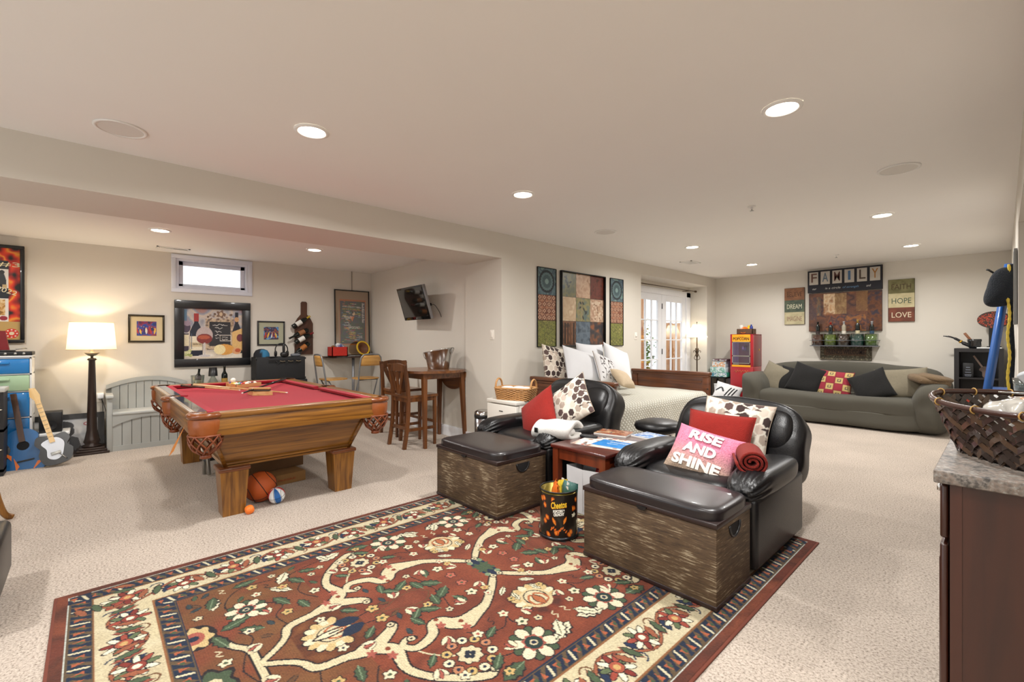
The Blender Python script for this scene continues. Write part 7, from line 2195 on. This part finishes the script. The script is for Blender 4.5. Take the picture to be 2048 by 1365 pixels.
def patch(w, h):
    c = Cv(w, h, .006, '5A3A2A'); c.blotch(['4E342A', '6A4430', '3E2E30', '7A4E34'], .25, seed=2)
    for x0, x1, y0, y1, cl in ((.22, .38, .45, .97, ['8A6040', 'C8B090', 'B08860']), (.38, .54, .45, .97, ['8A7050', '7A5A3C', '9A7E58']), (.67, .82, .50, 1, ['7A5838', '6E4E34', '86643E']), (.0, .12, .3, .9, ['5A4238', '4A3A3C', '6A4A38']), (.12, .18, .42, .9, ['6A4A34', '4E4A44', '7A5A3E']), (.82, 1, .1, .95, ['4A3028', '6A4026', '38303A']), (.25, .8, 0, .42, ['5A3A2C', '7A4A30', '40343C', '8A5A34'])):
        c.blotch(cl, .1, w * x0, h * y0, w * x1, h * min(1, y1), int(x0 * 100) + 3)
    c.grain(.08, 2, 3)
    return c
flatart('rust_canvas', 'large rust brown abstract patch canvas above the sofa', 1619, 589, 1765, 662, patch, .04)
def words(cols, seed):
    def f(w, h):
        c = Cv(w, h, .006, cols[0][0])
        for k in range(3): c.blotch(cols[k], .08, 0, h * (2 - k) / 3, w, h * (3 - k) / 3, seed + k)
        return c
    return f
for name, lab, px, cols, wds, wc in (('dream_plaque', 'canvas plaque reading BELIEVE DREAM IMAGINE', (1570, 578, 1610, 649), [['6E4A34', '8A5E3E'], ['3E4A40', '56604C'], ['A89E7C', 'BDB28E']], ('BELIEVE', 'DREAM', 'IMAGINE'), ('4A3022', 'C8C4AC', '8A6A5A')),
                                      ('hope_plaque', 'canvas plaque reading FAITH HOPE LOVE', (1777, 561, 1830, 643), [['5E5A36', '76704A'], ['B8AC84', 'C9BE98'], ['5E3426', '7A4230']], ('FAITH', 'HOPE', 'LOVE'), ('4A3A24', '4A5A4A', 'D8CCB0'))):
    t, w, h = flatart(name, lab, *px, words(cols, 5), .03)
    for k in range(3):
        text('lettering', wds[k], .085, mat('word_' + wc[k], wc[k], .8), t, (.0, -.0318, h * (2.45 - k) / 3), width=w * .74)
# shelf of bead-filled vases with bottles
A, B = OY(1626, 686, YS), OY(1760, 686, YS)
zs_ = 1.19
t = thing('vase_shelf', 'slim grey metal wall shelf carrying five bead vases', 'shelf', ((A.x + B.x) / 2, YS - .002, zs_))
hwid = (B.x - A.x) / 2
MB().box(-hwid, hwid, -.20, 0, 0, .012).build('board', mat('shelf_grey', '6E7076', .4, metal=.5), t)
MB().tube([(-hwid, -.20, .10), (hwid, -.20, .10)], .004).tube([(-hwid, -.20, .10), (-hwid, 0, .10)], .004).tube([(hwid, -.20, .10), (hwid, 0, .10)], .004).build('rail', mat('shelf_grey', '6E7076'), t)
specs = [('bead_red', '8E3A22', 'vase of red-brown beads holding a black-capped bottle', 'C0382A', ('cap_black', '141416', .4), .28, 'black-capped bottle in red-brown beads'),
         ('bead_lime', 'B0C23E', 'vase of lime beads holding red-capped wine', '', ('capsule_red2', 'A83024', .4), .27, 'dark wine bottle with red cap in lime beads'),
         ('bead_brown', '6E3E2C', 'vase of dark brown beads holding a clear bottle', '', ('cap_pale', 'B8B8BC', .4), .28, 'clear bottle with pale cap in dark brown beads'),
         ('bead_teal', '2E7A78', 'vase of teal beads holding a gold-topped bottle', '', ('capsule_gold2', 'B8944A', .4), .30, 'dark bottle with gold top in teal beads'),
         ('bead_green', '9CC04E', 'vase of green beads holding a silver-capped bottle', '', ('cap_silver', 'B8BEC4', .3), .27, 'dark bottle with silver cap in green beads')]
for k, (mn, mc, lab, _, cap, bh, blab) in enumerate(specs):
    x = A.x + (B.x - A.x) * (k + .5) / 5
    q = thing('bead_vase', lab, 'vase', (x, YS - .105, zs_ + .0125))
    MB().lathe([(.086, .004), (.086, .185)], 24).build('beads', mat(mn, mc, .35, var=.4, scale=55, bump=1, bscale=70), q)
    MB().lathe([(.001, 0), (.089, 0), (.091, .20), (.0885, .20), (.0875, .003)], 24, cap=False).build('glass', glassmat('clear_glass', 'E4EAE6'), q)
    gl = DG if k != 2 else ('pale_bottle', 'A8A08C', .1)
    bt = bottle(blab, (x + .005, YS - .105, zs_ + .0125 + .187), (0, 0, 0), gl, cap, ('blabel_%d' % k, ['2A1A18', '1A2A2A', 'D8D2C4', 'C8BC9A', '24425A'][k], .6), bh - .06, 'bottles standing in bead vases', (.01, .08), .03)
def mosaic(w, h):
    c = Cv(w, h, .005, '4A4232'); r = random.Random(7)
    for k in range(700):
        x, y = r.random() * w, r.random() * h
        c.ell(x, y, .009, .007, r.choice(['6E6450', '3A3428', '8A8068', '5A4A38', '4A5040']), r.random() * 3)
    c.rect(w * .08, h * .30, w * .90, h * .72, '4E3A2A'); c.blotch(['4E3A2A', '5E4632', '40301F'], .1, w * .08, h * .30, w * .90, h * .72, 3)
    return c
t, w, h = flatart('welcome_plaque', 'brown mosaic plaque reading FRIENDS WELCOME under the vase shelf', 1641, 690, 1744, 722, mosaic, .02)
text('lettering', 'FRIENDS WELCOME', .075, mat('plaque_ink', '22120E', .7), t, (0, -.0216, h * .52), width=w * .74, bold=.002)

# ------------------------------------------------------------------ black cube shelf and its things
CX0, CX1, CZ = -.478, .005, 1.178
t = thing('cube_shelf', 'black open cube shelf beside the sofa', 'shelf', ((CX0 + CX1) / 2, 9.20, 0))
hw = (CX1 - CX0) / 2
M_lam = mat('black_brown_laminate', '1E1B1C', .45, var=.1)
f = MB()
f.box(-hw, -hw + .05, -.19, .19, 0, CZ).box(hw - .05, hw, -.19, .19, 0, CZ)
for z in (.0, .375, .75, CZ - .05): f.box(-hw + .05, hw - .05, -.19, .19, z, z + (.05 if z in (0, CZ - .05) else .02))
f.box(-hw + .05, hw - .05, .18, .19, .05, CZ - .05)
f.build('carcass', M_lam, t)
t = thing('acoustic_figure', 'flat brown guitar-shaped ornament inside the cube shelf', 'ornament', (-.16, 9.20, .772), rot=(-.15, -.5, 0))
MB().prism(guitar_outline(.16, .12), 0, .02, 'y', TR(.03, 0, .07) @ RY(-PI / 2)).build('body', mat('ornament_brown', '6A5448', .5), t)
MB().box(.02, .04, .004, .016, .13, .33).build('neck', mat('ornament_tan', '9A8070', .5), t)
t = thing('boxed_bottle', 'black gift box with silver and blue print in cube shelf', 'box', (-.34, 9.14, .772))
MB().box(-.055, .055, -.05, .05, 0, .20, bev=.003).build('carton', mat('black_plastic', '17181A'), t)
for k in range(4): MB().box(-.035 + .005 * k, .035 - .005 * k, -.0515, -.0505, .03 + .035 * k, .036 + .035 * k).build('print_bar', mat('silver_ink', '9AA0B0', .4), t)
text('lettering', 'MAFIA', .014, mat('silver_ink', '9AA0B0'), t, (0, -.051, .015), width=.06, depth=.0004)
t = thing('red_tray', 'small red box on the middle level of the cube shelf', 'box', (-.30, 9.10, .396))
MB().box(-.10, .10, -.07, .08, 0, .06, bev=.004).build('tray', mat('tray_red', 'B83A1E', .5), t)
MB().box(-.102, .102, -.072, .082, .0605, .075, bev=.003).build('lid', mat('tray_red', 'B83A1E'), t)
tp_ = (CX0 + .20, 9.12, CZ + .001)
t = thing('novelty_pipe', 'oversized black smoking pipe ornament on the cube shelf', 'ornament', tp_)
MB().lathe([(.001, 0), (.05, 0), (.07, .03), (.068, .09), (.074, .10), (.074, .13), (.055, .13), (.05, .06), (.001, .05)], 24, cap=False).build('bowl', mat('pipe_black', '14161A', .2, coat=.6), t)
MB().tube(catmull([(-.05, 0, .04), (-.11, 0, .075), (-.18, 0, .13), (-.25, 0, .165), (-.32, 0, .175)], 5), [.026] * 6 + [.018] * 6 + [.012] * 6 + [.008] * 3, 10).build('stem', mat('pipe_black', '14161A'), t)
MB().tube([(-.13, 0, .088), (-.145, 0, .10)], .024, 10).build('stem_ring', mat('brass', 'D8A83A'), t)
tag(MB().cbox((0, 0, .09), (.032, .012, .20), bev=.002).build('wooden_tamper', wood('tamper', '6A3A1A', '8A5428', .4, axis=2), None, (tp_[0] + .0, tp_[1], CZ + .056), (0, -.55, 0)), 'wooden stick standing in the pipe ornament bowl', 'stick')
t = thing('white_tray', 'flat white tray on the cube shelf under the red disc', 'tray', (CX0 + .375, 9.14, CZ + .001))
MB().box(-.15, .09, -.12, .12, 0, .014, bev=.003).build('tray', M_wpl, t)
MB().box(-.14, .08, -.11, .11, .0141, .016).build('liner', mat('paper_grey', 'C8C6C2'), t)
dp_ = (OY(1988, 640, 9.2).x, 9.2)
t = thing('disc_ornament', 'speckled red and black oval disc ornament on dark stand', 'ornament', (dp_[0], dp_[1], CZ + .0175))
c = Cv(.36, .22, .005, '3A2018'); r = random.Random(3)
for k in range(420):
    a, q = r.random() * 6.28, r.random() ** .6
    c.stroke([(.18 + .17 * q * math.cos(a), .11 + .10 * q * math.sin(a)), (.18 + .19 * q * math.cos(a), .11 + .115 * q * math.sin(a))], .006, r.choice(['C03A1E', '1E1412', '8A2A18', 'D85A30', '2E3420']), False)
zc_ = OY(1988, 640, 9.2).z - CZ - .0175
MB().prism([(.165 * math.cos(a), zc_ + .118 * math.sin(a)) for a in np.linspace(0, 2 * PI, 40)[:-1]], -.012, .012, 'y').build('disc', mat('disc_edge', '2A1814', .4), t)
msh = c.mesh('painted_face', fn=lambda X, Y: (((X - .18) / .18) * np.sqrt(np.clip(1 - ((Y - .11) / .11) ** 2 / 2, 0, 1)) * .163, np.full_like(X, -.0135), zc_ + ((Y - .11) / .11) * np.sqrt(np.clip(1 - ((X - .18) / .18) ** 2 / 2, 0, 1)) * .116))
obj('painted_face', msh, vmat('disc_paint', .3, coat=.4), t)
MB().box(-.07, .07, -.03, .03, 0, .012).box(-.05, .05, -.010, .010, .012, zc_ - .09).build('stand', M_black, t)

# ------------------------------------------------------------------ blue ladder rack with hat and cords
M_blue = mat('blue_paint', '0F4E94', .4, var=.06, coat=.2)
t = thing('ladder_rack', 'bright blue leaning ladder rack leaning on the wall past the countertop', 'ladder rack', (0, 0, 0))
for y in (5.95, 6.40):
    MB().tube([(-.20, y, 0), (.035, y, 1.97)], .03, 4).build('rail', M_blue, t)
for z in (.35, .86, 1.35, 1.85):
    x = -.20 + .235 * z / 1.97
    MB().box(x - .012, x + .012, 5.95, 6.40, z - .018, z + .018).build('rung', M_blue, t)
MB().box(-.075, .070, 5.93, 6.42, .80, .845, bev=.003).build('shelf_board', M_blue, t)
hp = OY(2009, 575, 5.86)
t = thing('knit_hat', 'dark navy knitted hat hanging on the blue ladder rack', 'hat', (hp.x - .01, 5.84, hp.z))
def hatf(v):
    w = v.copy(); w.x *= 1 + .25 * max(0, -v.z / .17); w.x += .03 * v.z / .17
    n = mnoise.noise(Vector((v.x * 9, v.y * 9, v.z * 7))); return w * (1 + .07 * n)
MB().puff((0, 0, 0), (.20, .14, .34), 2.6, 16, fn=hatf).build('knit', mat('navy_knit', '0A121C', .95, var=.25, scale=60, bump=1, bscale=130, sheen=.4), t)
MB().tube([(-.055, .0, .13), (-.085, .0, .16), (-.10, 0, .165)], .008).build('loop', M_cord, t)
t = thing('yellow_garland', 'yellow and black cord garland hanging beside the navy hat', 'garland', (0, 0, 0))
P = []
for k in range(40):
    z = 1.95 - k * .028
    P.append((.030 + .006 * math.sin(k * .5), 5.80 - .004 * k * .3, z))
MB().tube(P, [.009 + .004 * (k % 2) for k in range(40)], 6).build('cord', mat('garland_yellow', 'B9A036', .7, var=.5, scale=40), t)
MB().tube([(.045 + .004 * math.sin(k), 5.82, 1.95 - k * .10) for k in range(14)], .022, 6).build('scarf', mat('navy_knit', '0A121C'), t)
t = thing('wall_mirror', 'narrow grey-framed mirror hanging near the blue ladder rack', 'mirror', (XR - .002, 5.30, 0), -PI / 2)
z0, z1 = 1.42, 2.0
MB().box(-.12, .12, -.02, 0, z0, z1, bev=.004).build('frame', mat('mirror_grey', '7A7A78', .4), t)
MB().box(-.10, .10, -.022, -.0205, z0 + .02, z1 - .02).build('glass', mat('mirror_face', 'C8CCCC', .03, metal=1, var=0), t)

# ------------------------------------------------------------------ kitchenette counter
M_kw = wood('kitchen_wood', '2C120A', '3E1C10', .35, axis=2, scale=4, ratio=10, coat=.3)
KY0, KY1, KX0 = 1.865, 5.02, -.108
def granite():
    m, nt, N, L, p = _new('granite')
    tc = N.new('ShaderNodeTexCoord')
    n1 = N.new('ShaderNodeTexNoise'); n1.inputs['Scale'].default_value = 26; n1.inputs['Detail'].default_value = 7; n1.inputs['Roughness'].default_value = .72
    n2 = N.new('ShaderNodeTexVoronoi'); n2.inputs['Scale'].default_value = 90
    L.new(tc.outputs['Object'], n1.inputs['Vector']); L.new(tc.outputs['Object'], n2.inputs['Vector'])
    r = N.new('ShaderNodeValToRGB'); e = r.color_ramp.elements
    e[0].position = .30; e[0].color = hx('2A2622') + (1,); e[1].position = .72; e[1].color = hx('8E826C') + (1,)
    for q, cc in ((.40, '463C32'), (.48, '74685A'), (.55, '6A4E34'), (.62, '7E7A6E')): x = e.new(q); x.color = hx(cc) + (1,)
    L.new(n1.outputs['Fac'], r.inputs[0])
    mx = N.new('ShaderNodeMix'); mx.data_type = 'RGBA'; mx.blend_type = 'OVERLAY'; mx.inputs[0].default_value = .5
    L.new(r.outputs[0], mx.inputs[6]); L.new(n2.outputs['Distance'], mx.inputs[7])
    hs = N.new('ShaderNodeHueSaturation'); hs.inputs['Saturation'].default_value = .55; L.new(mx.outputs[2], hs.inputs['Color'])
    L.new(hs.outputs[0], p.inputs['Base Color']); p.inputs['Roughness'].default_value = .5
    return m
ct = MB().box(-.142, .615, 1.838, KY1, .876, .914, bev=.004).build('countertop', granite())
tag(ct, 'speckled grey and brown granite-look countertop', 'countertop')
n = 5
for k in range(n):
    y0 = KY0 + (KY1 - KY0) * k / n; y1 = KY0 + (KY1 - KY0) * (k + 1) / n - .002
    lab = 'dark cherry base cabinet at the open end of the counter' if k == 0 else 'dark cherry base cabinet farther along under the countertop'
    t = thing('base_cabinet', lab, 'cabinet', (0, 0, 0), 0, 'base cabinets under the countertop')
    MB().box(KX0, .60, y0, y1, .10, .875).build('body', M_kw, t)
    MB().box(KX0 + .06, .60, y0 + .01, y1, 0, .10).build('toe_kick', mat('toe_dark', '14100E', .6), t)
    d = MB().box(KX0 - .022, KX0 - .003, y0 + .012, y1 - .012, .705, .865, bev=.006).build('drawer_front', M_kw, t)
    MB().lathe([(.006, 0), (.006, .014), (.014, .018), (.012, .028), (.001, .029)], 12, TR(KX0 - .022, (y0 + y1) / 2, .785) @ RY(-PI / 2)).build('knob', M_steel, d)
    d = MB().box(KX0 - .022, KX0 - .003, y0 + .006, y1 - .012, .115, .69, bev=.006).build('door', M_kw, t)
    MB().box(KX0 - .027, KX0 - .022, y0 + .06, y1 - .06, .18, .63, bev=.003).build('door_panel', M_kw, d)
    MB().lathe([(.006, 0), (.006, .014), (.014, .018), (.012, .028), (.001, .029)], 12, TR(KX0 - .022, y1 - .05, .62) @ RY(-PI / 2)).build('knob', M_steel, d)
    if k == 0:
        MB().box(KX0 + .001, KX0 + .026, y0 - .008, y0 - .0005, .10, .874).build('end_stile', M_kw, t)
        MB().box(KX0 + .026, .60, y0 - .004, y0 - .0005, .10, .874).build('end_panel', M_kw, t)
# woven basket of odds and ends
def ribbon(b, P, N_, w, th=.0016):
    """flat strip along P with surface normals N_"""
    m = len(P); vs = []; fs = []
    for i in range(m):
        t_ = (Vector(P[min(i + 1, m - 1)]) - Vector(P[max(i - 1, 0)])).normalized()
        s_ = t_.cross(Vector(N_[i])).normalized() * w / 2
        for sg in (-1, 1):
            for d in (0, th): vs.append(Vector(P[i]) + s_ * sg + Vector(N_[i]) * d)
    for i in range(m - 1):
        a, c = i * 4, i * 4 + 4
        fs += [(a, a + 2, c + 2, c), (a + 1, c + 1, c + 3, a + 3), (a, c, c + 1, a + 1), (a + 2, a + 3, c + 3, c + 2)]
    b.add(vs, fs, False)
BK = Vector((.095, 2.15, .920)); BR = -.93
t = thing('strip_basket', 'dark woven strip basket full of odds and ends on the counter', 'basket', BK, BR)
M_strip = mat('dark_bamboo', '2A1E18', .4, var=.4, scale=20, coat=.3)
M_strip2 = mat('brown_bamboo', '4A3626', .4, var=.4, scale=20, coat=.3)
bl, bw, bh = .42, .29, .16
def bsurf(th, k):
    f = 1 + .34 * k
    x, y = math.cos(th), math.sin(th); d = (abs(x) ** 4 + abs(y) ** 4) ** .25
    lift = .03 * k * (abs(x / d) ** 3)
    return Vector((bl / 2 * f * x / d, bw / 2 * f * y / d, bh * k + lift))
def bnorm(th): 
    a, c = bsurf(th - .05, .5), bsurf(th + .05, .5); q = (c - a); return Vector((q.y, -q.x, 0)).normalized()
NS = 34
for fam, sg in ((0, 1), (1, -1)):
    for k in range(NS):
        b = MB(); P = []; N_ = []
        for i in range(10):
            s_ = i / 9; th = 2 * PI * (k + .5 * fam) / NS + sg * s_ * .95
            wv_ = .0035 * math.sin(s_ * 18 + k * PI + fam * PI)
            q = bsurf(th, s_); nn = bnorm(th); P.append(q + nn * wv_); N_.append(nn)
        ribbon(b, P, N_, .0165)
        b.build('strip', M_strip if (k + fam) % 3 else M_strip2, t)
MB().tube([bsurf(a, 1.0) for a in np.linspace(0, 2 * PI, 57)[:-1]], .010, 8, closed=True).build('rim', mat('rim_brown', '3A2018', .3, coat=.4), t)
for a in np.linspace(0, 2 * PI, 13)[:-1]:
    q = bsurf(a, 1.0); nn = bnorm(a)
    MB().tube([q + (nn * math.cos(x) + Vector((0, 0, 1)) * math.sin(x)) * .0125 for x in np.linspace(0, 2 * PI, 11)[:-1]], .0022, 5, closed=True).build('binding', mat('raffia', 'B08A4A', .6), t)
MB().prism([(bl / 2 * .97 * math.copysign(abs(math.cos(a)) ** .5, math.cos(a)), bw / 2 * .97 * math.copysign(abs(math.sin(a)) ** .5, math.sin(a))) for a in np.linspace(0, 2 * PI, 33)[:-1]], 0, .005, 'z').build('bottom', M_strip, t)
def inb(x, y, z): 
    q = RZ(BR) @ Vector((x, y, z)); return BK + q
t = thing('plastic_bag', 'crumpled clear plastic bag of wrapped sweets in the basket', 'bag', inb(-.06, .0, .115), BR)
MB().puff((0, 0, .01), (.20, .17, .13), 2.6, 14, fn=wrinkle(.35, 22)).build('film', mat('film_grey', 'B4B0A8', .18, var=.5, scale=18, coat=.6), t)
for k in range(6): MB().puff((-.05 + .03 * k, .03 * math.cos(k * 2), .06 + .008 * math.sin(k)), (.05, .035, .03), 2.4, 5).build('sweet', mat(['sweet_tan', 'sweet_brown'][k % 2], ['A8744A', '5A3424'][k % 2], .3, coat=.4), t)
t = thing('scissors', 'scissors with red handles lying on top of the basket', 'scissors', inb(.05, -.02, .215), BR + .9)
for s in (-1, 1):
    MB().tube([(.045 + .04 * math.cos(a), s * .022 + .019 * math.sin(a), .0) for a in np.linspace(0, 2 * PI, 17)[:-1]], .008, 7, closed=True).build('handle', mat('handle_red', 'D0331E', .35, coat=.3), t)
    MB().tube([(.0, s * .006, 0), (-.12, -s * .004, 0)], [.006, .002], 5).build('blade', M_steel, t)
t = thing('black_device', 'black flat device with white lettering leaning in the basket', 'device', inb(.10, .03, .13), rot=(.5, -.5, BR + .5))
MB().box(-.035, .035, -.008, .008, -.03, .17, bev=.004).build('case', mat('black_plastic', '17181A'), t)
MB().box(-.022, .022, -.0095, -.0082, .02, .15).build('label_plate', mat('badge_grey', '5A5A5A'), t)
t = thing('grey_box', 'pale grey flat box leaning beside the black device in basket', 'box', inb(.15, -.01, .13), rot=(.5, -.5, BR + .4))
MB().box(-.03, .03, -.012, .012, -.02, .21, bev=.003).build('carton', mat('pale_grey', 'A8ACB0', .5), t)
MB().box(-.02, .02, -.0135, -.0122, .02, .19).build('stripe', mat('white_plastic', 'E4E6E6'), t)
t = thing('screw_jar', 'small jar with navy lid among the things in basket', 'jar', inb(.03, -.05, .13), rot=(.3, .2, 0))
MB().lathe([(.028, 0), (.03, .055)], 18).build('glass', glassmat('clear_glass', 'E4EAE6'), t)
MB().lathe([(.031, .055), (.031, .075), (.001, .076)], 18).build('lid', mat('navy_lid', '12182A', .4), t)
# things farther along the counter
def ctr(u, v): return G(u, v, .915)
p = ctr(2030, 796)
t = thing('white_carton', 'shallow white box lying on the countertop behind basket', 'box', (.06, 4.15, .915))
MB().box(-.10, .30, -.12, .12, 0, .055, bev=.004).build('carton', M_wpl, t)
MB().box(-.09, .29, -.11, .11, .0551, .062).build('lid', mat('grey_gadget2', '8A8E92', .4), t)
t = thing('glass_tumbler', 'clear glass tumbler standing on the shallow white box', 'glass', (.075, 4.12, .978))
MB().lathe([(.001, .006), (.028, .004), (.03, 0), (.04, .09), (.037, .09), (.027, .010), (.001, .012)], 22, cap=False).build('glass', glassmat('tumbler_glass', 'DDE6E8', .35), t)
MB().lathe([(.001, .012), (.0265, .012), (.029, .03), (.001, .031)], 18, cap=False).build('water', glassmat('water', 'D0DCE0', .2), t)
